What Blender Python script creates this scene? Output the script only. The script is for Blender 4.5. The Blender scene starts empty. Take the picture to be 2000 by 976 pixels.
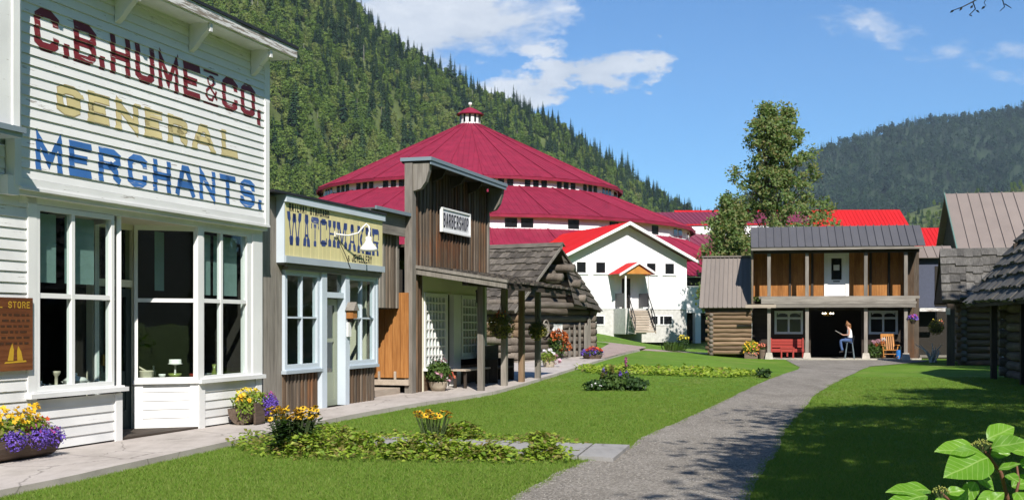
import bpy, math, random
from mathutils import Vector, Matrix
R = random.Random(7)
sc = bpy.context.scene
col = sc.collection
rad = math.radians
# ------------------------------------------------------------------ camera, sky, sun, exposure
FPX, HZ, CHT = 2350.0, 632.0, 1.6
cd = bpy.data.cameras.new("camera"); cam = bpy.data.objects.new("camera", cd); col.objects.link(cam)
cd.sensor_width = 36; cd.lens = FPX / 2000 * 36
cd.shift_y = (HZ - 488) / 2000; cd.clip_start = .05; cd.clip_end = 9000
cam.location = (0, 0, CHT); cam.rotation_euler = (rad(90), 0, 0)
sc.camera = cam
SUN_EL, SUN_AZ = rad(40.5), rad(169.5)      # azimuth clockwise from +Y
sl = bpy.data.lights.new("sun", 'SUN'); so = bpy.data.objects.new("sun", sl); col.objects.link(so)
sl.energy = 5.0; sl.angle = rad(.53); sl.color = (1, .945, .86)
sdir = Vector((math.sin(SUN_AZ) * math.cos(SUN_EL), math.cos(SUN_AZ) * math.cos(SUN_EL), math.sin(SUN_EL)))
so.rotation_euler = sdir.to_track_quat('Z', 'Y').to_euler(); so.location = (10, -20, 30)
sc.view_settings.view_transform = 'Standard'; sc.view_settings.look = 'None'
sc.view_settings.exposure = 0.56; sc.view_settings.gamma = 1
try:
    sc.cycles.use_denoising = True; sc.cycles.max_bounces = 8; sc.cycles.transparent_max_bounces = 12
    sc.cycles.volume_bounces = 0; sc.cycles.sample_clamp_indirect = 6; sc.cycles.caustics_reflective = False; sc.cycles.caustics_refractive = False
except Exception: pass

class NT:
    def __init__(s, tree): s.t = tree; s.n = tree.nodes; s.l = tree.links
    def new(s, typ, **kw):
        nd = s.n.new(typ)
        for k, v in kw.items():
            if k.startswith('_'): setattr(nd, k[1:], v)
        return nd
    def link(s, a, b): s.l.new(a, b)
    def val(s, v):
        return v
    def _in(s, sock, v):
        if hasattr(v, 'is_output') or isinstance(v, bpy.types.NodeSocket): s.l.new(v, sock)
        else: sock.default_value = v
    def math(s, op, a, b=0.0, c=0.0, clamp=False):
        nd = s.n.new('ShaderNodeMath'); nd.operation = op; nd.use_clamp = clamp
        s._in(nd.inputs[0], a); s._in(nd.inputs[1], b); s._in(nd.inputs[2], c)
        return nd.outputs[0]
    def vmath(s, op, a, b=(0, 0, 0)):
        nd = s.n.new('ShaderNodeVectorMath'); nd.operation = op
        s._in(nd.inputs[0], a); s._in(nd.inputs[1], b)
        return nd.outputs['Value'] if op in ('DOT_PRODUCT', 'LENGTH') else nd.outputs[0]
    def noise(s, vec, scale=1, detail=4, rough=.55, dist=0):
        nd = s.n.new('ShaderNodeTexNoise'); s._in(nd.inputs['Vector'], vec); nd.inputs['Scale'].default_value = scale
        nd.inputs['Detail'].default_value = detail; nd.inputs['Roughness'].default_value = rough; nd.inputs['Distortion'].default_value = dist
        return nd.outputs[0]
    def mapping(s, vec, scale=(1, 1, 1), loc=(0, 0, 0), rot=(0, 0, 0)):
        nd = s.n.new('ShaderNodeMapping'); s._in(nd.inputs['Vector'], vec); nd.inputs['Scale'].default_value = scale
        nd.inputs['Location'].default_value = loc; nd.inputs['Rotation'].default_value = rot
        return nd.outputs[0]
    def ramp(s, fac, stops):
        nd = s.n.new('ShaderNodeValToRGB'); s._in(nd.inputs[0], fac); cr = nd.color_ramp
        while len(cr.elements) < len(stops): cr.elements.new(.5)
        for e, (p, c) in zip(cr.elements, stops):
            e.position = p; e.color = (c, c, c, 1) if not isinstance(c, (tuple, list)) else (*c, 1)
        return nd.outputs[0]
    def mix(s, fac, a, b, blend='MIX'):
        nd = s.n.new('ShaderNodeMix'); nd.data_type = 'RGBA'; nd.blend_type = blend
        s._in(nd.inputs[0], fac)
        s._in(nd.inputs[6], (*a, 1) if isinstance(a, tuple) and len(a) == 3 else a)
        s._in(nd.inputs[7], (*b, 1) if isinstance(b, tuple) and len(b) == 3 else b)
        return nd.outputs[2]

# world
w = bpy.data.worlds.new("World"); sc.world = w; w.use_nodes = True
W_ = NT(w.node_tree); bg = w.node_tree.nodes['Background']
sky = W_.new('ShaderNodeTexSky'); sky.sky_type = 'NISHITA'; sky.sun_disc = False
sky.sun_elevation = SUN_EL; sky.sun_rotation = SUN_AZ; sky.altitude = 400; sky.air_density = 1.0; sky.dust_density = .35; sky.ozone_density = 2.2
tc = W_.new('ShaderNodeTexCoord'); dv = tc.outputs['Generated']
sep = W_.new('ShaderNodeSeparateXYZ'); W_.link(dv, sep.inputs[0])
yy = W_.math('MAXIMUM', W_.math('ABSOLUTE', sep.outputs[1]), .08)
tx = W_.math('DIVIDE', sep.outputs[0], yy); tz = W_.math('DIVIDE', sep.outputs[2], yy)
cmb = W_.new('ShaderNodeCombineXYZ'); W_.link(tx, cmb.inputs[0]); W_.link(tz, cmb.inputs[1]); W_.link(sep.outputs[1], cmb.inputs[2])
cv0 = cmb.outputs[0]
def warp(vec, scale, amt, seed):   # torn, drifting cloud edges
    nd = W_.new('ShaderNodeTexNoise'); nd.inputs['Scale'].default_value = scale; nd.inputs['Detail'].default_value = 6; nd.inputs['Roughness'].default_value = .62
    W_.link(W_.mapping(vec, loc=(seed, seed * .7, 0), scale=(1, 1.8, 1)), nd.inputs['Vector'])
    sc_ = W_.vmath('SUBTRACT', nd.outputs['Color'], (.5, .5, .5)); ml = W_.vmath('MULTIPLY', sc_, (amt * 1.6, amt, 0)); return W_.vmath('ADD', vec, ml)
cv = warp(cv0, 16, .075, 2.0)
def cloud_blob(cx, cy, rx, ry, tilt):
    m = W_.mapping(W_.vmath('SUBTRACT', cv, (cx, cy, 0)), rot=(0, 0, -tilt))
    s2 = W_.new('ShaderNodeSeparateXYZ'); W_.link(m, s2.inputs[0])
    a = W_.math('POWER', W_.math('DIVIDE', s2.outputs[0], rx), 2.0); b = W_.math('POWER', W_.math('DIVIDE', s2.outputs[1], ry), 2.0)
    return W_.math('SUBTRACT', 1.0, W_.math('SQRT', W_.math('ADD', a, b)), clamp=True)
def pxd(x, y): return ((x - 1000) / FPX, (HZ - y) / FPX)
blobs = [(*pxd(890, 30), .105, .045, -.05, 1.9), (*pxd(840, 95), .06, .025, 0, 1.3), (*pxd(1060, 100), .032, .013, .2, 1.25), (*pxd(1110, 148), .085, .017, .24, 1.8), (*pxd(1240, 122), .04, .016, .2, 1.6),
         (*pxd(985, 180), .04, .017, .1, 1.1), (*pxd(1880, 110), .13, .022, -.12, .36), (*pxd(1690, 60), .08, .02, -.1, .35)]
acc = None
for (bx, by, rx, ry, ti, k) in blobs:
    v = W_.math('MULTIPLY', cloud_blob(bx, by, rx, ry, ti), k)
    acc = v if acc is None else W_.math('MAXIMUM', acc, v)
nz = W_.noise(W_.mapping(cv0, scale=(1, 2.6, 1), rot=(0, 0, -.2)), scale=15, detail=9, rough=.6, dist=.35)
nz2 = W_.noise(W_.mapping(cv, scale=(.8, 1.7, 1), loc=(3, 1, 0)), scale=2.6, detail=8, rough=.6)
# loose wisps everywhere in the sky, thicker banks where the photograph has them
general = W_.math('MULTIPLY', W_.ramp(nz2, [(.55, 0.0), (.8, 1.0)]), .22)
core = W_.math('ADD', W_.math('MULTIPLY', acc, 1.25), W_.math('MULTIPLY', W_.math('SUBTRACT', nz, .55), 2.6))
core = W_.math('MULTIPLY', core, W_.ramp(acc, [(.0, 0.0), (.22, 1.0)]))
cm = W_.math('MAXIMUM', W_.ramp(core, [(.05, 0.0), (1.15, 1.0)]), general)
cm = W_.math('MULTIPLY', cm, .86, clamp=True)
tint = W_.mix(1.0, sky.outputs[0], (.64, 1.02, 1.36), 'MULTIPLY')
ccol = W_.mix(W_.ramp(nz, [(.3, 0.0), (.7, 1.0)]), (6.4, 7.0, 7.8), (9.6, 9.9, 10.2))
W_.link(W_.mix(cm, tint, ccol), bg.inputs[0]); bg.inputs[1].default_value = .066

# ------------------------------------------------------------------ geometry helpers
class MB:
    def __init__(s): s.v = []; s.f = []; s.m = []
    def add(s, vs, fs, mi=0):
        b = len(s.v); s.v.extend([tuple(x) for x in vs]); s.f.extend([tuple(b + i for i in f) for f in fs]); s.m.extend([mi] * len(fs)); return s
    def box(s, x0, y0, z0, x1, y1, z1, mi=0):
        x0, x1 = sorted((x0, x1)); y0, y1 = sorted((y0, y1)); z0, z1 = sorted((z0, z1))
        return s.add([(x0, y0, z0), (x1, y0, z0), (x1, y1, z0), (x0, y1, z0), (x0, y0, z1), (x1, y0, z1), (x1, y1, z1), (x0, y1, z1)],
                     [(0, 3, 2, 1), (4, 5, 6, 7), (0, 1, 5, 4), (1, 2, 6, 5), (2, 3, 7, 6), (3, 0, 4, 7)], mi)
    def poly(s, pts, mi=0): return s.add(pts, [tuple(range(len(pts)))], mi)
    def hexa(s, a, b, mi=0):  # two quads a (4) and b (4)
        return s.add(list(a) + list(b), [(0, 3, 2, 1), (4, 5, 6, 7), (0, 1, 5, 4), (1, 2, 6, 5), (2, 3, 7, 6), (3, 0, 4, 7)], mi)
    def prism(s, pts, vec, mi=0):
        n = len(pts); p2 = [tuple(Vector(p) + Vector(vec)) for p in pts]
        fs = [tuple(reversed(range(n))), tuple(range(n, 2 * n))] + [(i, (i + 1) % n, n + (i + 1) % n, n + i) for i in range(n)]
        return s.add(list(pts) + p2, fs, mi)
    def beam(s, p, q, wd, ht, mi=0, up=(0, 0, 1), wd2=None, ht2=None):
        p, q = Vector(p), Vector(q); d = (q - p).normalized(); u = Vector(up)
        if abs(d.dot(u)) > .98: u = Vector((0, 1, 0))
        sd = d.cross(u).normalized(); u = sd.cross(d).normalized()
        w2 = wd if wd2 is None else wd2; h2 = ht if ht2 is None else ht2
        A = [p - sd * wd / 2 - u * ht / 2, p + sd * wd / 2 - u * ht / 2, p + sd * wd / 2 + u * ht / 2, p - sd * wd / 2 + u * ht / 2]
        B = [q - sd * w2 / 2 - u * h2 / 2, q + sd * w2 / 2 - u * h2 / 2, q + sd * w2 / 2 + u * h2 / 2, q - sd * w2 / 2 + u * h2 / 2]
        return s.hexa(A, B, mi)
    def tube(s, pts, rs, n=8, mi=0, cap=True, wob=0.0):
        pts = [Vector(p) for p in pts]
        if not isinstance(rs, (list, tuple)): rs = [rs] * len(pts)
        b = len(s.v); ref = None
        for i, p in enumerate(pts):
            d = (pts[min(i + 1, len(pts) - 1)] - pts[max(i - 1, 0)]).normalized()
            if ref is None: ref = Vector((0, 0, 1)) if abs(d.z) < .9 else Vector((1, 0, 0))
            a = d.cross(ref).normalized(); c = a.cross(d).normalized(); ref = c
            for k in range(n):
                t = 2 * math.pi * k / n; r = rs[i] * (1 + R.uniform(-wob, wob))
                s.v.append(tuple(p + a * math.cos(t) * r + c * math.sin(t) * r))
        for i in range(len(pts) - 1):
            for k in range(n):
                s.f.append((b + i * n + k, b + i * n + (k + 1) % n, b + (i + 1) * n + (k + 1) % n, b + (i + 1) * n + k)); s.m.append(mi)
        if cap:
            s.f.append(tuple(b + k for k in reversed(range(n)))); s.m.append(mi)
            s.f.append(tuple(b + (len(pts) - 1) * n + k for k in range(n))); s.m.append(mi)
        return s
    def lathe(s, prof, n=16, c=(0, 0, 0), mi=0, sx=1, sy=1):
        b = len(s.v)
        for r, z in prof:
            for k in range(n):
                t = 2 * math.pi * k / n; s.v.append((c[0] + r * sx * math.cos(t), c[1] + r * sy * math.sin(t), c[2] + z))
        for i in range(len(prof) - 1):
            for k in range(n):
                s.f.append((b + i * n + k, b + i * n + (k + 1) % n, b + (i + 1) * n + (k + 1) % n, b + (i + 1) * n + k)); s.m.append(mi)
        s.f.append(tuple(b + k for k in reversed(range(n)))); s.m.append(mi)
        s.f.append(tuple(b + (len(prof) - 1) * n + k for k in range(n))); s.m.append(mi)
        return s
    def leaf(s, p, d, n, L, Wd, mi=0, fold=.25):
        """four cornered leaf folded on its midrib: p base, d direction, n normal"""
        p = Vector(p); d = Vector(d).normalized(); n = Vector(n); sd = d.cross(n)
        if sd.length < 1e-4: sd = d.cross(Vector((.3, .8, .5)))
        sd.normalize(); n = sd.cross(d)
        m = p + d * L * .45
        return s.add([p, m + sd * Wd / 2 + n * Wd * fold, p + d * L, m - sd * Wd / 2 + n * Wd * fold], [(0, 1, 2), (0, 2, 3)], mi)
    def build(s, name, mats, parent=None, smooth=False, loc=None, kind=None):
        me = bpy.data.meshes.new(name); me.from_pydata(s.v, [], s.f)
        if not isinstance(mats, (list, tuple)): mats = [mats]
        for m in mats: me.materials.append(m)
        if len(mats) > 1: me.polygons.foreach_set('material_index', s.m)
        if smooth: me.polygons.foreach_set('use_smooth', [True] * len(s.f))
        me.update()
        o = bpy.data.objects.new(name, me); col.objects.link(o)
        if parent: o.parent = parent
        if loc: o.location = loc
        if kind: o['kind'] = kind
        return o
def tag(o, label=None, cat=None, group=None, kind=None):
    if label: o['label'] = label
    if cat: o['category'] = cat
    if group: o['group'] = group
    if kind: o['kind'] = kind
    return o
def thing(name, label, cat, loc=(0, 0, 0), ang=90, group=None):
    """Empty at a thing's base; local x runs along heading ang (clockwise from +Y), local y into the building"""
    o = bpy.data.objects.new(name, None); col.objects.link(o); o.empty_display_size = .3
    o.location = loc; o.rotation_euler = (0, 0, rad(90 - ang))
    return tag(o, label, cat, group)
def copy_tree(o, parent=None):
    c = o.copy(); col.objects.link(c); c.parent = parent
    for ch in list(o.children): copy_tree(ch, c)
    return c
def part(name, mat, parent, *boxes):
    m = MB()
    for b in boxes: m.box(*b)
    return m.build(name, mat, parent)
def S01(t): t = max(0., min(1., t)); return t * t * (3 - 2 * t)
def ground_z(x, y):
    """the lawn lies flat by the gravel path and climbs gently to the left rear"""
    return .02 * max(0, y - 27 + 0) * (1 - S01((x - 4) / 7.5)) if y < 90 else .02 * 63 * (1 - S01((x - 4) / 7.5)) if x < 11.5 else 0.0
def gp(px, py, dz=0.0):
    """where the sight line of a photograph pixel meets the ground"""
    k = (px - 1000) / FPX; z = dz
    for _ in range(40):
        y = FPX * (CHT - z) / max(py - HZ, 1e-3); z = .6 * z + .4 * (ground_z(k * y, y) + dz)
    return Vector((k * y, y, z))
def at(px, py, y): return Vector(((px - 1000) / FPX * y, y, CHT + (HZ - py) / FPX * y))

# ------------------------------------------------------------------ materials
def new_mat(name):
    m = bpy.data.materials.new(name); m.use_nodes = True
    t = NT(m.node_tree); b = m.node_tree.nodes['Principled BSDF']
    b.inputs['Specular IOR Level'].default_value = .3
    return m, t, b
def bump(t, b, h, strength=.3, dist=.01):
    nd = t.new('ShaderNodeBump'); nd.inputs['Strength'].default_value = strength; nd.inputs['Distance'].default_value = dist
    t.link(h, nd.inputs['Height']); t.link(nd.outputs[0], b.inputs['Normal'])
def objvec(t):
    c = t.new('ShaderNodeTexCoord'); oi = t.new('ShaderNodeObjectInfo')
    cx = t.new('ShaderNodeCombineXYZ'); r = t.math('MULTIPLY', oi.outputs['Random'], 37.0)
    for i in range(3): t.link(r, cx.inputs[i])
    return t.vmath('ADD', c.outputs['Object'], cx.outputs[0]), oi.outputs['Random'], c.outputs['Object']
def wood(name, cols, axis='z', fine=60, long=1.6, rough=.85, vary=.5, bstr=.5, streak=None):
    """weathered timber: fine grain along axis, per board tint, blotches"""
    m, t, b = new_mat(name); v, rnd, o0 = objvec(t)
    sc3 = {'x': (long, fine, fine), 'y': (fine, long, fine), 'z': (fine, fine, long)}[axis]
    g = t.noise(t.mapping(v, scale=sc3), scale=1, detail=5, rough=.65, dist=.4)
    lo = t.noise(t.mapping(v, scale=tuple(x * .12 if x == fine else x * .8 for x in sc3)), scale=1, detail=3)
    c = t.ramp(t.math('ADD', t.math('MULTIPLY', g, .6), t.math('MULTIPLY', lo, .4)), [(.3 + .4 * i / (len(cols) - 1), cc) for i, cc in enumerate(cols)])
    val = t.math('ADD', 1 - vary / 2, t.math('MULTIPLY', rnd, vary))
    hs = t.new('ShaderNodeHueSaturation'); t.link(c, hs.inputs['Color']); t.link(val, hs.inputs['Value'])
    out = hs.outputs[0]
    if streak:   # warm unweathered patches
        p = t.noise(t.mapping(o0, scale=(1.6, 1.6, .8)), scale=1, detail=4, rough=.6)
        out = t.mix(t.ramp(p, [(streak[1], 0.0), (streak[1] + .2, 1.0)]), out, t.mix(1.0, hs.outputs[0], streak[0], 'MULTIPLY'))
    t.link(out, b.inputs['Base Color']); b.inputs['Roughness'].default_value = rough
    bump(t, b, g, bstr, .006); return m
def painted(name, c, worn=(.3, .27, .24), amount=.62, axis='x', rough=.55, grime=.12):
    """old paint, flaking along the grain"""
    m, t, b = new_mat(name); v, rnd, o0 = objvec(t)
    s3 = {'x': (2.2, 30, 30), 'z': (30, 30, 2.2)}[axis]
    n = t.noise(t.mapping(v, scale=s3), scale=1, detail=6, rough=.7)
    n2 = t.noise(v, scale=1.1, detail=4)
    fl = t.ramp(t.math('ADD', t.math('MULTIPLY', n, .75), t.math('MULTIPLY', n2, .25)), [(amount, 0.0), (amount + .03, 1.0)])
    gr = t.math('SUBTRACT', 1.0, t.math('MULTIPLY', t.ramp(n2, [(.35, 1.0), (.7, 0.0)]), grime))
    base = t.mix(1.0, c, gr, 'MULTIPLY')
    t.link(t.mix(fl, base, worn), b.inputs['Base Color']); b.inputs['Roughness'].default_value = rough
    bump(t, b, t.math('SUBTRACT', n, t.math('MULTIPLY', fl, .6)), .18, .004); return m
def plain(name, c, rough=.6, spec=.3, nscale=9, vary=.15, metal=0, coat=0, world=False, bstr=.1):
    m, t, b = new_mat(name); v, rnd, o0 = objvec(t)
    n = t.noise(v, scale=nscale, detail=5)
    t.link(t.mix(1.0, c, t.ramp(n, [(.25, 1 - vary), (.75, 1 + vary * .3)]), 'MULTIPLY'), b.inputs['Base Color'])
    b.inputs['Roughness'].default_value = rough; b.inputs['Specular IOR Level'].default_value = spec; b.inputs['Metallic'].default_value = metal
    bump(t, b, n, bstr, .004); return m
def sheet_metal(name, c, rough=.4, fade=.16, ribs=None, spec=.5):
    m, t, b = new_mat(name); v, rnd, o0 = objvec(t)
    n = t.noise(t.mapping(v, scale=(1, 1, .45)), scale=1.3, detail=7, rough=.65); n2 = t.noise(v, scale=14, detail=3)
    f = t.math('ADD', t.math('MULTIPLY', n, .7), t.math('MULTIPLY', n2, .3))
    cc = t.mix(1.0, c, t.ramp(f, [(.3, 1 - fade), (.7, 1 + fade * .4)]), 'MULTIPLY')
    cc = t.mix(1.0, cc, t.ramp(rnd, [(0.0, .93), (1.0, 1.04)]), 'MULTIPLY')
    t.link(cc, b.inputs['Base Color']); t.link(t.ramp(n, [(.3, rough - .06), (.7, rough + .12)]), b.inputs['Roughness'])
    b.inputs['Specular IOR Level'].default_value = spec
    bump(t, b, n2, .05, .01); return m
def foliage(name, cols, trans=.35, rough=.55, spec=.35):
    m, t, b = new_mat(name)
    g = t.new('ShaderNodeNewGeometry'); oi = t.new('ShaderNodeObjectInfo')
    k = t.math('FRACT', t.math('ADD', g.outputs['Random Per Island'], t.math('MULTIPLY', oi.outputs['Random'], .35)))
    c = t.ramp(k, [(i / max(1, len(cols) - 1), x) for i, x in enumerate(cols)])
    t.link(c, b.inputs['Base Color']); b.inputs['Roughness'].default_value = rough; b.inputs['Specular IOR Level'].default_value = spec
    tr = t.new('ShaderNodeBsdfTranslucent'); t.link(t.mix(1.0, c, (1.25, 1.35, .6), 'MULTIPLY'), tr.inputs[0])
    mx = t.new('ShaderNodeMixShader'); mx.inputs[0].default_value = trans
    out = m.node_tree.nodes['Material Output']
    t.link(b.outputs[0], mx.inputs[1]); t.link(tr.outputs[0], mx.inputs[2]); t.link(mx.outputs[0], out.inputs[0]); return m
def canopy(name, cols, trans=.25, patch=None):
    """woodland leaf: each tree its own green, stands of trees drifting in tone across the slope"""
    m, t, b = new_mat(name); g = t.new('ShaderNodeNewGeometry'); oi = t.new('ShaderNodeObjectInfo')
    st = t.noise(t.mapping(oi.outputs['Location'], scale=(.011, .011, .02)), scale=1, detail=3)
    k = t.math('ADD', t.math('ADD', t.math('MULTIPLY', oi.outputs['Random'], .42), t.math('MULTIPLY', g.outputs['Random Per Island'], .2)), t.math('MULTIPLY', t.math('SUBTRACT', st, .3), 1.0))
    c = t.ramp(k, [(.12 + .76 * i / (len(cols) - 1), x) for i, x in enumerate(cols)])
    t.link(c, b.inputs['Base Color']); b.inputs['Roughness'].default_value = .8; b.inputs['Specular IOR Level'].default_value = .1
    tr = t.new('ShaderNodeBsdfTranslucent'); t.link(t.mix(1.0, c, (1.25, 1.35, .6), 'MULTIPLY'), tr.inputs[0])
    mx = t.new('ShaderNodeMixShader'); mx.inputs[0].default_value = trans
    t.link(b.outputs[0], mx.inputs[1]); t.link(tr.outputs[0], mx.inputs[2]); t.link(mx.outputs[0], m.node_tree.nodes['Material Output'].inputs[0]); return m
def glass(name, tint=(.92, .96, .95), refl=1.0):
    m, t, b = new_mat(name); m.node_tree.nodes.remove(b)
    tr = t.new('ShaderNodeBsdfTransparent'); tr.inputs[0].default_value = (*tint, 1)
    gl = t.new('ShaderNodeBsdfGlossy'); gl.inputs['Roughness'].default_value = .015; gl.inputs[0].default_value = (1, 1, 1, 1)
    c = t.new('ShaderNodeTexCoord'); bp = t.new('ShaderNodeBump'); bp.inputs['Strength'].default_value = .05; bp.inputs['Distance'].default_value = .02
    t.link(t.noise(c.outputs['Object'], scale=3.5, detail=1), bp.inputs['Height']); t.link(bp.outputs[0], gl.inputs['Normal'])
    lw = t.new('ShaderNodeLayerWeight'); lw.inputs[0].default_value = .5
    f5 = t.math('MULTIPLY', t.math('ADD', .03, t.math('MULTIPLY', t.math('POWER', lw.outputs['Facing'], 5.0), .97)), .75 * refl)
    mx = t.new('ShaderNodeMixShader'); t.link(f5, mx.inputs[0])
    t.link(tr.outputs[0], mx.inputs[1]); t.link(gl.outputs[0], mx.inputs[2])
    t.link(mx.outputs[0], m.node_tree.nodes['Material Output'].inputs[0]); return m

white = painted('white_paint', (.81, .81, .805), amount=.62, grime=.2)
white_sign = painted('white_sign_paint', (.80, .80, .795), amount=.60, worn=(.36, .33, .30))
white_trim = painted('white_trim_paint', (.82, .82, .81), axis='z', amount=.66)
white_worn = painted('worn_white_fascia', (.74, .73, .72), amount=.5, worn=(.25, .21, .17))
white_clad = plain('white_cladding', (.80, .80, .81), .5, vary=.05)
cream = painted('cream_paint', (.70, .66, .52), axis='z', amount=.7)
pale_blue = painted('pale_blue_trim', (.56, .63, .70), axis='z', amount=.67, worn=(.4, .4, .38))
grey_blue = painted('grey_blue_trim', (.40, .46, .51), axis='x', amount=.68, worn=(.3, .3, .3))
yellow_paint = painted('yellow_sign_paint', (.72, .64, .33), axis='z', amount=.7, worn=(.5, .43, .28))
green_grey = painted('sage_paint', (.30, .33, .25), axis='z', amount=.72, worn=(.2, .2, .16))
grey_wood_z = wood('grey_boards', [(.10, .088, .075), (.21, .19, .165), (.31, .285, .25)], 'z')
grey_wood_x = wood('grey_planks', [(.10, .088, .075), (.21, .19, .165), (.31, .285, .25)], 'x')
brown_z = wood('brown_boards', [(.045, .028, .018), (.11, .072, .045), (.20, .14, .095)], 'z', vary=.8, streak=((1.3, .95, .7), .5))
barber_z = wood('barber_boards', [(.036, .023, .014), (.095, .06, .036), (.19, .135, .092)], 'z', vary=.9, streak=((1.45, .8, .5), .5))
grey_brown_z = wood('grey_brown_boards', [(.05, .037, .026), (.125, .096, .072), (.22, .18, .142)], 'z', vary=.8, streak=((1.2, .9, .7), .55))
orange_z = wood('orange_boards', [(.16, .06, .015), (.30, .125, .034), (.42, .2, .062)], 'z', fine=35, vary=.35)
orange_x = wood('varnished_pine', [(.26, .1, .02), (.45, .19, .045), (.55, .28, .08)], 'z', fine=40, vary=.25, rough=.45)
pale_wood = wood('pale_steps', [(.25, .2, .16), (.38, .32, .26), (.5, .43, .36)], 'x', vary=.3)
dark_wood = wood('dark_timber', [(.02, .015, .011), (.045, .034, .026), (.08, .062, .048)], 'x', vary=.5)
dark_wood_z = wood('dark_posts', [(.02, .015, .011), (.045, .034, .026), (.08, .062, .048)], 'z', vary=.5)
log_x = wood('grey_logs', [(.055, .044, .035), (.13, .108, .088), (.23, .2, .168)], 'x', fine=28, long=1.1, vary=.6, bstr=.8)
log_warm = wood('warm_brown_logs', [(.08, .052, .031), (.17, .115, .07), (.27, .19, .12)], 'x', fine=28, long=1.1, vary=.6, bstr=.7)  # warmer and browner than the grey logs
post_z = wood('grey_posts', [(.09, .078, .066), (.19, .17, .148), (.29, .265, .235)], 'z', vary=.5)
post_warm = wood('brown_posts', [(.1, .06, .033), (.2, .13, .078), (.3, .22, .15)], 'z', vary=.4)
shake = wood('cedar_shakes', [(.036, .03, .025), (.09, .077, .063), (.155, .136, .115)], 'y', fine=26, long=2.5, vary=.8, bstr=.8)
shake_grey = wood('silver_shakes', [(.042, .039, .035), (.095, .089, .081), (.16, .152, .14)], 'y', fine=30, long=2.5, vary=.7, bstr=.8)
red_roof = sheet_metal('crimson_roof', (.255, .022, .052), .6, spec=.14, fade=.38)
bright_red = sheet_metal('scarlet_roof', (.5, .014, .016), .45, fade=.1, spec=.25)
wine_roof = sheet_metal('wine_roof', (.20, .03, .06), .45)
grey_metal = sheet_metal('charcoal_roof', (.10, .098, .105), .55, fade=.12, spec=.25)
tan_metal = sheet_metal('taupe_roof', (.20, .172, .155), .55, fade=.12, spec=.25)
pink_metal = sheet_metal('pale_taupe_roof', (.235, .195, .175), .55, fade=.12, spec=.25)
cap_metal = sheet_metal('blue_grey_flashing', (.2, .25, .29), .45, fade=.1)
concrete = plain('concrete', (.56, .55, .53), .85, vary=.25, nscale=5)
stone_pale = plain('pale_stone', (.46, .42, .36), .85, vary=.3, nscale=7, bstr=.3)
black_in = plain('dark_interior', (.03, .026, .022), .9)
floor_in = plain('interior_boards', (.09, .06, .04), .8)
blind = plain('teal_blind', (.20, .30, .28), .8, vary=.1)
black_metal = plain('black_iron', (.025, .025, .027), .5)
dark_glassm = plain('dark_window', (.012, .013, .016), .08, spec=.6, vary=.1)
pane_m = glass('window_glass')
pane_dim = glass('old_glass', (.75, .8, .78), .8)
red_paint = painted('red_bench_paint', (.34, .045, .035), amount=.72, worn=(.2, .1, .07))
letter_red = painted('oxblood_letters', (.19, .022, .026), worn=(.62, .6, .58), amount=.60, grime=.3)
letter_blue = painted('blue_letters', (.05, .165, .45), worn=(.62, .6, .58), amount=.60, grime=.3)
letter_cream = painted('cream_letters', (.66, .56, .28), worn=(.62, .6, .58), amount=.60, grime=.3)
letter_brown = plain('brown_outline', (.42, .33, .17), .6, vary=.2)
letter_navy = painted('navy_letters', (.05, .085, .27), worn=(.6, .55, .4), amount=.60, grime=.3)
letter_black = plain('black_letters', (.02, .02, .025), .6)
enamel = plain('white_enamel', (.78, .78, .77), .25, spec=.6, vary=.08)
china = plain('white_china', (.75, .74, .7), .2, spec=.6, vary=.08)
china_tan = plain('stoneware', (.5, .45, .34), .4, vary=.15)
brass = plain('brass', (.45, .3, .08), .3, metal=1)
green_ware = plain('green_glassware', (.2, .24, .06), .2, spec=.7)
red_ware = plain('red_tin', (.4, .04, .03), .4)
blue_ware = plain('blue_drum', (.03, .17, .5), .4)
terracotta = plain('stone_pot', (.42, .36, .28), .8, vary=.3)
planter_wood = wood('planter_log', [(.05, .033, .024), (.11, .078, .058), (.18, .135, .105)], 'x', fine=30)
plaque_m = wood('plaque_wood', [(.06, .02, .008), (.15, .05, .018), (.24, .09, .03)], 'x', fine=30, long=1.4, vary=.1, rough=.5)
gold = plain('carved_gold', (.55, .33, .03), .5)
slate_blue = plain('slate_blue_wall', (.075, .085, .125), .7)
skin = plain('skin', (.55, .31, .22), .5, vary=.08)
hair_m = plain('auburn_hair', (.26, .12, .05), .5, vary=.3, nscale=40)
shirt = plain('white_cotton', (.8, .8, .8), .8, vary=.05)
jeans = plain('blue_denim', (.07, .12, .26), .85, vary=.3, nscale=20)
shoe = plain('dark_shoes', (.04, .035, .035), .6)
paper = plain('newsprint', (.74, .73, .7), .8, vary=.15)
soil = plain('soil', (.05, .035, .025), .95, vary=.4)

GREEN = [(.035, .075, .014), (.06, .115, .02), (.09, .15, .03), (.05, .095, .018)]
leaf_green = foliage('green_leaves', GREEN)
leaf_dark = foliage('dark_green_leaves', [(.02, .05, .012), (.035, .075, .018), (.05, .1, .025)])
leaf_lime = foliage('lime_leaves', [(.24, .34, .03), (.32, .42, .04), (.38, .44, .06), (.2, .3, .03)], trans=.4)
leaf_vine = foliage('vine_leaves', [(.12, .22, .02), (.2, .31, .03), (.3, .38, .05), (.15, .26, .025), (.26, .19, .07), (.13, .24, .02)], trans=.4)
leaf_dogwood = foliage('dogwood_leaves', [(.10, .22, .03), (.13, .26, .04)], trans=.4, spec=.4)
leaf_olive = foliage('olive_leaves', [(.10, .11, .02), (.16, .16, .03), (.2, .17, .04), (.08, .1, .02)])
f_yellow = foliage('yellow_petals', [(.68, .4, .02), (.75, .5, .03), (.62, .33, .02)], trans=.2)
f_lemon = foliage('lemon_petals', [(.7, .58, .12), (.75, .6, .05), (.62, .42, .03)], trans=.2)
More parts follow.
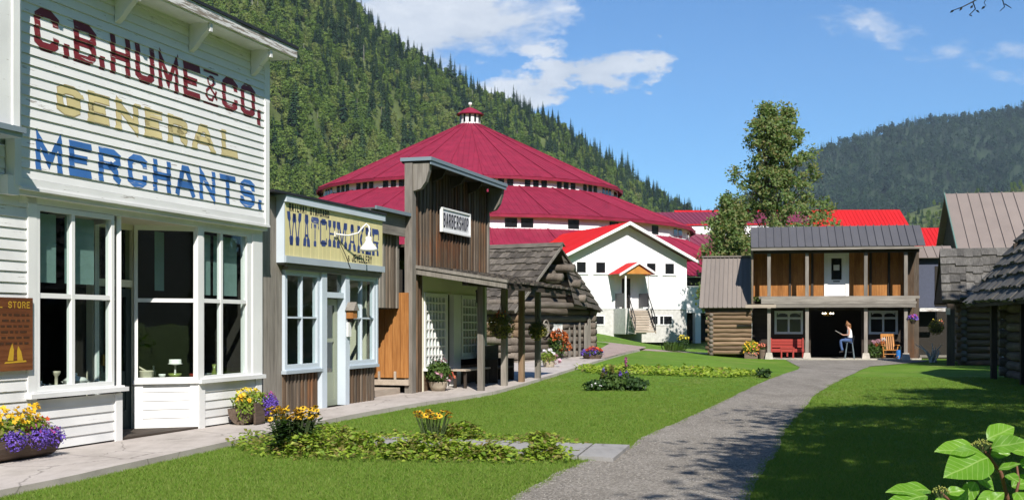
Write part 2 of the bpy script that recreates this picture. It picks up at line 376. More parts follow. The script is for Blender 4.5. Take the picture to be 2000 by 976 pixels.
f_purple = foliage('violet_petals', [(.10, .05, .42), (.15, .08, .5), (.19, .1, .45), (.08, .05, .3)], trans=.2)
f_magenta = foliage('magenta_petals', [(.42, .05, .22), (.5, .1, .3), (.3, .05, .3)], trans=.2)
f_red = foliage('red_petals', [(.5, .05, .03), (.55, .12, .03), (.42, .03, .04)], trans=.2)
f_rust = foliage('rust_petals', [(.4, .09, .02), (.48, .14, .03), (.3, .05, .02)], trans=.2)
f_pink = foliage('pink_petals', [(.6, .3, .4), (.68, .45, .55), (.55, .22, .3)], trans=.2)
f_white = foliage('white_petals', [(.7, .68, .68), (.65, .6, .68)], trans=.2)
f_coral = foliage('coral_petals', [(.62, .16, .08), (.65, .22, .12), (.55, .1, .1)], trans=.2)
seed_dark = plain('flower_eye', (.05, .025, .01), .9)
stem_m = plain('plant_stem', (.06, .09, .03), .8)
bark = wood('bark', [(.04, .034, .027), (.09, .078, .063), (.15, .135, .115)], 'z', fine=22, long=4, bstr=1)
twig_red = plain('reddish_twig', (.16, .07, .045), .7)

def grass_mat():
    m, t, b = new_mat('mown_grass'); g = t.new('ShaderNodeNewGeometry'); p = g.outputs['Position']
    a = t.noise(p, .35, 4); c = t.noise(p, 2.2, 5, .65); d = t.noise(t.mapping(p, scale=(1, 1, .2)), 60, 3, .7)
    f = t.math('ADD', t.math('ADD', t.math('MULTIPLY', a, .35), t.math('MULTIPLY', c, .3)), t.math('MULTIPLY', d, .35))
    lawn = t.ramp(f, [(.34, (.075, .15, .014)), (.5, (.125, .235, .022)), (.62, (.175, .285, .035)), (.72, (.25, .29, .075))])
    dry = t.ramp(t.noise(t.mapping(p, scale=(1, .45, 1), rot=(0, 0, .5)), .55, 6, .7), [(.52, 0.0), (.72, .7)])
    clover = t.ramp(t.noise(p, 1.1, 5, .7), [(.56, 0.0), (.66, .6)])
    lawn = t.mix(clover, t.mix(dry, lawn, (.27, .27, .085)), (.06, .155, .025))
    t.link(lawn, b.inputs['Base Color'])
    b.inputs['Roughness'].default_value = .8; b.inputs['Specular IOR Level'].default_value = .15
    bump(t, b, d, .9, .03); return m
def gravel_mat():
    m, t, b = new_mat('crushed_gravel'); g = t.new('ShaderNodeNewGeometry'); p = g.outputs['Position']
    vo = t.new('ShaderNodeTexVoronoi'); vo.inputs['Scale'].default_value = 55; t.link(p, vo.inputs['Vector'])
    hs = t.new('ShaderNodeSeparateColor'); t.link(vo.outputs['Color'], hs.inputs[0])
    a = t.noise(p, .5, 5); st = t.noise(t.mapping(p, scale=(1.2, .35, 1), rot=(0, 0, .35)), 1.2, 4)
    f = t.math('ADD', t.math('MULTIPLY', hs.outputs[0], .5), t.math('ADD', t.math('MULTIPLY', a, .25), t.math('MULTIPLY', st, .3)))
    gv = t.ramp(f, [(.2, (.125, .112, .096)), (.5, (.225, .203, .175)), (.85, (.40, .37, .33))])
    dk = t.ramp(t.noise(t.mapping(p, scale=(1.6, .5, 1), rot=(0, 0, .3)), .8, 6, .7), [(.48, 0.0), (.68, .5)])
    t.link(t.mix(dk, gv, (.14, .125, .105)), b.inputs['Base Color'])
    b.inputs['Roughness'].default_value = .95; b.inputs['Specular IOR Level'].default_value = .1
    bump(t, b, vo.outputs['Distance'], .9, .012); return m
def walk_mat(name, cols, s=1.0):
    m, t, b = new_mat(name); g = t.new('ShaderNodeNewGeometry'); p = g.outputs['Position']
    a = t.noise(p, .6 * s, 5, .6); c = t.noise(t.mapping(p, scale=(3, .6, 1), rot=(0, 0, -.3)), 2, 6, .65); d = t.noise(p, 70, 3)
    f = t.math('ADD', t.math('ADD', t.math('MULTIPLY', a, .4), t.math('MULTIPLY', c, .35)), t.math('MULTIPLY', d, .25))
    vo = t.new('ShaderNodeTexVoronoi'); vo.feature = 'DISTANCE_TO_EDGE'; vo.inputs['Scale'].default_value = .55
    wq = t.noise(p, 3, 4); off = t.new('ShaderNodeCombineXYZ'); t.link(t.math('MULTIPLY', wq, .35), off.inputs[0]); t.link(t.math('MULTIPLY', wq, -.3), off.inputs[1]); t.link(t.vmath('ADD', p, off.outputs[0]), vo.inputs['Vector'])
    crack = t.ramp(vo.outputs['Distance'], [(.002, .55), (.008, 0.0)])
    stain = t.ramp(t.noise(p, 1.7, 6, .7), [(.5, 0.0), (.75, .4)])
    base = t.mix(stain, t.ramp(f, [(.3 + .4 * i / (len(cols) - 1), x) for i, x in enumerate(cols)]), (.2, .18, .15))
    t.link(t.mix(crack, base, (.08, .07, .06)), b.inputs['Base Color'])
    b.inputs['Roughness'].default_value = .9; bump(t, b, d, .4, .006); return m
grass_m = grass_mat(); gravel_m = gravel_mat()
walk_m = walk_mat('worn_concrete', [(.30, .265, .24), (.44, .395, .365), (.54, .495, .46)])
pink_walk = walk_mat('pinkish_paving', [(.26, .19, .165), (.35, .265, .235), (.42, .33, .295)])
slab_m = walk_mat('grey_slab', [(.2, .19, .185), (.3, .29, .28), (.37, .355, .345)])
blade_m = foliage('grass_blades', [(.10, .2, .02), (.14, .25, .03), (.19, .29, .045), (.25, .27, .085)], trans=.4, spec=.2)
conifer_m = canopy('conifer_needles', [(.010, .028, .014), (.018, .044, .018), (.03, .062, .024), (.045, .08, .03)], trans=.1)
decid_m = canopy('broadleaf_canopy', [(.045, .085, .018), (.09, .15, .028), (.125, .19, .038), (.165, .215, .052), (.2, .205, .075)])
far_m = canopy('distant_canopy', [(.010, .03, .018), (.018, .042, .022), (.03, .062, .028), (.05, .085, .035)], trans=.1)
cotton_m = foliage('cottonwood_leaves', [(.11, .19, .055), (.16, .24, .075), (.21, .27, .1), (.22, .19, .075), (.13, .2, .06)], trans=.45)
floor_forest = plain('forest_floor', (.09, .12, .03), .95, vary=.4, nscale=.08)
far_floor = plain('far_forest_floor', (.025, .045, .02), .95, vary=.35, nscale=.02)
meadow_floor = plain('hill_clearing', (.09, .115, .035), .95, vary=.4, nscale=.03)

# ------------------------------------------------------------------ ground, paths
def lattice(name, xs, ys, fz, mat, kind='structure', smooth=True):
    m = MB(); nx = len(xs)
    m.v = [(x, y, fz(x, y)) for y in ys for x in xs]
    m.f = [(j * nx + i, j * nx + i + 1, (j + 1) * nx + i + 1, (j + 1) * nx + i) for j in range(len(ys) - 1) for i in range(nx - 1)]
    m.m = [0] * len(m.f)
    return m.build(name, mat, smooth=smooth, kind=kind)
gx = [-3300, -1500, -600, -200, -80, -45] + [-30 + i * .75 for i in range(96)] + [55, 90, 200, 600, 1500, 3300]
gy = [-3200, -1500, -700, -300, -190, -60, -20] + [-5 + i * .75 for i in range(128)] + [110, 140, 200, 400, 800, 1600, 3500]
lattice('lawn', gx, gy, lambda x, y: ground_z(x, min(y, 95)) , grass_m)
def strip(name, L, Rr, mat, dz, sub=4, thick=0.0):
    """a band between two rows of ground points, draped on the lawn"""
    def dens(P):
        out = []
        for i in range(len(P) - 1):
            # smooth (Catmull-Rom) through the points
            p0 = P[max(i - 1, 0)]; p1 = P[i]; p2 = P[i + 1]; p3 = P[min(i + 2, len(P) - 1)]
            for k in range(sub):
                t = k / sub
                out.append(.5 * ((2 * p1) + (p2 - p0) * t + (2 * p0 - 5 * p1 + 4 * p2 - p3) * t * t + (3 * p1 - p0 - 3 * p2 + p3) * t ** 3))
        out.append(P[-1]); return out
    L, Rr = dens([Vector(p) for p in L]), dens([Vector(p) for p in Rr]); m = MB(); nseg = 6
    rows = []
    for a, b in zip(L, Rr):
        rows.append([Vector((a.x + (b.x - a.x) * k / nseg, a.y + (b.y - a.y) * k / nseg, 0)) for k in range(nseg + 1)])
    for r in rows:
        for p in r: m.v.append((p.x, p.y, ground_z(p.x, p.y) + dz))
    w_ = nseg + 1
    for j in range(len(rows) - 1):
        for k in range(nseg): m.f.append((j * w_ + k, j * w_ + k + 1, (j + 1) * w_ + k + 1, (j + 1) * w_ + k)); m.m.append(0)
    if thick:
        for side in (0, nseg):
            b = len(m.v)
            for r in rows: p = r[side]; z = ground_z(p.x, p.y) + dz; m.v += [(p.x, p.y, z), (p.x, p.y, z - thick)]
            for j in range(len(rows) - 1): m.f.append((b + 2 * j, b + 2 * j + 1, b + 2 * j + 3, b + 2 * j + 2)); m.m.append(0)
    return m.build(name, mat, smooth=False, kind='structure')
def jag(P, a):   # ragged turf edge
    out = []
    for i in range(len(P) - 1):
        for k in range(6):
            t = k / 6; p = P[i].lerp(P[i + 1], t); out.append(p + Vector((R.uniform(-a, a), R.uniform(-a, a), 0)))
    return out + [P[-1]]
G = gp
pathL = [Vector((-.9, 8, 0)), G(1000, 974), G(1083, 926), G(1142, 903), G(1228, 874), G(1269, 847), G(1310, 831), G(1376, 802), G(1445, 767), G(1510, 738), G(1560, 721), G(1566, 712), G(1540, 703)]
pathR = [Vector((1.75, 8, 0)), G(1462, 974), G(1485, 930), G(1500, 903), G(1517, 888), G(1531, 843), G(1545, 826), G(1565, 805), G(1589, 774), G(1640, 743), G(1680, 723), G(1705, 713), G(1770, 707), G(1812, 705)]
pl2, pr2 = jag(pathL, .022), jag(pathR, .022)
strip('gravel_path', pl2, pr2, gravel_m, .010, sub=1)
strip('forecourt', [G(1535, 703), G(1600, 703), G(1700, 703), G(1818, 703)], [G(1560, 716), G(1620, 719), G(1695, 716), G(1806, 706)], gravel_m, .016)
# threshold slab and forecourt before the two storey lodge
strip('porch_slab', [G(1500, 701), G(1580, 702.5), G(1700, 702.5), G(1800, 702)], [G(1500, 688), G(1580, 689), G(1700, 689), G(1800, 688)], stone_pale, .05, thick=.06)
# raised boardwalk pavement past the shops
swE = [Vector((-6.6, 5, 0)), G(0, 973), G(235, 921), G(450, 872), G(640, 828), G(800, 797), G(940, 775), G(1020, 755), G(1100, 730), G(1180, 704), G(1250, 686)]
swW = [Vector((-10.6, 5, 0)), Vector((-9.2, 9.5, 0)), Vector((-7.6, 13, 0)), Vector((-6.5, 16.5, 0)), Vector((-5.5, 20, 0)), Vector((-4.5, 23.5, 0)), Vector((-3.6, 27, 0)), Vector((-2.6, 31, 0)), Vector((-.6, 38.5, 0)), G(1160, 688), G(1188, 678)]
strip('pavement', swE, swW, walk_m, .08, thick=.09)
strip('pink_path', [G(1180, 704), G(1215, 694), G(1250, 685), G(1262, 681), G(1250, 679.5)], [G(1140, 696), G(1165, 688), G(1185, 677), G(1188, 673), G(1150, 668)], pink_walk, .088)
strip('footpath', [G(1240, 683), G(1300, 686.5), G(1400, 692), G(1500, 700)], [G(1240, 680), G(1300, 683.5), G(1400, 689), G(1500, 696)], pink_walk, .008)
strip('footpath', [G(1120, 657), G(1180, 655.5), G(1260, 652.5), G(1290, 650)], [G(1120, 654.5), G(1180, 653), G(1260, 650), G(1290, 648)], concrete, .008)
# stepping slabs through the near bed: each slab its own piece
sl_root = tag(thing('slab_walkway', 'grey paving slabs crossing between the leafy beds to the gravel path', 'walkway'), kind=None)
sa, sb = G(700, 868), G(1222, 880)
def slab(t0, t1, name='slab'):
    m = MB(); q = []
    for t in (t0, t1):
        for (px0, px1) in (((690, 868), (1200, 903)), ((715, 857), (1232, 876))):
            q.append(G(px0[0] + (px1[0] - px0[0]) * t, px0[1] + (px1[1] - px0[1]) * t))
    a, b, d, c = q[0], q[1], q[2], q[3]
    m.prism([(p.x, p.y, .002) for p in (a, d, c, b)], (0, 0, .045 + R.uniform(0, .008))); m.build(name, slab_m, sl_root)
edges = [0, .2, .38, .56, .72, .86, 1.0]
for i in range(6): slab(edges[i] + .004, edges[i + 1] - .004)

# ------------------------------------------------------------------ mountains
def lerp_tab(tab, x):
    if x <= tab[0][0]: return tab[0][1:]
    for a, b in zip(tab, tab[1:]):
        if x <= b[0]:
            t = (x - a[0]) / (b[0] - a[0]); return tuple(p + (q - p) * t for p, q in zip(a[1:], b[1:]))
    return tab[-1][1:]
def hsh(i, j, s=0):
    n = math.sin(i * 127.1 + j * 311.7 + s * 74.7) * 43758.5453; return n - math.floor(n)
def vnoise(x, y, s=0):
    i, j = math.floor(x), math.floor(y); u, v = x - i, y - j; u = u * u * (3 - 2 * u); v = v * v * (3 - 2 * v)
    return (hsh(i, j, s) * (1 - u) + hsh(i + 1, j, s) * u) * (1 - v) + (hsh(i, j + 1, s) * (1 - u) + hsh(i + 1, j + 1, s) * u) * v
class Hill:
    """a slope ruled from a foot line to a crest line; crest given as bearing, height angle and distance"""
    def __init__(s, crest, foot, amp): s.c, s.f, s.amp = crest, foot, amp
    def pt(s, b, t):
        cy, cd_ = lerp_tab(s.c, b); fd, fz = lerp_tab(s.f, b); k = (b - 1000) / FPX
        cz = CHT + (HZ - cy) / FPX * cd_
        tt = min(t, 1.0); d = fd + (cd_ - fd) * tt; z = fz + (cz - fz) * (tt ** 1.12)
        n = (vnoise(b / 55, tt * 7, 1) - .5) * s.amp * 2 + (vnoise(b / 20, tt * 20, 2) - .5) * s.amp * .7
        z += n * math.sin(math.pi * min(tt, .98)) ** .6
        if t > 1: d += (t - 1) * 500; z -= (t - 1) * 260
        return Vector((k * d, d, z))
    def mesh(s, name, b0, b1, nb, nt, mat):
        m = MB()
        for j in range(nt + 1):
            for i in range(nb + 1): m.v.append(tuple(s.pt(b0 + (b1 - b0) * i / nb, 1.3 * j / nt)))
        w_ = nb + 1
        m.f = [(j * w_ + i, j * w_ + i + 1, (j + 1) * w_ + i + 1, (j + 1) * w_ + i) for j in range(nt) for i in range(nb)]; m.m = [0] * len(m.f)
        return m.build(name, mat, smooth=True, kind='structure')
hillA = Hill([(-700, -900, 880), (0, -640, 940), (400, -290, 1000), (600, -80, 1040), (700, 22, 1060), (738, 62, 1065), (815, 112, 1085), (896, 168, 1100), (994, 212, 1130), (1085, 246, 1150), (1190, 316, 1180), (1256, 370, 1200), (1340, 417, 1240), (1450, 470, 1280), (1580, 560, 1300)],
             [(-700, 380, 0), (0, 420, 0), (300, 450, 0), (600, 500, 0), (900, 600, 0), (1200, 800, 0), (1340, 960, 0), (1580, 1150, 0)], 14)
hillB = Hill([(1300, 470, 2500), (1440, 400, 2550), (1560, 322, 2600), (1620, 294, 2650), (1700, 268, 2700), (1800, 242, 2750), (1900, 231, 2780), (2000, 215, 2800), (2250, 180, 2800), (2700, 150, 2750)],
             [(1300, 1500, 0), (2000, 1600, 0), (2700, 1500, 0)], 26)
hillC = Hill([(1650, 500, 1250), (1740, 432, 1260), (1790, 408, 1270), (1845, 392, 1280), (1950, 372, 1280), (2100, 345, 1280), (2400, 330, 1250)],
             [(1650, 820, 0), (2000, 800, 0), (2400, 780, 0)], 8)
hillA.mesh('mountain', -700, 1580, 150, 60, floor_forest)
hillB.mesh('mountain', 1300, 2700, 90, 40, far_floor)
hillC.mesh('hill', 1650, 2400, 50, 24, meadow_floor)

# unseen ridges added behind the viewer and at the right to block low sky light
m = MB(); n_ = 72; prof = [(0, 0), (.35, .22), (.7, .62), (1, 1), (1.25, .72)]
for j, (tr_, tz_) in enumerate(prof):
    for i in range(n_ + 1):
        a = rad(52 + (300 - 52) * i / n_); h = (330 + 190 * vnoise(i / 6, 3, 7) + 90 * vnoise(i / 2.2, 9, 8)) * tz_ + 25 * (vnoise(i / 1.3, j * 3, 5) - .5) * (tz_ > 0); d = 900 + 950 * tr_ + 260 * vnoise(i / 7, 1, 2)
        m.v.append((math.sin(a) * d, math.cos(a) * d, h))
m.f = [(j * (n_ + 1) + i, j * (n_ + 1) + i + 1, (j + 1) * (n_ + 1) + i + 1, (j + 1) * (n_ + 1) + i) for j in range(len(prof) - 1) for i in range(n_)]; m.m = [0] * len(m.f)
m.build('mountain', far_floor, smooth=True, kind='structure')
# tree forms for the massed forest (kept in a collection of their own)
def conifer_mb(h, r, nt, per, seed, mi=0):
    q = random.Random(seed); m = MB()
    m.tube([(0, 0, 0), (0, 0, h * .95)], [h * .018, h * .004], 5, 0)
    for i in range(nt):
        t = (i + .4) / nt; z = h * (.08 + .92 * t); rr = r * (1 - t) ** .85 * q.uniform(.75, 1.12) + .03 * h * .3
        for k in range(per):
            a = 2 * math.pi * (k + q.random()) / per; L = rr * q.uniform(.7, 1.15); dz = -L * q.uniform(.3, .6); ww = L * q.uniform(.38, .6)
            ca, sa_ = math.cos(a), math.sin(a)
            m.add([(0, 0, z + .05 * h * (1 - t)), (ca * L * .55 - sa_ * ww * .5, sa_ * L * .55 + ca * ww * .5, z + dz * .45), (ca * L, sa_ * L, z + dz), (ca * L * .55 + sa_ * ww * .5, sa_ * L * .55 - ca * ww * .5, z + dz * .45)], [(0, 1, 2), (0, 2, 3)], mi)
    return m
def broadleaf_mb(h, r, n, leafsz, seed, mi=0, lobes=6, base=.25):
    q = random.Random(seed); m = MB()
    m.tube([(0, 0, 0), (q.uniform(-.2, .2), q.uniform(-.2, .2), h * .6)], [h * .02, h * .008], 5, 0)
    L = []
    for i in range(lobes):
        a = q.uniform(0, 6.28); t = q.uniform(base, .85); rr = r * q.uniform(.2, .65) * (1.2 - t)
        L.append((math.cos(a) * rr, math.sin(a) * rr, h * t, r * q.uniform(.4, .7)))
    L.append((0, 0, h * .8, r * .45))
    for i in range(n):
        c = q.choice(L); d = Vector((q.gauss(0, 1), q.gauss(0, 1), q.gauss(0, 1))).normalized(); rr = c[3] * q.uniform(.55, 1.05) ** .6
        p = Vector(c[:3]) + Vector((d.x * rr, d.y * rr, d.z * rr * .9))
        nrm = (d + Vector((q.gauss(0, .5), q.gauss(0, .5), q.gauss(.2, .5)))).normalized(); dr = nrm.cross(Vector((q.gauss(0, 1), q.gauss(0, 1), q.gauss(0, 1))))
        s_ = leafsz * q.uniform(.6, 1.3); m.leaf(p, dr if dr.length > 1e-3 else (1, 0, 0), nrm, s_, s_ * .8, mi, .1)
    return m
def forms(name, obs):
    c = bpy.data.collections.new(name)
    for o in obs:
        for k in list(o.users_collection): k.objects.unlink(o)
        c.objects.link(o)
    return c
def scatter(name, pts, coll, mat=None):
    """one object of kind stuff: points carry kind, turn and size, instanced by geometry nodes"""
    me = bpy.data.meshes.new(name); me.from_pydata([tuple(p[0]) for p in pts], [], [])
    for nm, typ, i in (('form', 'INT', 1), ('turn', 'FLOAT', 2), ('size', 'FLOAT', 3)):
        at_ = me.attributes.new(nm, typ, 'POINT'); at_.data.foreach_set('value', [p[i] for p in pts])
    o = bpy.data.objects.new(name, me); col.objects.link(o); o['kind'] = 'stuff'
    ng = bpy.data.node_groups.new(name + '_scatter', 'GeometryNodeTree')
    ng.interface.new_socket('Geometry', in_out='INPUT', socket_type='NodeSocketGeometry'); ng.interface.new_socket('Geometry', in_out='OUTPUT', socket_type='NodeSocketGeometry')
    n = ng.nodes; l = ng.links
    gi = n.new('NodeGroupInput'); go = n.new('NodeGroupOutput'); ip = n.new('GeometryNodeInstanceOnPoints'); ci = n.new('GeometryNodeCollectionInfo')
    ci.inputs['Collection'].default_value = coll; ci.inputs['Separate Children'].default_value = True; ci.inputs['Reset Children'].default_value = True
    def na(nm, typ):
        a = n.new('GeometryNodeInputNamedAttribute'); a.data_type = typ; a.inputs['Name'].default_value = nm
        return a.outputs['Attribute']
    cx = n.new('ShaderNodeCombineXYZ'); l.new(na('turn', 'FLOAT'), cx.inputs[2])
    l.new(gi.outputs[0], ip.inputs['Points']); l.new(ci.outputs[0], ip.inputs['Instance']); ip.inputs['Pick Instance'].default_value = True
    l.new(na('form', 'INT'), ip.inputs['Instance Index']); l.new(cx.outputs[0], ip.inputs['Rotation']); l.new(na('size', 'FLOAT'), ip.inputs['Scale'])
    l.new(ip.outputs[0], go.inputs[0])
    md = o.modifiers.new('scatter', 'NODES'); md.node_group = ng
    return o
con_obs = [conifer_mb(22, 4.4, 19, 9, i).build('conifer_form', conifer_m) for i in range(3)]
bro_obs = [broadleaf_mb(11, 4.2, 330, 1.25, 20 + i, lobes=7).build('broadleaf_form', decid_m) for i in range(4)]
snag = MB().tube([(0, 0, 0), (.15, 0, 6), (.1, .1, 12)], [.2, .16, .06], 5)
for k in range(7): a = k * 2.4; snag.tube([(.1, .05, 5 + k), (.1 + math.cos(a) * 1.1, .05 + math.sin(a) * 1.1, 6 + k)], [.07, .03], 4)
bro_obs.append(snag.build('snag_form', plain('pale_snag', (.32, .3, .27), .9)))
conifer_meshes = [o.data for o in con_obs]
for i, o in enumerate(con_obs): o.name = 'a_conifer_%d' % i
for i, o in enumerate(bro_obs): o.name = 'b_broadleaf_%d' % i
woodsA = forms('forest_forms', con_obs + bro_obs)
q = random.Random(3); ptsA = []; spot = []
def conif_density(b, t):
    v = .10 + .25 * max(0, vnoise(b / 70, t * 6, 5) - .45) * 4 + .45 * S01((t - .72) / .25) * S01((b - 560) / 200 + .4) + .5 * S01((t - .5) / .4) * (1 - S01((b - 420) / 400))
    return min(.9, v + .35 * S01((b - 1050) / 150) * S01((t - .6) / .3))
for _ in range(21000):
    b = q.uniform(-250, 1480); t = q.uniform(.0, 1.06)
    fd = lerp_tab(hillA.f, b)[0]
    if q.random() > (.35 + .65 * t): continue
    p = hillA.pt(b, t); 
    if q.random() < conif_density(b, t) * .55: ptsA.append((p - Vector((0, 0, .5)), q.randrange(3), q.uniform(0, 6.28), q.uniform(.35, 1.0)))
    else: ptsA.append((p - Vector((0, 0, .6)), 3 + (q.randrange(4) if q.random() < .965 else 4), q.uniform(0, 6.28), q.uniform(.35, 1.15)))
scatter('forest', ptsA, woodsA)
# dark spruces that stand out one by one: on the ridge and scattered down the slope
ridge = [(738, 1.0), (752, .75), (771, .9), (815, .8), (846, .95), (858, .75), (880, 1.25), (888, 1.05), (905, .8), (910, 1.2), (925, .85), (942, .6), (968, .6), (985, .8), (1003, 1.05), (1022, 1.0), (1040, .6), (1064, .65), (1080, .7), (1098, .6), (1117, .7), (1131, .8), (1147, .65), (1160, .75), (1172, .85), (1190, .95), (1203, .75), (1215, 1.1), (1226, 1.25), (1236, 1.15), (1246, .95), (1262, .8), (1275, .7), (1290, .65), (1310, .6), (1327, .7), (1342, .75)]
def lone(b, t, s, lab, grp):
    p = hillA.pt(b, t); o = bpy.data.objects.new('spruce_tree', q.choice(conifer_meshes)); col.objects.link(o)
    o.location = p - Vector((0, 0, .5)); o.scale = (s * q.uniform(.85, 1.1),) * 2 + (s * 1.12,); o.rotation_euler = (0, 0, q.uniform(0, 6.28))
    tag(o, lab, 'tree', grp)
for b, s in ridge: lone(b, q.uniform(.955, .99), s, 'dark spruce standing up against the sky on the mountain ridge', 'spruces along the mountain ridge')
for _ in range(78):
    b = q.uniform(540, 1230); t = q.uniform(.35, .93)
    if hillA.pt(b, t).z < 60: continue
    lone(b, t, q.uniform(.65, 1.25), 'dark green spruce rising out of the paler broadleaf mountainside', 'spruces scattered on the green mountainside')
far_obs = [conifer_mb(20, 3.6, 6, 5, 60 + i).build('far_conifer', far_m) for i in range(2)] + [broadleaf_mb(15, 5.5, 60, 3.2, 70 + i).build('far_broadleaf', far_m) for i in range(2)]
for i, o in enumerate(far_obs): o.name = 'c_far_%d' % i
woodsB = forms('far_forest_forms', far_obs); ptsB = []
for _ in range(13000):
    b = q.uniform(1330, 2250); t = q.uniform(.05, 1.05)
    if vnoise(b / 14, t * 16, 9) > .93: continue
    k = q.randrange(2) if q.random() < .62 else 2 + q.randrange(2)
    ptsB.append((hillB.pt(b, t), k, q.uniform(0, 6.28), q.uniform(.7, 1.45)))
scatter('far_forest', ptsB, woodsB)
ptsC = []
for _ in range(2600):
    b = q.uniform(1660, 2120); t = q.uniform(0, 1.0)
    dens = .14 + .8 * S01((vnoise(b / 30, t * 5, 4) - .45) * 5) * (1 - t * .6) 
    if q.random() > dens: continue
    ptsC.append((hillC.pt(b, t), 3 + q.randrange(4) if q.random() < .6 else q.randrange(3), q.uniform(0, 6.28), q.uniform(.3, .8)))
scatter('hillside_trees', ptsC, woodsA)
# the air of the valley
hz = MB().box(-3400, -3300, -1.2, 3400, 3600, 760).build('haze', None, kind='stuff')
hz.data.materials.clear(); hm = bpy.data.materials.new('valley_air'); hm.use_nodes = True
ht = NT(hm.node_tree); hm.node_tree.nodes.remove(hm.node_tree.nodes['Principled BSDF'])
pv = ht.new('ShaderNodeVolumePrincipled'); pv.inputs['Color'].default_value = (.62, .78, 1, 1); pv.inputs['Density'].default_value = .000062; pv.inputs['Anisotropy'].default_value = 0.0
ht.link(pv.outputs[0], hm.node_tree.nodes['Material Output'].inputs['Volume']); hz.data.materials.append(hm)

# ------------------------------------------------------------------ building helpers
def siding(parent, u0, u1, w0, w1, pitch, v, mat, lap=.02, name='siding_board'):
    wb = w0
    while wb < w1 - .01:
        wt = min(wb + pitch, w1) - .0015; a, b = R.uniform(-.003, .003), R.uniform(-.003, .003)
        A = [(u0, v - lap, wb + a), (u0, v - .003, wt), (u0, v + .012, wt), (u0, v + .012, wb + a)]
        B = [(u1, v - lap, wb + b), (u1, v - .003, wt), (u1, v + .012, wt), (u1, v + .012, wb + b)]
        cut = u0 + (u1 - u0) * R.uniform(.25, .75) if u1 - u0 > 2.4 and R.random() < .55 else None   # butt joint
        if cut is None: MB().hexa(B, A).build(name, mat, parent)
        else:
            C1 = [(cut - .002, y, z) for _, y, z in A]; C2 = [(cut + .002, y + R.uniform(-.0015, .0015), z) for _, y, z in A]
            MB().hexa(C1, A).build(name, mat, parent); MB().hexa(B, C2).build(name, mat, parent)
        wb += pitch
def boards_z(parent, u0, u1, w0, w1, pitch, v, mats, batten=0.0, th=.02, name='board', ragged=0.0, jit=.006, gap=.004, bmat=None):
    """upright boards side by side, with battens over the joints if asked"""
    n = max(1, round((u1 - u0) / pitch)); p = (u1 - u0) / n
    for i in range(n):
        m = mats if not isinstance(mats, (list, tuple)) else R.choice(mats); j = R.uniform(0, jit)
        MB().box(u0 + i * p + gap / 2, v - j, w0 - R.uniform(0, ragged), u0 + (i + 1) * p - gap / 2, v + th, w1).build(name, m, parent)
        if batten and i > 0:
            MB().box(u0 + i * p - batten / 2, v - jit - .022, w0 - R.uniform(0, ragged), u0 + i * p + batten / 2, v - jit - .001, w1 - .01).build('batten', bmat or m, parent)
def window(parent, u0, u1, w0, w1, v, us=(), ws=(), fr=.06, bar=.03, mat=white, pane=pane_m, name='window', depth=.06, panes=True):
    """a framed window: outer frame and glazing bars in one sash, each pane a piece of its own"""
    m = MB(); d0, d1 = v - depth / 2, v + depth / 2
    m.box(u0, d0, w0, u0 + fr, d1, w1).box(u1 - fr, d0, w0, u1, d1, w1).box(u0 + fr, d0, w0, u1 - fr, d1, w0 + fr).box(u0 + fr, d0, w1 - fr, u1 - fr, d1, w1)
    U = [u0 + fr] + list(us) + [u1 - fr]; Wl = [w0 + fr] + list(ws) + [w1 - fr]
    for x in us: m.box(x - bar / 2, d0 + .008, w0 + fr, x + bar / 2, d1 - .008, w1 - fr)
    for i, z in enumerate(ws):
        for a, b in zip(U, U[1:]):
            m.box(a + (bar / 2 if a != U[0] else 0), d0 + .012, z - bar / 2, b - (bar / 2 if b != U[-1] else 0), d1 - .012, z + bar / 2)
    o = m.build(name, mat, parent)
    if panes:
        for a, b in zip(U, U[1:]):
            for c, e in zip(Wl, Wl[1:]): MB().box(a - .004, v - .003, c - .004, b + .004, v + .003, e + .004).build('pane', pane, o)
    else: MB().box(u0 + fr - .004, v - .003, w0 + fr - .004, u1 - fr + .004, v + .003, w1 - fr + .004).build('pane', pane, o)
    return o
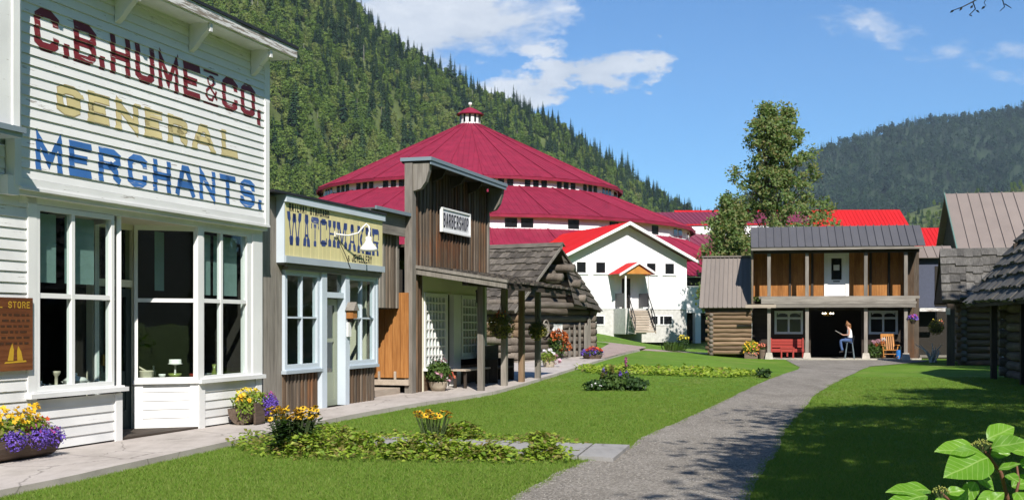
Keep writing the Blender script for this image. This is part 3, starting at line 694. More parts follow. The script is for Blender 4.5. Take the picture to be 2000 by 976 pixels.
def shingles(parent, p00, p10, p01, p11, rows, per, mat, name='shingle', th=.03, ragged=.05, miss=0.0, stuff=False, over=.25, flare=.0):
    """overlapping shingles between an eave (p00 to p10) and a ridge (p01 to p11)"""
    p00, p10, p01, p11 = map(Vector, (p00, p10, p01, p11)); nrm = (p10 - p00).cross(p01 - p00).normalized()
    if nrm.z < 0: nrm = -nrm
    allm = MB()
    for r in range(rows):
        t0, t1 = r / rows, min(1.0, (r + 1 + over) / rows); n = per if isinstance(per, int) else per[r % len(per)]
        cuts = [0]
        for i in range(1, n): cuts.append((i + R.uniform(-.3, .3)) / n)
        cuts.append(1)
        for a, b in zip(cuts, cuts[1:]):
            if R.random() < miss: continue
            g = .002 / max((p10 - p00).length, .1); a2, b2 = a + g, b - g
            tt = t0 + R.uniform(-ragged, ragged * .4) / rows; lf = R.uniform(.4, 1.15) * th
            def P(s_, t): return (p00.lerp(p10, s_)).lerp(p01.lerp(p11, s_), t)
            q = [P(a2, tt), P(b2, tt + R.uniform(-.02, .02) / rows), P(b2, t1), P(a2, t1)]
            lift = [nrm * (th * .9 + lf), nrm * (th * .9 + lf + R.uniform(-.3, .3) * th), nrm * .004, nrm * .004]
            bot = [nrm * .002] * 4
            A = [x + l for x, l in zip(q, bot)]; B = [x + l for x, l in zip(q, lift)]
            # local frame so the grain runs up the slope
            if stuff: allm.hexa(A, B)
            else:
                o0 = P((a + b) / 2, t0); ex = (P(1, t0) - P(0, t0)).normalized(); ey = nrm.cross(ex)
                Mx = Matrix((ex, ey, nrm))
                o = MB().hexa([Mx @ (x - o0) for x in A], [Mx @ (x - o0) for x in B]).build(name, mat, parent)
                o.matrix_local = Matrix.Translation(o0) @ Mx.transposed().to_4x4()
    if stuff: allm.build(name + 's', mat, parent, kind='stuff')
def metal_panels(parent, p00, p10, p01, p11, n, mat, rib=.035, rw=.03, name='roof_panel', th=.03):
    p00, p10, p01, p11 = map(Vector, (p00, p10, p01, p11)); nrm = (p10 - p00).cross(p01 - p00).normalized()
    if nrm.z < 0: nrm = -nrm
    ex = (p10 - p00).normalized()
    for i in range(n):
        a, b = i / n, (i + 1) / n; q = [p00.lerp(p10, a), p00.lerp(p10, b), p01.lerp(p11, b), p01.lerp(p11, a)]
        m = MB().hexa(q, [x + nrm * th for x in q])
        s0, s1 = q[0] + nrm * th, q[3] + nrm * th; e = ex * rw
        m.hexa([s0, s0 + e, s1 + e, s1], [x + nrm * rib for x in (s0, s0 + e, s1 + e, s1)])
        m.build(name, mat, parent)
def log_mb(p, q_, r, sag=.0, n=9):
    p, q_ = Vector(p), Vector(q_); m = MB(); k = 5
    pts = [p.lerp(q_, i / k) + Vector((0, 0, R.uniform(-.012, .012))) for i in range(k + 1)]
    return m.tube(pts, [r * R.uniform(.92, 1.06) for _ in pts], n, wob=.05)
def log_wall(parent, u0, u1, v, w0, w1, dia, mat, holes=(), ext=.18, name='log'):
    """stacked logs, broken where an opening (a, b, low, high) stands"""
    w_ = w0 + dia / 2
    while w_ < w1:
        segs = [(u0 - ext * R.uniform(.6, 1.3), u1 + ext * R.uniform(.6, 1.3))]
        for (a, b, lo, hi) in holes:
            if lo < w_ < hi:
                ns = []
                for s0, s1 in segs:
                    if s0 < a: ns.append((s0, min(a, s1)))
                    if s1 > b: ns.append((max(b, s0), s1))
                segs = ns
        for s0, s1 in segs:
            if s1 - s0 > .05: log_mb((s0, v, w_), (s1, v, w_), dia * .53).build(name, mat, parent, smooth=True)
        w_ += dia

# ---- lettering: strokes with mitred joints, chamfered like sign painters' block letters
c_, d_ = .27, .14
FONT = {
 'A': [[(0, 0), (.36, 1), (.64, 1), (1, 0)], [(.2, .32), (.8, .32)]],
 'B': [[(0, 0), (0, 1), (1 - c_, 1), (1, 1 - c_ * .6), (1, .65), (.8, .52), (1, .38), (1, c_ * .6), (1 - c_, 0), (0, 0)], [(0, .52), (.8, .52)]],
 'C': [[(1, .80), (1, 1 - d_), (1 - c_, 1), (c_, 1), (0, 1 - d_), (0, d_), (c_, 0), (1 - c_, 0), (1, d_), (1, .22)]],
 'D': [[(0, 0), (0, 1), (1 - c_, 1), (1, 1 - d_), (1, d_), (1 - c_, 0), (0, 0)]],
 'E': [[(1, 1), (0, 1), (0, 0), (1, 0)], [(0, .5), (.75, .5)]],
 'G': [[(1, .80), (1, 1 - d_), (1 - c_, 1), (c_, 1), (0, 1 - d_), (0, d_), (c_, 0), (1 - c_, 0), (1, d_), (1, .45), (.55, .45)]],
 'H': [[(0, 0), (0, 1)], [(1, 0), (1, 1)], [(0, .5), (1, .5)]],
 'I': [[(.5, 0), (.5, 1)]],
 'J': [[(1, 1), (1, d_), (1 - c_, 0), (c_, 0), (0, d_), (0, .35)]],
 'K': [[(0, 0), (0, 1)], [(1, 1), (.12, .46)], [(.35, .6), (1, 0)]],
 'L': [[(0, 1), (0, 0), (1, 0)]],
 'M': [[(0, 0), (0, 1), (.5, .18), (1, 1), (1, 0)]],
 'N': [[(0, 0), (0, 1), (1, 0), (1, 1)]],
 'O': [[(.5, 1), (c_, 1), (0, 1 - d_), (0, d_), (c_, 0), (1 - c_, 0), (1, d_), (1, 1 - d_), (1 - c_, 1), (.5, 1)]],
 'P': [[(0, 0), (0, 1), (1 - c_, 1), (1, 1 - d_), (1, .45 + c_ * .6), (1 - c_, .45), (0, .45)]],
 'R': [[(0, 0), (0, 1), (1 - c_, 1), (1, 1 - d_), (1, .48 + c_ * .6), (1 - c_, .48), (0, .48)], [(.6, .48), (.86, .3), (.86, .1), (1, 0)]],
 'S': [[(1, .80), (1, 1 - d_), (1 - c_, 1), (c_, 1), (0, 1 - d_), (0, .62), (c_, .51), (1 - c_, .49), (1, .38), (1, d_), (1 - c_, 0), (c_, 0), (0, d_), (0, .2)]],
 'T': [[(0, 1), (1, 1)], [(.5, 1), (.5, 0)]],
 'U': [[(0, 1), (0, d_), (c_, 0), (1 - c_, 0), (1, d_), (1, 1)]],
 'V': [[(0, 1), (.5, 0), (1, 1)]],
 'W': [[(0, 1), (.22, 0), (.5, .8), (.78, 0), (1, 1)]],
 'Y': [[(0, 1), (.5, .5), (1, 1)], [(.5, .5), (.5, 0)]],
 '&': [[(1, .1), (.25, .72), (.25, .9), (.4, 1), (.6, 1), (.75, .9), (.75, .75), (.1, .35), (.1, .15), (.3, 0), (.6, 0), (.95, .4)]],
 '.': [[(.5, 0), (.5, .16)]], ',': [[(.6, .14), (.4, -.2)]],
}
def strokes(ch, x0, z0, wd, ht, t):
    """list of quads (convex) in the sign plane"""
    out = []
    for line in FONT[ch]:
        P = [Vector((x0 + t / 2 + a * (wd - t), z0 + t / 2 + b * (ht - t))) for a, b in line]; n = len(P)
        closed = (P[0] - P[-1]).length < 1e-6
        offs = []
        for i in range(n):
            dp = (P[i] - P[i - 1]).normalized() if i > 0 else ((P[0] - P[-2]).normalized() if closed else None)
            dn = (P[i + 1] - P[i]).normalized() if i < n - 1 else ((P[1] - P[0]).normalized() if closed else None)
            if dp is None: nrm = Vector((-dn.y, dn.x)); k = 1
            elif dn is None: nrm = Vector((-dp.y, dp.x)); k = 1
            else:
                a, b = Vector((-dp.y, dp.x)), Vector((-dn.y, dn.x)); nrm = a + b
                nrm = nrm.normalized() if nrm.length > 1e-3 else a; k = 1 / max(.45, nrm.dot(a))
            offs.append(nrm * (t / 2) * k)
        for i in range(n - 1):
            e = (P[i + 1] - P[i]).normalized() * (t / 2)
            a, b = P[i] - (e if i == 0 and not closed else e * 0), P[i + 1] + (e if i == n - 2 and not closed else e * 0)
            out.append([a + offs[i], a - offs[i], b - offs[i + 1], b + offs[i + 1]])
    return out
def clip_band(poly, lo, hi):
    for sgn, lim in ((1, lo), (-1, hi)):
        res = []
        for i in range(len(poly)):
            a, b = poly[i], poly[(i + 1) % len(poly)]; da, db = sgn * (a.y - lim), sgn * (b.y - lim)
            if da >= 0: res.append(a)
            if da * db < 0: res.append(a.lerp(b, da / (da - db)))
        poly = res
        if len(poly) < 3: return []
    return poly
def paint(parent, polys, mat, v=None, bands=None, name='letter', lift=.0025):
    """thin paint laid on a flat face at v, or on lapped boards given as bands (low, high, v low, v high)"""
    m = MB()
    for p in polys:
        for (lo, hi, va, vb) in (bands or [(-99, 99, v, v)]):
            q_ = clip_band(p, lo, hi) if bands else p
            if len(q_) < 3: continue
            pts = []
            for a in q_:
                vv = va if not bands else va + (vb - va) * (a.y - lo) / (hi - lo)
                pts.append((a.x, vv - lift, a.y))
            n = (Vector(pts[1]) - Vector(pts[0])).cross(Vector(pts[2]) - Vector(pts[0]))
            m.poly(pts if n.y < 0 else list(reversed(pts)))
    return m.build(name, mat, parent) if m.f else None

# ================================================================== general store
def world_frame(o2, z): return (o2[0], o2[1], z)
H = thing('general_store', 'white clapboard false front store lettered GENERAL MERCHANTS with large display windows', 'store', (-5.700, 13.894, .08), 17.4)
siding(H, -2.6, .13, 0, 3.02, .125, 0, white); siding(H, .13, 1.79, .02, .62, .125, 0, white)
part('trim', white_trim, H, (.13, -.03, .62, .28, .05, 3.0)); part('corner_post', white_trim, H, (1.79, -.035, 0, 1.93, .1, .62))
sw = window(H, .28, 1.77, .72, 2.92, .02, us=(.96,), ws=(1.855,), fr=.06, bar=.06, mat=white_trim, depth=.09)
part('sill', white, H, (.10, -.10, .645, 1.98, .12, .70)); part('sill', white, H, (.2, -.05, .70, 1.80, .1, .722))
part('head_trim', white, H, (-.0, -.03, 2.925, 5.62, .03, 3.0)); part('soffit', white, H, (-.14, -.12, 3.0, 5.62, .0, 3.055))
# recessed doorway between the show windows
part('threshold', dark_wood, H, (1.93, -.02, -.02, 3.8, 1.0, .03)); part('entry_ceiling', cream, H, (1.77, .03, 2.93, 3.84, 1.0, 2.97))
dr = MB(); dr.box(2.42, .72, .03, 2.56, .78, 2.02).box(3.08, .72, .03, 3.2, .78, 2.02).box(2.56, .72, .03, 3.08, .78, .3).box(2.56, .72, 1.9, 3.08, .78, 2.02).box(2.56, .735, .3, 3.08, .765, .85)
dr = dr.build('door', wood('dark_green_door', [(.015, .03, .026), (.03, .05, .045), (.05, .07, .06)], 'z'), H); part('pane', pane_dim, dr, (2.56, .745, .85, 3.08, .753, 1.9)); part('handle', brass, dr, (2.5, .68, .95, 2.53, .72, 1.1))
part('door_frame', cream, H, (2.30, .70, .03, 2.42, .82, 2.93), (3.2, .70, .03, 3.27, .82, 2.93), (2.42, .70, 2.04, 3.2, .82, 2.14), (2.42, .70, 2.85, 3.2, .82, 2.93))
part('transom', pane_dim, H, (2.42, .75, 2.14, 3.2, .756, 2.85))
# the near splay: show window turned into the doorway
def splay(a, b, ws_, nm_panel=True):
    a, b = Vector((*a, 0)), Vector((*b, 0)); d = (b - a).normalized(); L = (b - a).length; n = Vector((d.y, -d.x, 0))
    sp = bpy.data.objects.new('splayed_window', None); col.objects.link(sp); sp.parent = H
    sp.location = a; sp.rotation_euler = (0, 0, math.atan2(d.y, d.x))
    for w0 in (.0, .125, .25, .375, .5):
        MB().hexa([(.12, -.012, w0 + .04), (L - .12, -.012, w0 + .04), (L - .12, .01, w0 + .04), (.12, .01, w0 + .04)], [(.12, -.001, w0 + .163), (L - .12, -.001, w0 + .163), (L - .12, .01, w0 + .163), (.12, .01, w0 + .163)]).build('siding_board', white, sp)
    part('panel_frame', white_trim, sp, (0, -.03, 0, .12, .02, .66), (L - .12, -.03, 0, L, .02, .66), (.12, -.03, 0, L - .12, .02, .04))
    part('sill', white, sp, (-.02, -.07, .66, L + .03, .06, .715))
    m = MB().box(0, -.03, .715, .05, .03, 2.93).box(L - .05, -.03, .715, L, .03, 2.93).box(.05, -.025, .715, L - .05, .025, .75).box(.05, -.02, 1.83, L - .05, .02, 1.885).box(.05, -.025, 2.86, L - .05, .025, 2.93)
    m.build('sash', white_trim, sp)
    part('pane', pane_m, sp, (.05, -.003, .75, L - .05, .003, 1.83)); part('pane', pane_m, sp, (.05, -.003, 1.885, L - .05, .003, 2.86))
splay((3.22, .69), (3.79, .0), 0); splay((1.93, .02), (2.35, .69), 0)
part('corner_post', white_trim, H, (3.76, -.035, 0, 3.92, .06, .66)); part('corner_post', white_trim, H, (3.74, -.03, .715, 3.87, .05, 2.925))
siding(H, 3.92, 5.42, .02, .655, .125, 0, white); part('corner_post', white_trim, H, (5.42, -.03, 0, 5.60, .08, .655))
part('sill', white, H, (3.74, -.09, .655, 5.63, .1, .715))
window(H, 3.87, 5.2, .715, 2.925, .02, us=(4.42,), ws=(1.86,), fr=.045, bar=.06, mat=white_trim, depth=.08)
part('reveal', white_trim, H, (5.2, -.02, .715, 5.3, .12, 2.925)); part('pilaster', white_trim, H, (5.3, -.04, .715, 5.60, .1, 2.925))
# the lettered false front, board by board
SV, SP, SW0 = -.12, .1195, 3.19
bands = []
k = 0
while SW0 + k * SP < 5.75:
    lo = SW0 + k * SP; bands.append((lo, lo + SP, SV - .022, SV - .003)); k += 1
siding(H, -.13, 5.49, SW0, 5.76, SP, SV, white_sign, lap=.022)
part('skirt_board', white_sign, H, (-.13, SV - .028, 3.09, 5.49, SV + .02, 3.188)); part('drip_moulding', white, H, (-.16, SV - .05, 3.055, 5.62, SV + .02, 3.089))
part('sign_corner', white_trim, H, (5.49, SV - .035, 3.09, 5.62, SV + .1, 5.05)); part('sign_corner', white_trim, H, (-.24, SV - .03, 3.09, -.13, SV + .1, 5.9))
part('upper_corner', white_trim, H, (5.49, SV - .02, 5.05, 5.66, SV + .1, 5.78))
part('back_wall', white, H, (-2.6, .05, 3.02, 5.6, .12, 6.0)); part('end_wall', white, H, (5.52, .13, 0, 5.6, 7.0, 5.6)); part('end_wall', white, H, (-2.6, .13, 0, -2.52, 7.0, 5.6))
part('fascia', white_worn, H, (-2.6, -.52, 5.78, 5.86, -.48, 5.92)); part('eave_soffit', white, H, (-2.6, -.48, 5.755, 5.82, .04, 5.78))
part('roof_cap', black_metal, H, (-2.6, -.54, 5.922, 5.88, .3, 5.965)); part('roof', dark_wood, H, (-2.6, .13, 5.6, 5.6, 7.0, 5.66))
for bu in (-.1, 1.62, 3.33, 5.06):
    m = MB(); pr = [(.0 + SV - .02, 5.755), (-.44, 5.755), (-.44, 5.68), (-.40, 5.63), (-.33, 5.56), (-.25, 5.46), (-.2, 5.41), (SV - .02, 5.37)]
    m.prism([(bu, a, b) for a, b in pr], (.10, 0, 0)); br = m.build('bracket', white, H)
    MB().prism([(bu + .02, -.442, 5.64), (bu + .08, -.442, 5.64), (bu + .08, -.442, 5.745), (bu + .02, -.442, 5.745)], (0, -.03, 0)).build('bracket_end', white, br)
def word(txt, placed, z0, z1, t, mat, parent=H, b=bands, v=None, out=None):
    for ch, x0, x1 in placed:
        zz0, zz1, tt = z0, z1, t
        P = strokes(ch, x0, zz0, x1 - x0, zz1 - zz0, tt)
        if out: paint(parent, strokes(ch, x0 - out[1], zz0 - out[1], x1 - x0 + 2 * out[1], zz1 - zz0 + 2 * out[1], tt + 2 * out[1]), out[0], v=v, bands=b, name='letter_outline', lift=.0022)
        paint(parent, P, mat, v=v, bands=b, lift=.0040)
word('', [('C', .10, .53), ('.', .60, .74), ('B', .81, 1.24), ('.', 1.30, 1.42), ('H', 1.53, 1.95), ('U', 2.06, 2.49), ('M', 2.58, 3.07), ('E', 3.19, 3.62), ('C', 4.22, 4.66), ('O', 4.76, 5.19), (',', 5.23, 5.40)], 4.715, 5.215, .105, letter_red)
word('', [('&', 3.74, 4.09)], 4.77, 5.14, .04, letter_red)
paint(H, [[Vector((3.72, 5.17)), Vector((4.12, 5.17)), Vector((4.12, 5.205)), Vector((3.72, 5.205))], [Vector((3.72, 4.715)), Vector((4.12, 4.715)), Vector((4.12, 4.745)), Vector((3.72, 4.745))]], letter_red, bands=bands, lift=.004)
gx_ = [('G', .51, .93), ('E', 1.1, 1.5), ('N', 1.66, 2.12), ('E', 2.29, 2.66), ('R', 2.83, 3.28), ('A', 3.44, 3.98), ('L', 4.22, 4.66)]
word('', gx_, 4.035, 4.385, .095, letter_cream, out=(letter_brown, .012))
for ch, x0, x1 in gx_:      # wedge serifs
    feet = {'G': [(x1 - .05, 4.30)], 'E': [(x0, 4.385), (x0, 4.035)], 'N': [(x0, 4.385), (x0, 4.035), (x1 - .05, 4.385)], 'R': [(x0, 4.385), (x0, 4.035)], 'A': [(x0, 4.035), (x1 - .05, 4.035)], 'L': [(x0, 4.385), (x0, 4.035)]}[ch]
    for a, zf in feet: paint(H, [[Vector((a - .05, zf - .025)), Vector((a + .12, zf - .025)), Vector((a + .10, zf + .025)), Vector((a - .03, zf + .025))]], letter_cream, bands=bands, name='serif', lift=.0044)
word('', [('M', .12, .60), ('E', .72, 1.15), ('R', 1.29, 1.74), ('C', 1.90, 2.32), ('H', 2.46, 2.88), ('A', 3.0, 3.48), ('N', 3.60, 4.03), ('T', 4.15, 4.6), ('S', 4.74, 5.18), ('.', 5.28, 5.40)], 3.315, 3.745, .10, letter_blue)
# projecting upper bay at the street's near end, with its little hood
part('bay_wall', white, H, (-2.4, -.36, 3.70, -.54, .04, 5.77)); part('bay_corner', white_trim, H, (-.54, -.38, 3.70, -.43, .04, 5.77)); part('hood', cap_metal, H, (-2.4, -.50, 3.62, -.47, .04, 3.68)); part('hood_trim', grey_blue, H, (-2.4, -.47, 3.57, -.50, .0, 3.618))
siding(H, -2.4, -.26, 3.03, 3.55, .125, -.02, white); part('bracket_block', white_trim, H, (-.34, -.14, 2.98, -.15, -.03, 3.2))
# inside: dim room, shelf, roller blinds
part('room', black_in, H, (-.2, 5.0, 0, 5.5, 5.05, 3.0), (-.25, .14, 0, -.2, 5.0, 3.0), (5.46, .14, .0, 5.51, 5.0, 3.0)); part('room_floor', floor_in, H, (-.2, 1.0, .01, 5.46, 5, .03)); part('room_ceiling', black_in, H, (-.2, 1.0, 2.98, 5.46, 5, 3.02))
part('display_shelf', floor_in, H, (.2, .1, .66, 1.85, .75, .70)); part('display_shelf', floor_in, H, (3.85, .1, .66, 5.4, .75, .70)); part('partition', black_in, H, (1.88, .8, 0, 2.3, .85, 2.97), (3.3, .8, 0, 3.36, 2.0, 2.97))
for (a, b, lo) in ((.42, .86, 2.02), (1.03, 1.6, 2.02), (3.95, 4.38, 1.95), (4.47, 5.15, 1.95)): part('roller_blind', blind, H, (a, .16, lo, b, .165, 2.85)); 
part('roller_blind', blind, H, (3.45, .5, 2.0, 3.68, .505, 2.85))

def ware(name, label, cat, prof, u, v, w_, mat, extra=None, n=16, group=None):
    a = rad(90 - 17.4); p = Vector((u, v)); wx = -5.700 + p.x * math.cos(a) - p.y * math.sin(a); wy = 13.894 + p.x * math.sin(a) + p.y * math.cos(a)
    o = MB().lathe(prof, n); 
    if extra: extra(o)
    return tag(o.build(name, mat, None, smooth=True, loc=(wx, wy, .08 + w_)), label, cat, group)
def pitcher_x(m): m.tube([(-.07, 0, .2), (-.14, 0, .19), (-.15, 0, .12), (-.09, 0, .06)], .012, 6); m.tube([(.06, 0, .2), (.11, 0, .235)], [.03, .015], 6)
ware('pitcher', 'large white pitcher standing in the left show window', 'pitcher', [(.06, 0), (.10, .06), (.095, .12), (.06, .18), (.075, .24)], .52, .34, .70, china, pitcher_x)
ware('pitcher', 'small white jug in front of the large pitcher', 'jug', [(.03, 0), (.05, .04), (.035, .1), (.04, .13)], .62, .22, .70, china, lambda m: m.tube([(.03, 0, .1), (.075, 0, .09), (.07, 0, .05), (.04, 0, .03)], .007, 5))
ware('sugar_bowl', 'silver tea bowl between the pitcher and the mullion', 'bowl', [(.03, 0), (.055, .03), (.05, .06), (.03, .075), (.012, .09)], .84, .25, .70, plain('old_silver', (.5, .5, .48), .25, metal=.8))
def tureen_x(m): m.tube([(-.15, 0, .08), (-.185, 0, .09), (-.15, 0, .06)], .01, 5); m.tube([(.15, 0, .08), (.185, 0, .09), (.15, 0, .06)], .01, 5)
ware('tureen', 'white lidded china tureen in the left show window', 'tureen', [(.09, 0), (.15, .04), (.15, .1), (.155, .105), (.11, .14), (.03, .155), (.015, .17), (.025, .185), (.01, .2)], 1.38, .27, .70, china, tureen_x)
ware('wooden_ornament', 'wooden spool with a butterfly key behind the tureen', 'ornament', [(.05, 0), (.05, .02), (.02, .03), (.02, .16), (.05, .2), (.05, .23)], 1.12, .36, .70, china_tan)
ware('crock', 'cream stoneware crock with a ladle in the doorway show window', 'crock', [(.085, 0), (.1, .02), (.1, .13), (.108, .14), (.085, .15)], 3.42, .62, .70, china_tan, lambda m: m.tube([(0, 0, .14), (-.06, 0, .17), (-.11, 0, .2)], .014, 6))
ware('bottle', 'small dark bottle behind the white cups', 'bottle', [(.03, 0), (.033, .12), (.012, .16), (.014, .21)], 3.68, .68, .70, plain('dark_bottle', (.02, .025, .02), .1, spec=.7))
ware('cup', 'white china cup on a folded cloth in the show window', 'cup', [(.025, 0), (.05, .05), (.05, .07)], 3.66, .52, .72, china)
ware('bowl', 'olive green glass bowl at the corner of the show window', 'bowl', [(.04, 0), (.09, .05), (.1, .09)], 3.93, .48, .70, green_ware)
ware('plate', 'white platter lying on the corner shelf of the window', 'plate', [(.05, 0), (.16, .012), (.165, .018)], 3.78, .35, .70, china)
ware('tin', 'round red tin in the right hand show window', 'tin', [(.09, 0), (.09, .07), (.095, .075)], 4.22, .32, .70, red_ware)
ware('bowl', 'clear glass dish beside the red tin', 'bowl', [(.05, 0), (.1, .06), (.105, .07)], 4.52, .34, .70, plain('pressed_glass', (.4, .44, .42), .1, spec=.7))
ware('cake_stand', 'tall cake stand with a pale cake near the corner post', 'cake stand', [(.06, 0), (.015, .03), (.015, .2), (.11, .22), (.11, .225), (.09, .23), (.09, .29)], 4.12, .6, .70, china)
ware('vase', 'slim green vase near the right hand jamb', 'vase', [(.03, 0), (.05, .05), (.02, .12), (.035, .2)], 4.72, .3, .70, green_ware)
# carved plaque
pq = thing('wooden_plaque', 'carved brown wooden plaque with a gold emblem on the white wall', 'plaque', (-5.700, 13.894, .08), 17.4)
part('panel', plaque_m, pq, (-.9, -.07, .985, .16, -.032, 1.82))
for ch, x0, x1 in [('S', -.50, -.44), ('T', -.36, -.30), ('E', -.62, -.56)] if False else []: pass
tx = 'GENERAL STORE'; x = -.86
for ch in tx:
    if ch != ' ': paint(pq, strokes(ch, x, 1.70, .056, .075, .012), gold, v=-.07)
    x += .076
for i in range(6):
    x = -.84
    while x < .08:
        L = R.uniform(.04, .12); paint(pq, [[Vector((x, 1.61 - i * .065)), Vector((min(x + L, .1), 1.61 - i * .065)), Vector((min(x + L, .1), 1.635 - i * .065)), Vector((x, 1.635 - i * .065))]], plain('carved_line', (.06, .025, .01), .8) if i == 0 and x == -.84 else bpy.data.materials['carved_line'], v=-.07, name='carved_word'); x += L + .03
def fig(cx, h, lean): return [[Vector((cx - .045, 1.10)), Vector((cx + .05, 1.10)), Vector((cx + .04 + lean, 1.10 + h * .6)), Vector((cx + lean * 1.6, 1.10 + h)), Vector((cx - .03 + lean, 1.10 + h * .6))]]
paint(pq, fig(-.22, .2, .02) + fig(-.06, .17, -.02) + [[Vector((-.32, 1.07)), Vector((.05, 1.08)), Vector((.04, 1.10)), Vector((-.30, 1.09))]], gold, v=-.07, name='emblem')

# ================================================================== watchmaker
Wm = thing('watchmaker_shop', 'small grey shop with yellow WATCHMAKER sign and pale blue window frames', 'shop', (-3.917, 20.411, .08), 17.6)
boards_z(Wm, -.63, .03, -.05, 3.65, .22, 0, grey_wood_z, name='board', jit=.003)
part('side_wall', grey_wood_x, Wm, (-.63, .025, -.05, -.59, 4.5, 3.3)); part('side_wall', grey_wood_x, Wm, (3.84, .05, -.05, 3.9, 4.5, 3.3))
part('roof', black_metal, Wm, (-.62, -.22, 3.69, 3.97, .35, 3.73)); part('upper_wall', grey_wood_x, Wm, (-.6, .1, 3.3, 3.9, .3, 3.69)); MB().hexa([(-.8, .3, 3.5), (3.9, .3, 3.5), (3.9, 4.6, 2.9), (-.8, 4.6, 2.9)], [(-.8, .3, 3.56), (3.9, .3, 3.56), (3.9, 4.6, 2.96), (-.8, 4.6, 2.96)]).build('roof', dark_wood, Wm)
part('upper_wall', grey_wood_x, Wm, (-.59, .022, 2.5, 3.84, .1, 3.5)); part('header', grey_wood_x, Wm, (.03, -.12, 2.44, 3.84, .06, 2.5), (-.1, -.14, 2.49, 3.88, -.121, 2.515))
def wwin(a, b):
    window(Wm, a, b, .735, 2.44, .0, us=((a + b) / 2,), ws=(1.63,), fr=.085, bar=.03, mat=pale_blue, pane=pane_m, depth=.10)
    part('sill', grey_blue, Wm, (a - .04, -.10, .665, b + .05, .02, .72)); part('sill', pale_blue, Wm, (a, -.075, .72, b, .0, .735))
wwin(.04, 1.34); wwin(2.52, 3.82)
part('post', pale_blue, Wm, (1.36, -.09, -.02, 1.56, .08, 2.44)); part('post', pale_blue, Wm, (2.33, -.09, -.02, 2.50, .08, 2.44)); part('post', pale_blue, Wm, (3.825, -.06, .665, 3.90, .08, 2.44))
part('transom_bar', pale_blue, Wm, (1.56, -.06, 2.0, 2.33, .06, 2.10)); part('transom', pane_dim, Wm, (1.56, .0, 2.10, 2.33, .006, 2.44))
d_ = MB().box(1.57, .08, 0, 1.68, .12, 1.98).box(2.2, .08, 0, 2.32, .12, 1.98).box(1.68, .08, 0, 2.2, .12, .12).box(1.68, .08, 1.86, 2.2, .12, 1.98).box(1.68, .085, 1.18, 2.2, .115, 1.25).box(1.68, .09, .12, 2.2, .11, .62)
d_ = d_.build('door', green_grey, Wm); part('pane', pane_m, d_, (1.68, .098, .62, 2.2, .104, 1.18)); part('pane', pane_m, d_, (1.68, .098, 1.25, 2.2, .104, 1.86)); part('handle', brass, d_, (1.61, .04, .95, 1.64, .08, 1.0))
part('threshold', grey_wood_x, Wm, (1.5, -.1, -.05, 2.4, .1, .0))
boards_z(Wm, .05, 1.36, -.06, .66, .13, .0, [brown_z, brown_z, grey_brown_z], batten=.05, ragged=.03, jit=.012); boards_z(Wm, 2.50, 3.84, -.06, .66, .13, .0, [brown_z, brown_z, grey_brown_z], batten=.05, ragged=.03, jit=.012)
part('room', cream, Wm, (3.7, .12, 0, 3.76, 3, 2.5)); part('room', log_x, Wm, (-.7, 3.0, 0, 3.76, 3.05, 2.6)); part('room', log_x, Wm, (-.7, .12, 0, -.64, 3, 2.6)); part('room_floor', floor_in, Wm, (-.64, .12, -.02, 3.7, 3, .0)); part('room_ceiling', floor_in, Wm, (-.7, .12, 2.6, 3.76, 3.05, 2.65)); part('display_shelf', floor_in, Wm, (.1, .1, .6, 1.4, .6, .66)); part('display_shelf', floor_in, Wm, (2.5, .1, .6, 3.7, .6, .66))
# sign box
sgn = -.15
part('sign_side', pale_blue, Wm, (-.17, sgn, 2.55, -.14, .10, 3.69)); part('sign_side', yellow_paint, Wm, (3.90, sgn + .01, 2.58, 3.925, .0, 3.66))
n = 26
for i in range(n):
    a = -.14 + 4.04 * i / n; MB().box(a + .002, sgn - R.uniform(0, .003), 2.64, a + 4.04 / n - .003, sgn + .02, 3.60).build('sign_board', yellow_paint, Wm)
part('sign_moulding', grey_blue, Wm, (-.18, sgn - .045, 2.55, 3.93, sgn - .003, 2.665)); part('sign_moulding', pale_blue, Wm, (-.18, sgn - .05, 3.57, 3.94, sgn - .003, 3.685)); part('sign_base', grey_wood_x, Wm, (-.14, sgn, 2.52, 3.90, 0, 2.55))
def row(parent, txt, x0, x1, z0, z1, t, mat, v, slope=0.0, fill=.78):
    p = (x1 - x0) / len(txt)
    for i, ch in enumerate(txt):
        if ch != ' ': paint(parent, strokes(ch, x0 + i * p, z0 + slope * i, p * fill, z1 - z0, t), mat, v=v)
row(Wm, 'RAILWAY STANDARD', -.01, 1.53, 3.43, 3.56, .026, letter_black, sgn - .003); row(Wm, 'JEWELLERY', 2.47, 3.40, 2.69, 2.84, .026, letter_black, sgn - .003, fill=.8); row(Wm, '&', 2.28, 2.40, 2.69, 2.80, .014, letter_black, sgn - .003)
def pinch(p, q_, fat=.12, thin=.034, fl=.3):
    """a stroke with heavy slab ends and a thin waist"""
    p, q_ = Vector(p), Vector(q_); d = q_ - p; out = []
    s_ = Vector((1, 0))
    def quad(t0, w0, t1, w1): a, b = p + d * t0, p + d * t1; return [a - s_ * w0 / 2, a + s_ * w0 / 2, b + s_ * w1 / 2, b - s_ * w1 / 2]
    return [quad(0, fat, fl * .7, fat), quad(fl * .7, fat, fl, thin), quad(fl, thin, 1 - fl, thin), quad(1 - fl, thin, 1 - fl * .7, fat), quad(1 - fl * .7, fat, 1, fat)]
def blk(x0, z0, x1, z1): return [Vector((x0, z0)), Vector((x1, z0)), Vector((x1, z1)), Vector((x0, z1))]
def octo(x0, z0, x1, z1, c): return [Vector(p) for p in ((x0 + c, z0), (x1 - c, z0), (x1, z0 + c), (x1, z1 - c), (x1 - c, z1), (x0 + c, z1), (x0, z1 - c), (x0, z0 + c))]
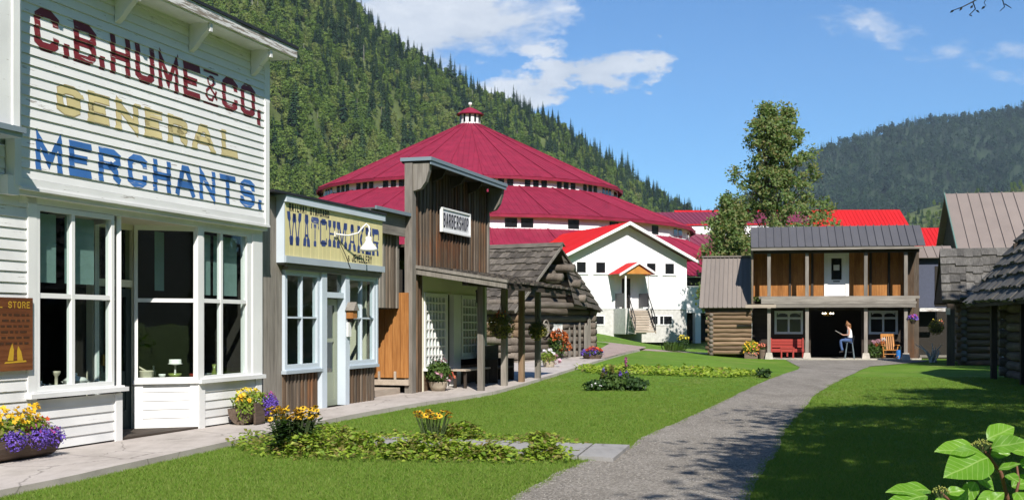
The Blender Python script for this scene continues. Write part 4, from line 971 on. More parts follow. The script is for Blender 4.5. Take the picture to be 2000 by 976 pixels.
def wl(ch, x0, x1, z0, z1):
    h = z1 - z0; w_ = x1 - x0; f = .105; g = x0 + f / 2; e = x1 - f / 2; m = (x0 + x1) / 2
    if ch == 'W': return pinch((g, z1), (x0 + w_ * .3, z0), .11) + pinch((m, z1 - .02), (x0 + w_ * .3, z0), .1) + pinch((m, z1 - .02), (x0 + w_ * .72, z0), .1) + pinch((e, z1), (x0 + w_ * .72, z0), .11)
    if ch == 'A': return pinch((m, z1), (g, z0), .11) + pinch((m, z1), (e, z0), .11) + [blk(x0 + w_ * .25, z0 + h * .3, x0 + w_ * .75, z0 + h * .38)]
    if ch == 'T': return [octo(x0, z1 - h * .2, x1, z1, .03), blk(x0, z1 - h * .4, x0 + .03, z1 - h * .2), blk(x1 - .03, z1 - h * .4, x1, z1 - h * .2)] + pinch((m, z1 - h * .2), (m, z0), .1, fl=.25)
    if ch == 'C': return [octo(x0, z1 - h * .22, x1, z1, .07), octo(x0, z0, x1, z0 + h * .22, .07), blk(x0, z0 + h * .1, x0 + .035, z1 - h * .1), blk(x1 - .035, z1 - h * .38, x1, z1 - h * .15), blk(x1 - .035, z0 + h * .15, x1, z0 + h * .3)]
    if ch == 'H': return pinch((g, z1), (g, z0)) + pinch((e, z1), (e, z0)) + [blk(g, z0 + h * .46, e, z0 + h * .53)]
    if ch == 'M': return pinch((g, z1), (g, z0)) + pinch((e, z1), (e, z0)) + [[Vector((g, z1)), Vector((g + .07, z1)), Vector((m + .02, z0 + h * .15)), Vector((m - .02, z0 + h * .15))], [Vector((e - .07, z1)), Vector((e, z1)), Vector((m + .02, z0 + h * .15)), Vector((m - .02, z0 + h * .15))]]
    if ch == 'K': return pinch((g, z1), (g, z0)) + pinch((e, z1), (x0 + w_ * .45, z0 + h * .5), .09, fl=.45) + pinch((x0 + w_ * .45, z0 + h * .5), (e, z0), .09, fl=.4)
    if ch == 'E': return pinch((g, z1), (g, z0)) + [blk(x0, z1 - h * .12, x1, z1), blk(x0, z0, x1, z0 + h * .12), blk(g, z0 + h * .47, x0 + w_ * .7, z0 + h * .54), blk(x1 - .04, z1 - h * .3, x1, z1), blk(x1 - .04, z0, x1, z0 + h * .28)]
    if ch == 'R': return pinch((g, z1), (g, z0)) + [octo(x0 + .08, z1 - h * .2, x1, z1, .05), blk(x1 - .035, z1 - h * .4, x1, z1 - h * .12), blk(g, z0 + h * .46, x1 - .02, z0 + h * .53)] + pinch((x1 - .1, z0 + h * .46), (e, z0), .09, fl=.5)
xs = [-.08, .50, .80, 1.15, 1.48, 1.83, 2.31, 2.72, 3.09, 3.40]; xe = [.46, .78, 1.12, 1.44, 1.79, 2.27, 2.67, 3.05, 3.36, 3.74]
for i, ch in enumerate('WATCHMAKER'):
    dz = .05 * math.cos(i * .75); top = 3.40 + (.02 if i < 2 else -.01 * (i - 2) * .2)
    paint(Wm, wl(ch, xs[i], xe[i] - .02, 2.89 - dz * .6, top), letter_navy, v=sgn - .003)
# goose neck lamp over the sign
lp = thing('sign_lamp', 'white goose neck lamp hanging over the WATCHMAKER sign', 'lamp', (-3.917, 20.411, .08), 17.6)
pts = [Vector(p) for p in ((1.76, -.18, 3.16), (2.02, -.29, 3.15), (2.24, -.39, 3.21), (2.31, -.46, 3.33), (2.36, -.50, 3.385), (2.395, -.54, 3.34), (2.36, -.57, 3.25), (2.32, -.57, 3.17), (2.31, -.57, 3.05))]
MB().tube(pts, .014, 8).build('arm', enamel, lp, smooth=True); MB().lathe([(.02, .02), (.06, 0), (.065, -.02), (.06, -.06), (.075, -.1), (.16, -.2), (.172, -.25), (.16, -.25), (.05, -.1)], 20, c=(2.31, -.57, 3.13)).build('shade', enamel, lp, smooth=True)
part('wall_plate', cream, lp, (1.71, sgn - .03, 3.11, 1.79, sgn - .004, 3.21)); MB().tube([(1.76, sgn - .03, 3.13), (2.08, sgn - .055, 2.80), (2.3, sgn - .055, 2.56)], .008, 6).build('wire', black_metal, lp)
# little letter house beside the door
lb = thing('letter_box', 'small wooden box with a peaked roof beside the watchmaker door', 'letter box', (-3.917, 20.411, .08), 17.6)
part('box', orange_z, lb, (2.34, -.24, 1.62, 2.52, -.10, 1.78)); MB().prism([(2.30, -.27, 1.77), (2.56, -.27, 1.77), (2.43, -.27, 1.93)], (0, .18, 0)).build('roof', grey_wood_x, lb); part('notice', white_trim, lb, (2.36, -.13, 1.28, 2.5, -.095, 1.55)); part('bracket', dark_wood, lb, (2.41, -.2, 1.55, 2.45, -.1, 1.62))
# clock and ornaments in the watchmaker's windows

# ================================================================== link between shops, barbershop
BO = (-2.184, 26.459, .08); BA = 17.6
Lk = thing('board_gateway', 'grey board gateway with an orange wooden side between the two shops', 'gateway', BO, BA)
boards_z(Lk, -1.98, -.18, 1.86, 3.46, .18, .25, [grey_wood_z, grey_wood_z, grey_brown_z], batten=.05, jit=.01)
part('fascia', grey_wood_x, Lk, (-2.0, .1, 3.42, -.18, .16, 3.86)); part('roof', grey_metal, Lk, (-2.0, .0, 3.87, -.1, 1.6, 3.9)); part('roof_edge', cap_metal, Lk, (-2.02, -.04, 3.86, -.1, -.0, 3.93))
# side of the barbershop seen through the gateway, planks facing the street's near end
for i in range(7):
    a = .02 + i * .19; MB().box(-.20 - R.uniform(0, .006), a, .34, -.17, a + .184, 2.2).build('plank', orange_z, Lk)
part('sill_board', pale_wood, Lk, (-.24, .0, .18, -.17, 1.4, .30)); 
for a in (.3, .68): part('cleat', pale_wood, Lk, (-.235, a, .22, -.205, a + .05, .48))
part('step', pale_wood, Lk, (-1.9, .2, -.05, -.24, 1.9, .13)); part('back_boards', dark_wood_z, Lk, (-2.0, 2.2, 0, -.17, 2.25, 3.4)); part('gate_ceiling', dark_wood, Lk, (-2.0, .3, 1.84, -.2, 2.2, 1.87)); part('notice', white_trim, Lk, (-1.25, 2.15, 1.2, -.85, 2.19, 1.5))

B = thing('barbershop', 'brown board false front barbershop with a lean-to porch roof', 'shop', BO, BA)
part('corner_post', post_z, B, (-.17, -.06, -.05, .05, .12, 5.03)); part('side_wall', grey_wood_x, B, (-.165, 1.45, 0, -.1, 6, 3.2)); part('side_wall', grey_wood_x, B, (5.02, .06, 0, 5.1, 6, 3.2)); part('parapet_back', grey_wood_z, B, (.06, .045, 2.75, 5.09, .08, 5.02)); part('roof', dark_wood, B, (-.16, .1, 3.2, 5.1, 6, 3.26))
boards_z(B, .05, 5.1, 2.72, 5.03, .205, .02, [barber_z, barber_z, grey_brown_z], batten=.06, jit=.012)
part('end_post', post_z, B, (5.1, -.03, 2.6, 5.2, .12, 4.95))
part('cornice', dark_wood, B, (-.14, -.46, 5.035, 5.2, .2, 5.07)); part('cornice_cap', cap_metal, B, (-.18, -.51, 5.072, 5.25, .22, 5.15)); part('cornice_moulding', cap_metal, B, (-.14, -.49, 4.99, 5.2, -.462, 5.07))
for u in (-.12, 5.02):
    pr = [(0, 5.03), (-.38, 5.03), (-.36, 4.85), (-.29, 4.62), (-.18, 4.47), (0, 4.42)]
    MB().prism([(u, a - .06, b) for a, b in pr], (.16, 0, 0)).build('bracket', grey_wood_z, B)
for u in (1.1, 2.35, 3.6): MB().prism([(u, a - .02, b) for a, b in [(0, 5.03), (-.36, 5.03), (-.25, 4.85), (0, 4.75)]], (.08, 0, 0)).build('bracket', dark_wood_z, B)
sb_ = thing('barbershop_sign', 'white framed BARBERSHOP sign board hung on brown boards', 'sign', BO, BA)
part('board', white_clad, sb_, (1.62, -.075, 3.70, 3.50, -.03, 4.19)); fr = MB().box(1.58, -.10, 3.66, 3.54, -.03, 3.70).box(1.58, -.10, 4.19, 3.54, -.03, 4.23).box(1.58, -.10, 3.70, 1.62, -.03, 4.19).box(3.50, -.10, 3.70, 3.54, -.03, 4.19).build('frame', white_trim, sb_)
for i, ch in enumerate('BARBERSHOP'):
    x = 1.69 + i * .177
    paint(sb_, [[p + Vector((.035 * k, .02 * k)) for p in q2] for k in (1,) for q2 in strokes(ch, x + .01, 3.79, .125, .31, .028)], plain('sign_shadow', (.35, .35, .42), .6) if i == 0 else bpy.data.materials['sign_shadow'], v=-.076, name='letter_shadow')
    paint(sb_, strokes(ch, x, 3.775, .13, .33, .04), letter_black, v=-.078)
# porch
PE = -2.05
def pw(v): return 2.74 + v * (2.74 - 2.38) / 2.05     # underside height of the porch roof at depth v
shingles(B, (.12, PE - .05, pw(PE) + .04), (5.9, PE - .05, pw(PE) + .02), (.12, .0, 2.80), (5.9, .0, 2.82), 8, 30, shake, th=.028, ragged=.3, miss=.04, name='shake')
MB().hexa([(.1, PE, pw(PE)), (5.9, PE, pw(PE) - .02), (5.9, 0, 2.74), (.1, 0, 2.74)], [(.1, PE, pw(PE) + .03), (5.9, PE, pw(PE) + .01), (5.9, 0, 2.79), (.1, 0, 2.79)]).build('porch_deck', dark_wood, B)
for u in (.06,):
    m = MB().hexa([(u, PE - .1, pw(PE) - .10), (u + .05, PE - .1, pw(PE) - .10), (u + .05, 0, 2.62), (u, 0, 2.62)], [(u, PE - .1, pw(PE) + .02), (u + .05, PE - .1, pw(PE) + .02), (u + .05, 0, 2.745), (u, 0, 2.745)]); m.build('rake_board', grey_wood_z, B)
    m = MB().hexa([(u - .03, PE - .12, pw(PE) + .022), (u + .06, PE - .12, pw(PE) + .022), (u + .06, 0, 2.748), (u - .03, 0, 2.748)], [(u - .03, PE - .12, pw(PE) + .085), (u + .06, PE - .12, pw(PE) + .085), (u + .06, 0, 2.82), (u - .03, 0, 2.82)]); m.build('rake_board', grey_wood_z, B)
part('porch_beam', dark_wood, B, (.15, -1.24, 2.36, 5.9, -1.10, 2.5)); part('eave_board', dark_wood, B, (.12, PE - .02, pw(PE) - .11, 5.88, PE + .02, pw(PE) - .02)); part('ledger', dark_wood, B, (.05, -.06, 2.62, 5.1, .0, 2.72))
for u in (.9, 1.8, 2.7, 3.6, 4.5, 5.4): MB().hexa([(u, PE, pw(PE) - .1), (u + .05, PE, pw(PE) - .1), (u + .05, -.02, 2.6), (u, -.02, 2.6)], [(u, PE, pw(PE) - .005), (u + .05, PE, pw(PE) - .005), (u + .05, -.02, 2.735), (u, -.02, 2.735)]).build('rafter', dark_wood_z, B)
for i, (u, m_) in enumerate(((1.22, post_z), (2.93, post_z), (4.33, post_warm), (5.78, post_z))):
    p = Vector((u, -1.17)); gy_ = BO[1] + .953 * u; MB().beam((u, -1.17, -.05 + max(0, .02 * (gy_ - 27))), (u, -1.17, 2.36), .135, .135, up=(1, 0, 0)).build('porch_post', m_, B)
# shop front under the porch
boards_z(B, .05, .55, -.05, 2.62, .17, .0, [brown_z, grey_brown_z], batten=.05)
part('front_wall', cream, B, (.55, -.02, 2.22, 5.0, .06, 2.62), (.55, -.02, 0, .62, .06, 2.22), (4.5, -.02, 0, 5.0, .06, 2.22)); part('stall_riser', brown_z, B, (.62, -.01, -.05, 2.0, .06, .5), (3.08, -.01, -.05, 4.5, .06, .5))
window(B, .62, 2.0, .52, 2.22, -.01, us=[.62 + .09 + i * .2 for i in range(1, 6)], ws=[.60 + i * .2 for i in range(1, 8)], fr=.09, bar=.035, mat=white_trim, panes=False, depth=.07); part('sill', white, B, (.58, -.12, .46, 2.03, .03, .52))
window(B, 3.06, 4.5, .72, 2.22, -.01, us=[3.06 + .09 + i * .21 for i in range(1, 6)], ws=[.8 + i * .19 for i in range(1, 7)], fr=.09, bar=.035, mat=white_trim, panes=False, depth=.07); part('sill', white, B, (3.02, -.1, .66, 4.54, .03, .72))
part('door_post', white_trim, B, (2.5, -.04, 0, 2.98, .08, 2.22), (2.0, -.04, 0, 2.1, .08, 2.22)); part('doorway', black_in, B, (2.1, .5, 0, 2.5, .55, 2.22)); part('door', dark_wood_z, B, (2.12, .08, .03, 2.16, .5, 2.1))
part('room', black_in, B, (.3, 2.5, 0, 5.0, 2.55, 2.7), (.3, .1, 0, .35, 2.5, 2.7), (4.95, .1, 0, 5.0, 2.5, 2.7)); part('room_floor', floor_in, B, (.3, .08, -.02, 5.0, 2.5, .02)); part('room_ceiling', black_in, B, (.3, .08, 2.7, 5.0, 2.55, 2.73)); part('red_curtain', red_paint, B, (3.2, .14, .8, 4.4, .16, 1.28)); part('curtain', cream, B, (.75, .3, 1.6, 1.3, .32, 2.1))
ln = thing('porch_lantern', 'black lantern hanging under the barbershop porch roof', 'lantern', (*(Vector(BO[:2]) + Vector((.302 * 2.75 + .953 * .6, .953 * 2.75 - .302 * .6))), 2.1), BA)
MB().lathe([(.02, .36), (.1, .3), (.11, .27), (.09, .26), (.085, .05), (.1, .02), (.06, 0)], 8).build('body', black_metal, ln); MB().tube([(0, 0, .36), (0, 0, .62)], .008, 5).build('hook', black_metal, ln)
def local(o, a, u, v):  # plan position of local (u, v)
    s, c = math.sin(rad(a)), math.cos(rad(a)); return (o[0] + s * u - c * v, o[1] + c * u + s * v)
be = thing('porch_bench', 'dark plank bench standing against the barbershop window', 'bench', (*local(BO, BA, 1.9, -.45), .08), BA)
part('seat', pale_wood, be, (-.2, -.18, .42, 1.6, .2, .46)); 
for u in (-.1, 1.45): part('leg', dark_wood_z, be, (u, -.15, 0, u + .06, -.09, .42)); part('leg', dark_wood_z, be, (u, .1, 0, u + .06, .16, .42))
be = thing('porch_chest', 'dark wooden settle in the shade behind the middle porch posts', 'settle', (*local(BO, BA, 3.7, -.5), .1), BA)
part('seat', dark_wood, be, (0, -.25, .38, 1.3, .2, .43)); part('backrest', dark_wood, be, (0, .16, .43, 1.3, .2, .95)); part('side_panel', dark_wood_z, be, (-.04, -.25, 0, 0, .2, .62)); part('side_panel', dark_wood_z, be, (1.3, -.25, 0, 1.34, .2, .62))

# ================================================================== log cabin beyond the shops
CO = (1.385, 42.15, .30); CA = 30
C = thing('log_cabin', 'low grey log cabin with cedar shake roof beside the pavement', 'cabin', CO, CA)
log_wall(C, -2.9, 2.9, 0, -.15, 1.95, .25, log_x, holes=[(-.05, .62, .55, 1.3)], ext=.25)
for s_ in range(5): log_mb((-2.35 + .62 * s_, 0, 2.07 + .25 * s_), (2.35 - .62 * s_, 0, 2.07 + .25 * s_), .13).build('log', log_x, C, smooth=True)
# front wall with its logs, facing the viewer: runs back along local y
for i in range(9):
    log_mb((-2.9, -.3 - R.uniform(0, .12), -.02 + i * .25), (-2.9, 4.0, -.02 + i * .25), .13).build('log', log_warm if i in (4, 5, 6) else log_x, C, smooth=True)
for i in range(9): log_mb((2.9, -.3, -.02 + i * .25), (2.9, 4.0, -.02 + i * .25), .13).build('log', log_x, C, smooth=True)
part('inner_wall', black_in, C, (-2.75, .12, -.2, -.1, .2, 2.6), (.65, .12, -.2, 2.75, .2, 2.6), (-.1, .12, -.2, .65, .2, .5), (-.1, .12, 1.35, .65, .2, 2.6))
window(C, -.05, .62, .55, 1.3, -.08, us=(.09, .2, .31, .42, .52), fr=.05, bar=.045, mat=white_trim, panes=False, pane=dark_glassm)
EAV, RDG = 1.95, 4.05
shingles(C, (-3.3, 3.6, EAV - .22), (-3.3, -.42, EAV - .22), (0, 3.6, RDG), (0, -.42, RDG), 10, 19, shake, th=.035, ragged=.2)
shingles(C, (3.3, -.3, EAV - .22), (3.3, 3.6, EAV - .22), (0, -.3, RDG), (0, 3.6, RDG), 8, 8, shake, th=.035)
MB().prism([(-.2, -.46, RDG - .06), (0, -.46, RDG + .09), (.2, -.46, RDG - .06), (0, -.46, RDG + .02)], (0, 4.0, 0)).build('ridge_cap', shake, C)
MB().hexa([(-3.3, -.45, EAV - .30), (-3.3, -.40, EAV - .30), (0, -.40, RDG - .09), (0, -.45, RDG - .09)], [(-3.3, -.45, EAV - .2), (-3.3, -.40, EAV - .2), (0, -.40, RDG + .02), (0, -.45, RDG + .02)]).build('rake_board', grey_wood_z, C)
# shingled apron that flares from the apex down over the far side of the gable
a0, b0, c0 = Vector((.25, -.34, RDG - .12)), Vector((.35, -.95, 1.95)), Vector((3.45, -.72, 1.76))
inv = lambda p: Vector(p)
P1 = at(1122, 593, 42.25) ; P2 = at(1175, 607, 44.9); P0 = at(1095, 486, 42.5)
Mi = (Matrix.Translation(CO) @ Matrix.Rotation(rad(90 - CA), 4, 'Z')).inverted()
P0, P1, P2 = Mi @ P0, Mi @ P1, Mi @ P2
shingles(C, P1, P2, P0 - (P2 - P1) * .03, P0 + (P2 - P1) * .05, 9, [6, 6, 5, 5, 4, 4, 3, 2, 2], shake, th=.035, ragged=.15)
for (u, z) in ((.28, 3.25), (.75, 2.72), (1.15, 2.2), (-.6, 2.9)): log_mb((u, -.75, z), (u, .5, z), .14).build('purlin', log_x, C, smooth=True)
log_mb((-3.0, -.42, 1.93), (1.6, -.5, 1.93), .11).build('tie_log', log_x, C, smooth=True)
for (u, h, wd) in ((.95, 1.05, .12), (1.35, 1.15, .12), (1.75, 1.25, .14), (2.2, 1.2, .28), (2.5, 1.45, .2)): MB().prism([(u, -.2, -.1), (u + wd, -.2, -.1), (u + wd, -.2, h), (u + wd * .5, -.2, h + .12), (u, -.2, h - .02)], (0, .03, 0)).build('leaning_board', grey_wood_z, C)
wh = thing('wagon_wheel', 'round carved disc hung on the grey cabin logs', 'wheel', CO, CA)
MB().tube([(-.78 + .21 * math.cos(i * .2618), -.2, 1.15 + .28 * math.sin(i * .2618)) for i in range(25)], .028, 6).build('rim', grey_wood_x, wh); MB().tube([(-.78, -.21, 1.15), (-.78, -.16, 1.15)], .17, 14).build('disc', grey_wood_x, wh)

# ================================================================== roundhouse
RC = Vector((-4.0, 115, 1.2)); NF = 28
Rd = thing('roundhouse', 'large white round hall with three tiers of crimson metal roof and a cupola', 'hall', RC, 90)
def rp(k, r, z): t = 2 * math.pi * k / NF - math.pi / 2 + .11; return Vector((r * math.cos(t), r * math.sin(t), z))
def tier(r0, z0, r1, z1, mat, seams=True):
    for k in range(NF):
        a, b, c, d = rp(k, r0, z0), rp(k + 1, r0, z0), rp(k + 1, r1, z1), rp(k, r1, z1)
        nrm = (b - a).cross(d - a).normalized(); nrm = nrm if nrm.z > 0 else -nrm
        m = MB().hexa([a, b, c, d], [x + nrm * .05 for x in (a, b, c, d)])
        ex = (b - a).normalized(); mid0, mid1 = (a + b) / 2, (c + d) / 2; Wb, Wt = (b - a).length, (c - d).length; up = mid1 - mid0; n = int(Wb / .42)
        for i in range(1, n):
            off = -Wb / 2 + Wb * i / n; lim = Wt / 2
            t_ = 1 if abs(off) < lim else max(0, (Wb / 2 - abs(off)) / max(Wb / 2 - lim, 1e-4))
            s0 = mid0 + ex * off + nrm * .05; s1 = s0 + up * t_
            m.add([s0 - ex * .05, s0 + nrm * .03, s0 + ex * .05, s1 - ex * .05, s1 + nrm * .03, s1 + ex * .05], [(0, 1, 4, 3), (1, 2, 5, 4), (0, 2, 1)])
        m.build('roof_panel', mat, Rd)
        MB().beam(a + nrm * .09, d + nrm * .09, .10, .05, up=nrm).build('hip_cap', mat, Rd)
    m = MB()
    for k in range(NF): m.hexa([rp(k, r0 - .02, z0 - .22), rp(k + 1, r0 - .02, z0 - .22), rp(k + 1, r0 + .03, z0 - .22), rp(k, r0 + .03, z0 - .22)], [rp(k, r0 - .02, z0 - .005), rp(k + 1, r0 - .02, z0 - .005), rp(k + 1, r0 + .03, z0 - .005), rp(k, r0 + .03, z0 - .005)])
    m.build('gutter', mat, Rd)
def drum(r, z0, z1, wins, ww, wz0, wz1):
    for k in range(NF):
        a, b = rp(k, r, z0), rp(k + 1, r, z0); d = (b - a).normalized(); o = Vector((d.y, -d.x, 0)); L = (b - a).length
        MB().hexa([a, b, b - o * .2, a - o * .2], [x + Vector((0, 0, z1 - z0)) for x in (a, b, b - o * .2, a - o * .2)]).build('wall', white_clad, Rd)
        if rp(k + .5, 1, 0).y > .35: continue
        for f_ in (wins[k % len(wins)]):
            c = a + d * L * f_; m = MB().hexa([c - d * ww / 2 + o * .0, c + d * ww / 2, c + d * ww / 2 + o * .03, c - d * ww / 2 + o * .03], [x + Vector((0, 0, wz1 - wz0)) for x in (c - d * ww / 2, c + d * ww / 2, c + d * ww / 2 + o * .03, c - d * ww / 2 + o * .03)])
            m.v = [(x, y, z + wz0 - z0) for x, y, z in m.v]; m.build('window', dark_glassm, Rd)
tier(14.5, 12.80, .9, 19.35, red_roof); drum(14.05, 11.75, 12.95, [(.25, .5, .75)], .52, 12.02, 12.60)
tier(21.3, 8.98, 13.9, 12.05, red_roof); drum(20.8, 7.7, 9.1, [(.36, .64), (.5,)], 1.0, 8.0, 8.72)
tier(27.0, 4.75, 20.6, 7.95, red_roof); drum(26.3, -.2, 4.9, [()], 1, 1, 2)
cp = MB(); MB().lathe([(.98, 19.25), (.98, 20.4)], 12).build('cupola_wall', white_clad, Rd)
for k in range(12):
    t = 2 * math.pi * k / 12; m = MB(); c = Vector((1.0 * math.cos(t), 1.0 * math.sin(t), 19.55)); d = Vector((-math.sin(t), math.cos(t), 0)); o = Vector((math.cos(t), math.sin(t), 0))
    m.hexa([c - d * .1, c + d * .1, c + d * .1 + o * .02, c - d * .1 + o * .02], [x + Vector((0, 0, .75)) for x in (c - d * .1, c + d * .1, c + d * .1 + o * .02, c - d * .1 + o * .02)]); m.build('louvre', dark_glassm, Rd)
MB().lathe([(1.32, 20.3), (1.34, 20.36), (.75, 20.75), (.3, 20.98), (.08, 21.05)], 12).build('cupola_roof', red_roof, Rd); MB().lathe([(.05, 21.0), (.05, 21.2), (.15, 21.26), (.19, 21.38), (.14, 21.5), (.02, 21.55)], 12).build('finial', enamel, Rd, smooth=True)

# ================================================================== white gabled wing in front of the roundhouse
GO = (8.1, 84.0, 0.0); GA = 70
Gb = thing('gabled_hall', 'white gabled hall with red roof and a small porch over its steps', 'hall', GO, GA)
Mg = Matrix.Translation(GO) @ Matrix.Rotation(rad(90 - GA), 4, 'Z')
part('foundation', concrete, Gb, (-5.2, .02, .3, 4.62, 14, 2.62)); m = MB()
m.prism([(-5.15, -.02, 2.62), (4.6, -.02, 2.62), (4.6, -.02, 6.15), (-.2, -.02, 8.5), (-5.15, -.02, 6.15)], (0, 14, 0)); m.build('wall', white_clad, Gb)
for i in range(33):     # cladding seams as raised battens
    u = -5.0 + i * .296; top = 8.42 - abs(u + .25) * .474
    if u < 4.55: MB().box(u, -.035, 2.62, u + .035, -.021, min(top, 9)).build('batten', white_clad, Gb)
part('band', white_clad, Gb, (-5.15, -.045, 6.16, 4.6, -.022, 6.2))
def gslope(s_):
    e = 5.3 * s_ - .2; return (e, -.75, 6.05), (e, 14, 6.05), (-.2, -.75, 8.62), (-.2, 14, 8.62)
metal_panels(Gb, *gslope(-1), 26, bright_red, name='roof_panel'); metal_panels(Gb, *gslope(1), 26, bright_red, name='roof_panel')
for s_ in (-1, 1):
    e = 5.36 * s_ - .2
    MB().hexa([(e, -.80, 5.85), (e, -.74, 5.85), (-.2, -.74, 8.45), (-.2, -.80, 8.45)], [(e, -.80, 6.06), (e, -.74, 6.06), (-.2, -.74, 8.68), (-.2, -.80, 8.68)]).build('barge_board', white_clad, Gb)
    MB().hexa([(e, -.74, 5.98), (e, -.02, 5.98), (-.2, -.02, 8.55), (-.2, -.74, 8.55)], [(e, -.74, 6.02), (e, -.02, 6.02), (-.2, -.02, 8.59), (-.2, -.74, 8.59)]).build('soffit', plain('shaded_soffit', (.35, .35, .36), .7) if s_ < 0 else bpy.data.materials['shaded_soffit'], Gb)  # shade under the overhang is put into this soffit grey
for (a, b) in ((-3.92, -3.23), (-2.47, -1.77), (1.42, 2.11), (2.86, 3.56)): window(Gb, a - .05, b + .05, 5.06, 5.9, -.05, fr=.06, mat=white_clad, pane=dark_glassm); part('sill', white_clad, Gb, (a - .2, -.1, 4.99, b + .2, -.03, 5.05))
for (a, b) in ((1.39, 2.31), (2.46, 3.43), (-2.75, -1.84)): window(Gb, a - .05, b + .05, 1.5, 2.2, -.0, us=(a + .3,), fr=.07, bar=.05, mat=white_clad, pane=dark_glassm)
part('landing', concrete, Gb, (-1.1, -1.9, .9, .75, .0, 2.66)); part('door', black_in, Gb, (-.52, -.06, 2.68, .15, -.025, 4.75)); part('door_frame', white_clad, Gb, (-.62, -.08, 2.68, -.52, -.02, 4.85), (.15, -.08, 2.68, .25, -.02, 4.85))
for u in (-1.05, .75): part('porch_post', white_clad, Gb, (u, -1.75, 2.66, u + .1, -1.65, 4.95))
part('porch_rail_panel', grey_metal, Gb, (-1.02, -1.7, 2.75, -.98, -.1, 3.7)); part('porch_rail_panel', grey_metal, Gb, (.78, -1.7, 2.75, .82, -.1, 3.7))
metal_panels(Gb, (-1.55, -2.0, 4.98), (-1.55, 0, 4.98), (-.12, -2.0, 5.78), (-.12, 0, 5.78), 5, bright_red); metal_panels(Gb, (1.3, -2.0, 4.98), (1.3, 0, 4.98), (-.12, -2.0, 5.78), (-.12, 0, 5.78), 5, bright_red)
MB().prism([(-1.1, -1.9, 5.0), (.85, -1.9, 5.0), (-.12, -1.9, 5.62)], (0, .05, 0)).build('porch_gable', orange_x, Gb)
for s_ in (-1, 1):
    e = -.12 + s_ * 1.48; MB().hexa([(e, -2.06, 4.84), (e, -2.0, 4.84), (-.12, -2.0, 5.68), (-.12, -2.06, 5.68)], [(e, -2.06, 4.99), (e, -2.0, 4.99), (-.12, -2.0, 5.84), (-.12, -2.06, 5.84)]).build('porch_barge', white_clad, Gb)
SO = Mg @ Vector((-.12, -1.9, 0)); st = thing('steps', 'pale wooden steps with black handrails rising to the gabled hall porch', 'steps', SO, 86)
for i in range(9): z = 2.52 - i * .17; part('tread', pale_wood, st, (-.62, -.32 - .28 * i, z - .14, .62, -.02 - .28 * i, z))
for u in (-.68, .68):
    MB().tube([(u, 0, 3.55), (u, -2.6, 2.0), (u, -2.65, 1.0)], .035, 6).build('handrail', black_metal, st); MB().tube([(u, 0, 3.05), (u, -2.6, 1.5)], .025, 6).build('handrail', black_metal, st)
    MB().hexa([(u - .03, -2.7, .95), (u + .03, -2.7, .95), (u + .03, 0, 2.35), (u - .03, 0, 2.35)], [(u - .03, -2.7, 1.15), (u + .03, -2.7, 1.15), (u + .03, 0, 2.6), (u - .03, 0, 2.6)]).build('stringer', pale_wood, st)
    for f_ in (.0, .5): MB().tube([(u, -2.6 * f_, 1.2), (u, -2.6 * f_, 3.55 - 1.55 * f_)], .03, 6).build('baluster', black_metal, st)
# low side room with an open car port at the right of the hall
sr = thing('side_wing', 'low white wing with crimson roof and dark openings right of the gabled hall', 'wing', GO, GA)
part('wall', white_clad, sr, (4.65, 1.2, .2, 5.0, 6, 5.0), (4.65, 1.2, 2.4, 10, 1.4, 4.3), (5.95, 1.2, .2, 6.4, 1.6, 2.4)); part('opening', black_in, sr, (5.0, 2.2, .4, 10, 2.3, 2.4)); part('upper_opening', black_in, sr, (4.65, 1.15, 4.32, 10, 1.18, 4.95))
metal_panels(sr, (4.62, .8, 5.0), (12.5, .8, 5.0), (4.62, 5.5, 6.9), (12.5, 5.5, 6.9), 18, red_roof)
# far barns with red roofs
bn = thing('red_roofed_barn', 'long barn with scarlet roof rising behind the lodge', 'barn', (37, 150, 0), 92)
metal_panels(bn, (-16, 0, 11.3), (13.9, 0, 11.3), (-16, 7, 16.4), (13.2, 7, 16.4), 60, bright_red, rib=.05); part('wall', white_clad, bn, (-16, .3, 0, 13.6, 14, 11.2)); MB().prism([(13.5, .3, 11.2), (13.5, 14, 11.2), (13.1, 7, 16.2)], (.1, 0, 0)).build('gable_wall', white_clad, bn)
part('lower_wall', white_clad, bn, (8, -14, 0, 19, -2, 7.5)); metal_panels(bn, (8, -14.5, 7.6), (19, -14.5, 7.6), (8, -6, 13.0), (19, -6, 13.0), 24, bright_red, rib=.05)
bn = thing('wine_roofed_hall', 'white hall with wine red roof beyond the roundhouse', 'hall', (24, 145, 0), 96)
metal_panels(bn, (-7, 0, 13.6), (12, 0, 13.6), (-9, 6, 15.6), (12, 6, 15.6), 40, wine_roof, rib=.05); part('wall', white_clad, bn, (-6, .3, 0, 12, 10, 13.5)); metal_panels(bn, (-3, -7, 9.6), (12, -7, 9.0), (-7, -.1, 12.9), (12, -.1, 11.2), 20, wine_roof, rib=.05); part('wall', white_clad, bn, (-3, -6.5, 0, 12, .2, 9.0))

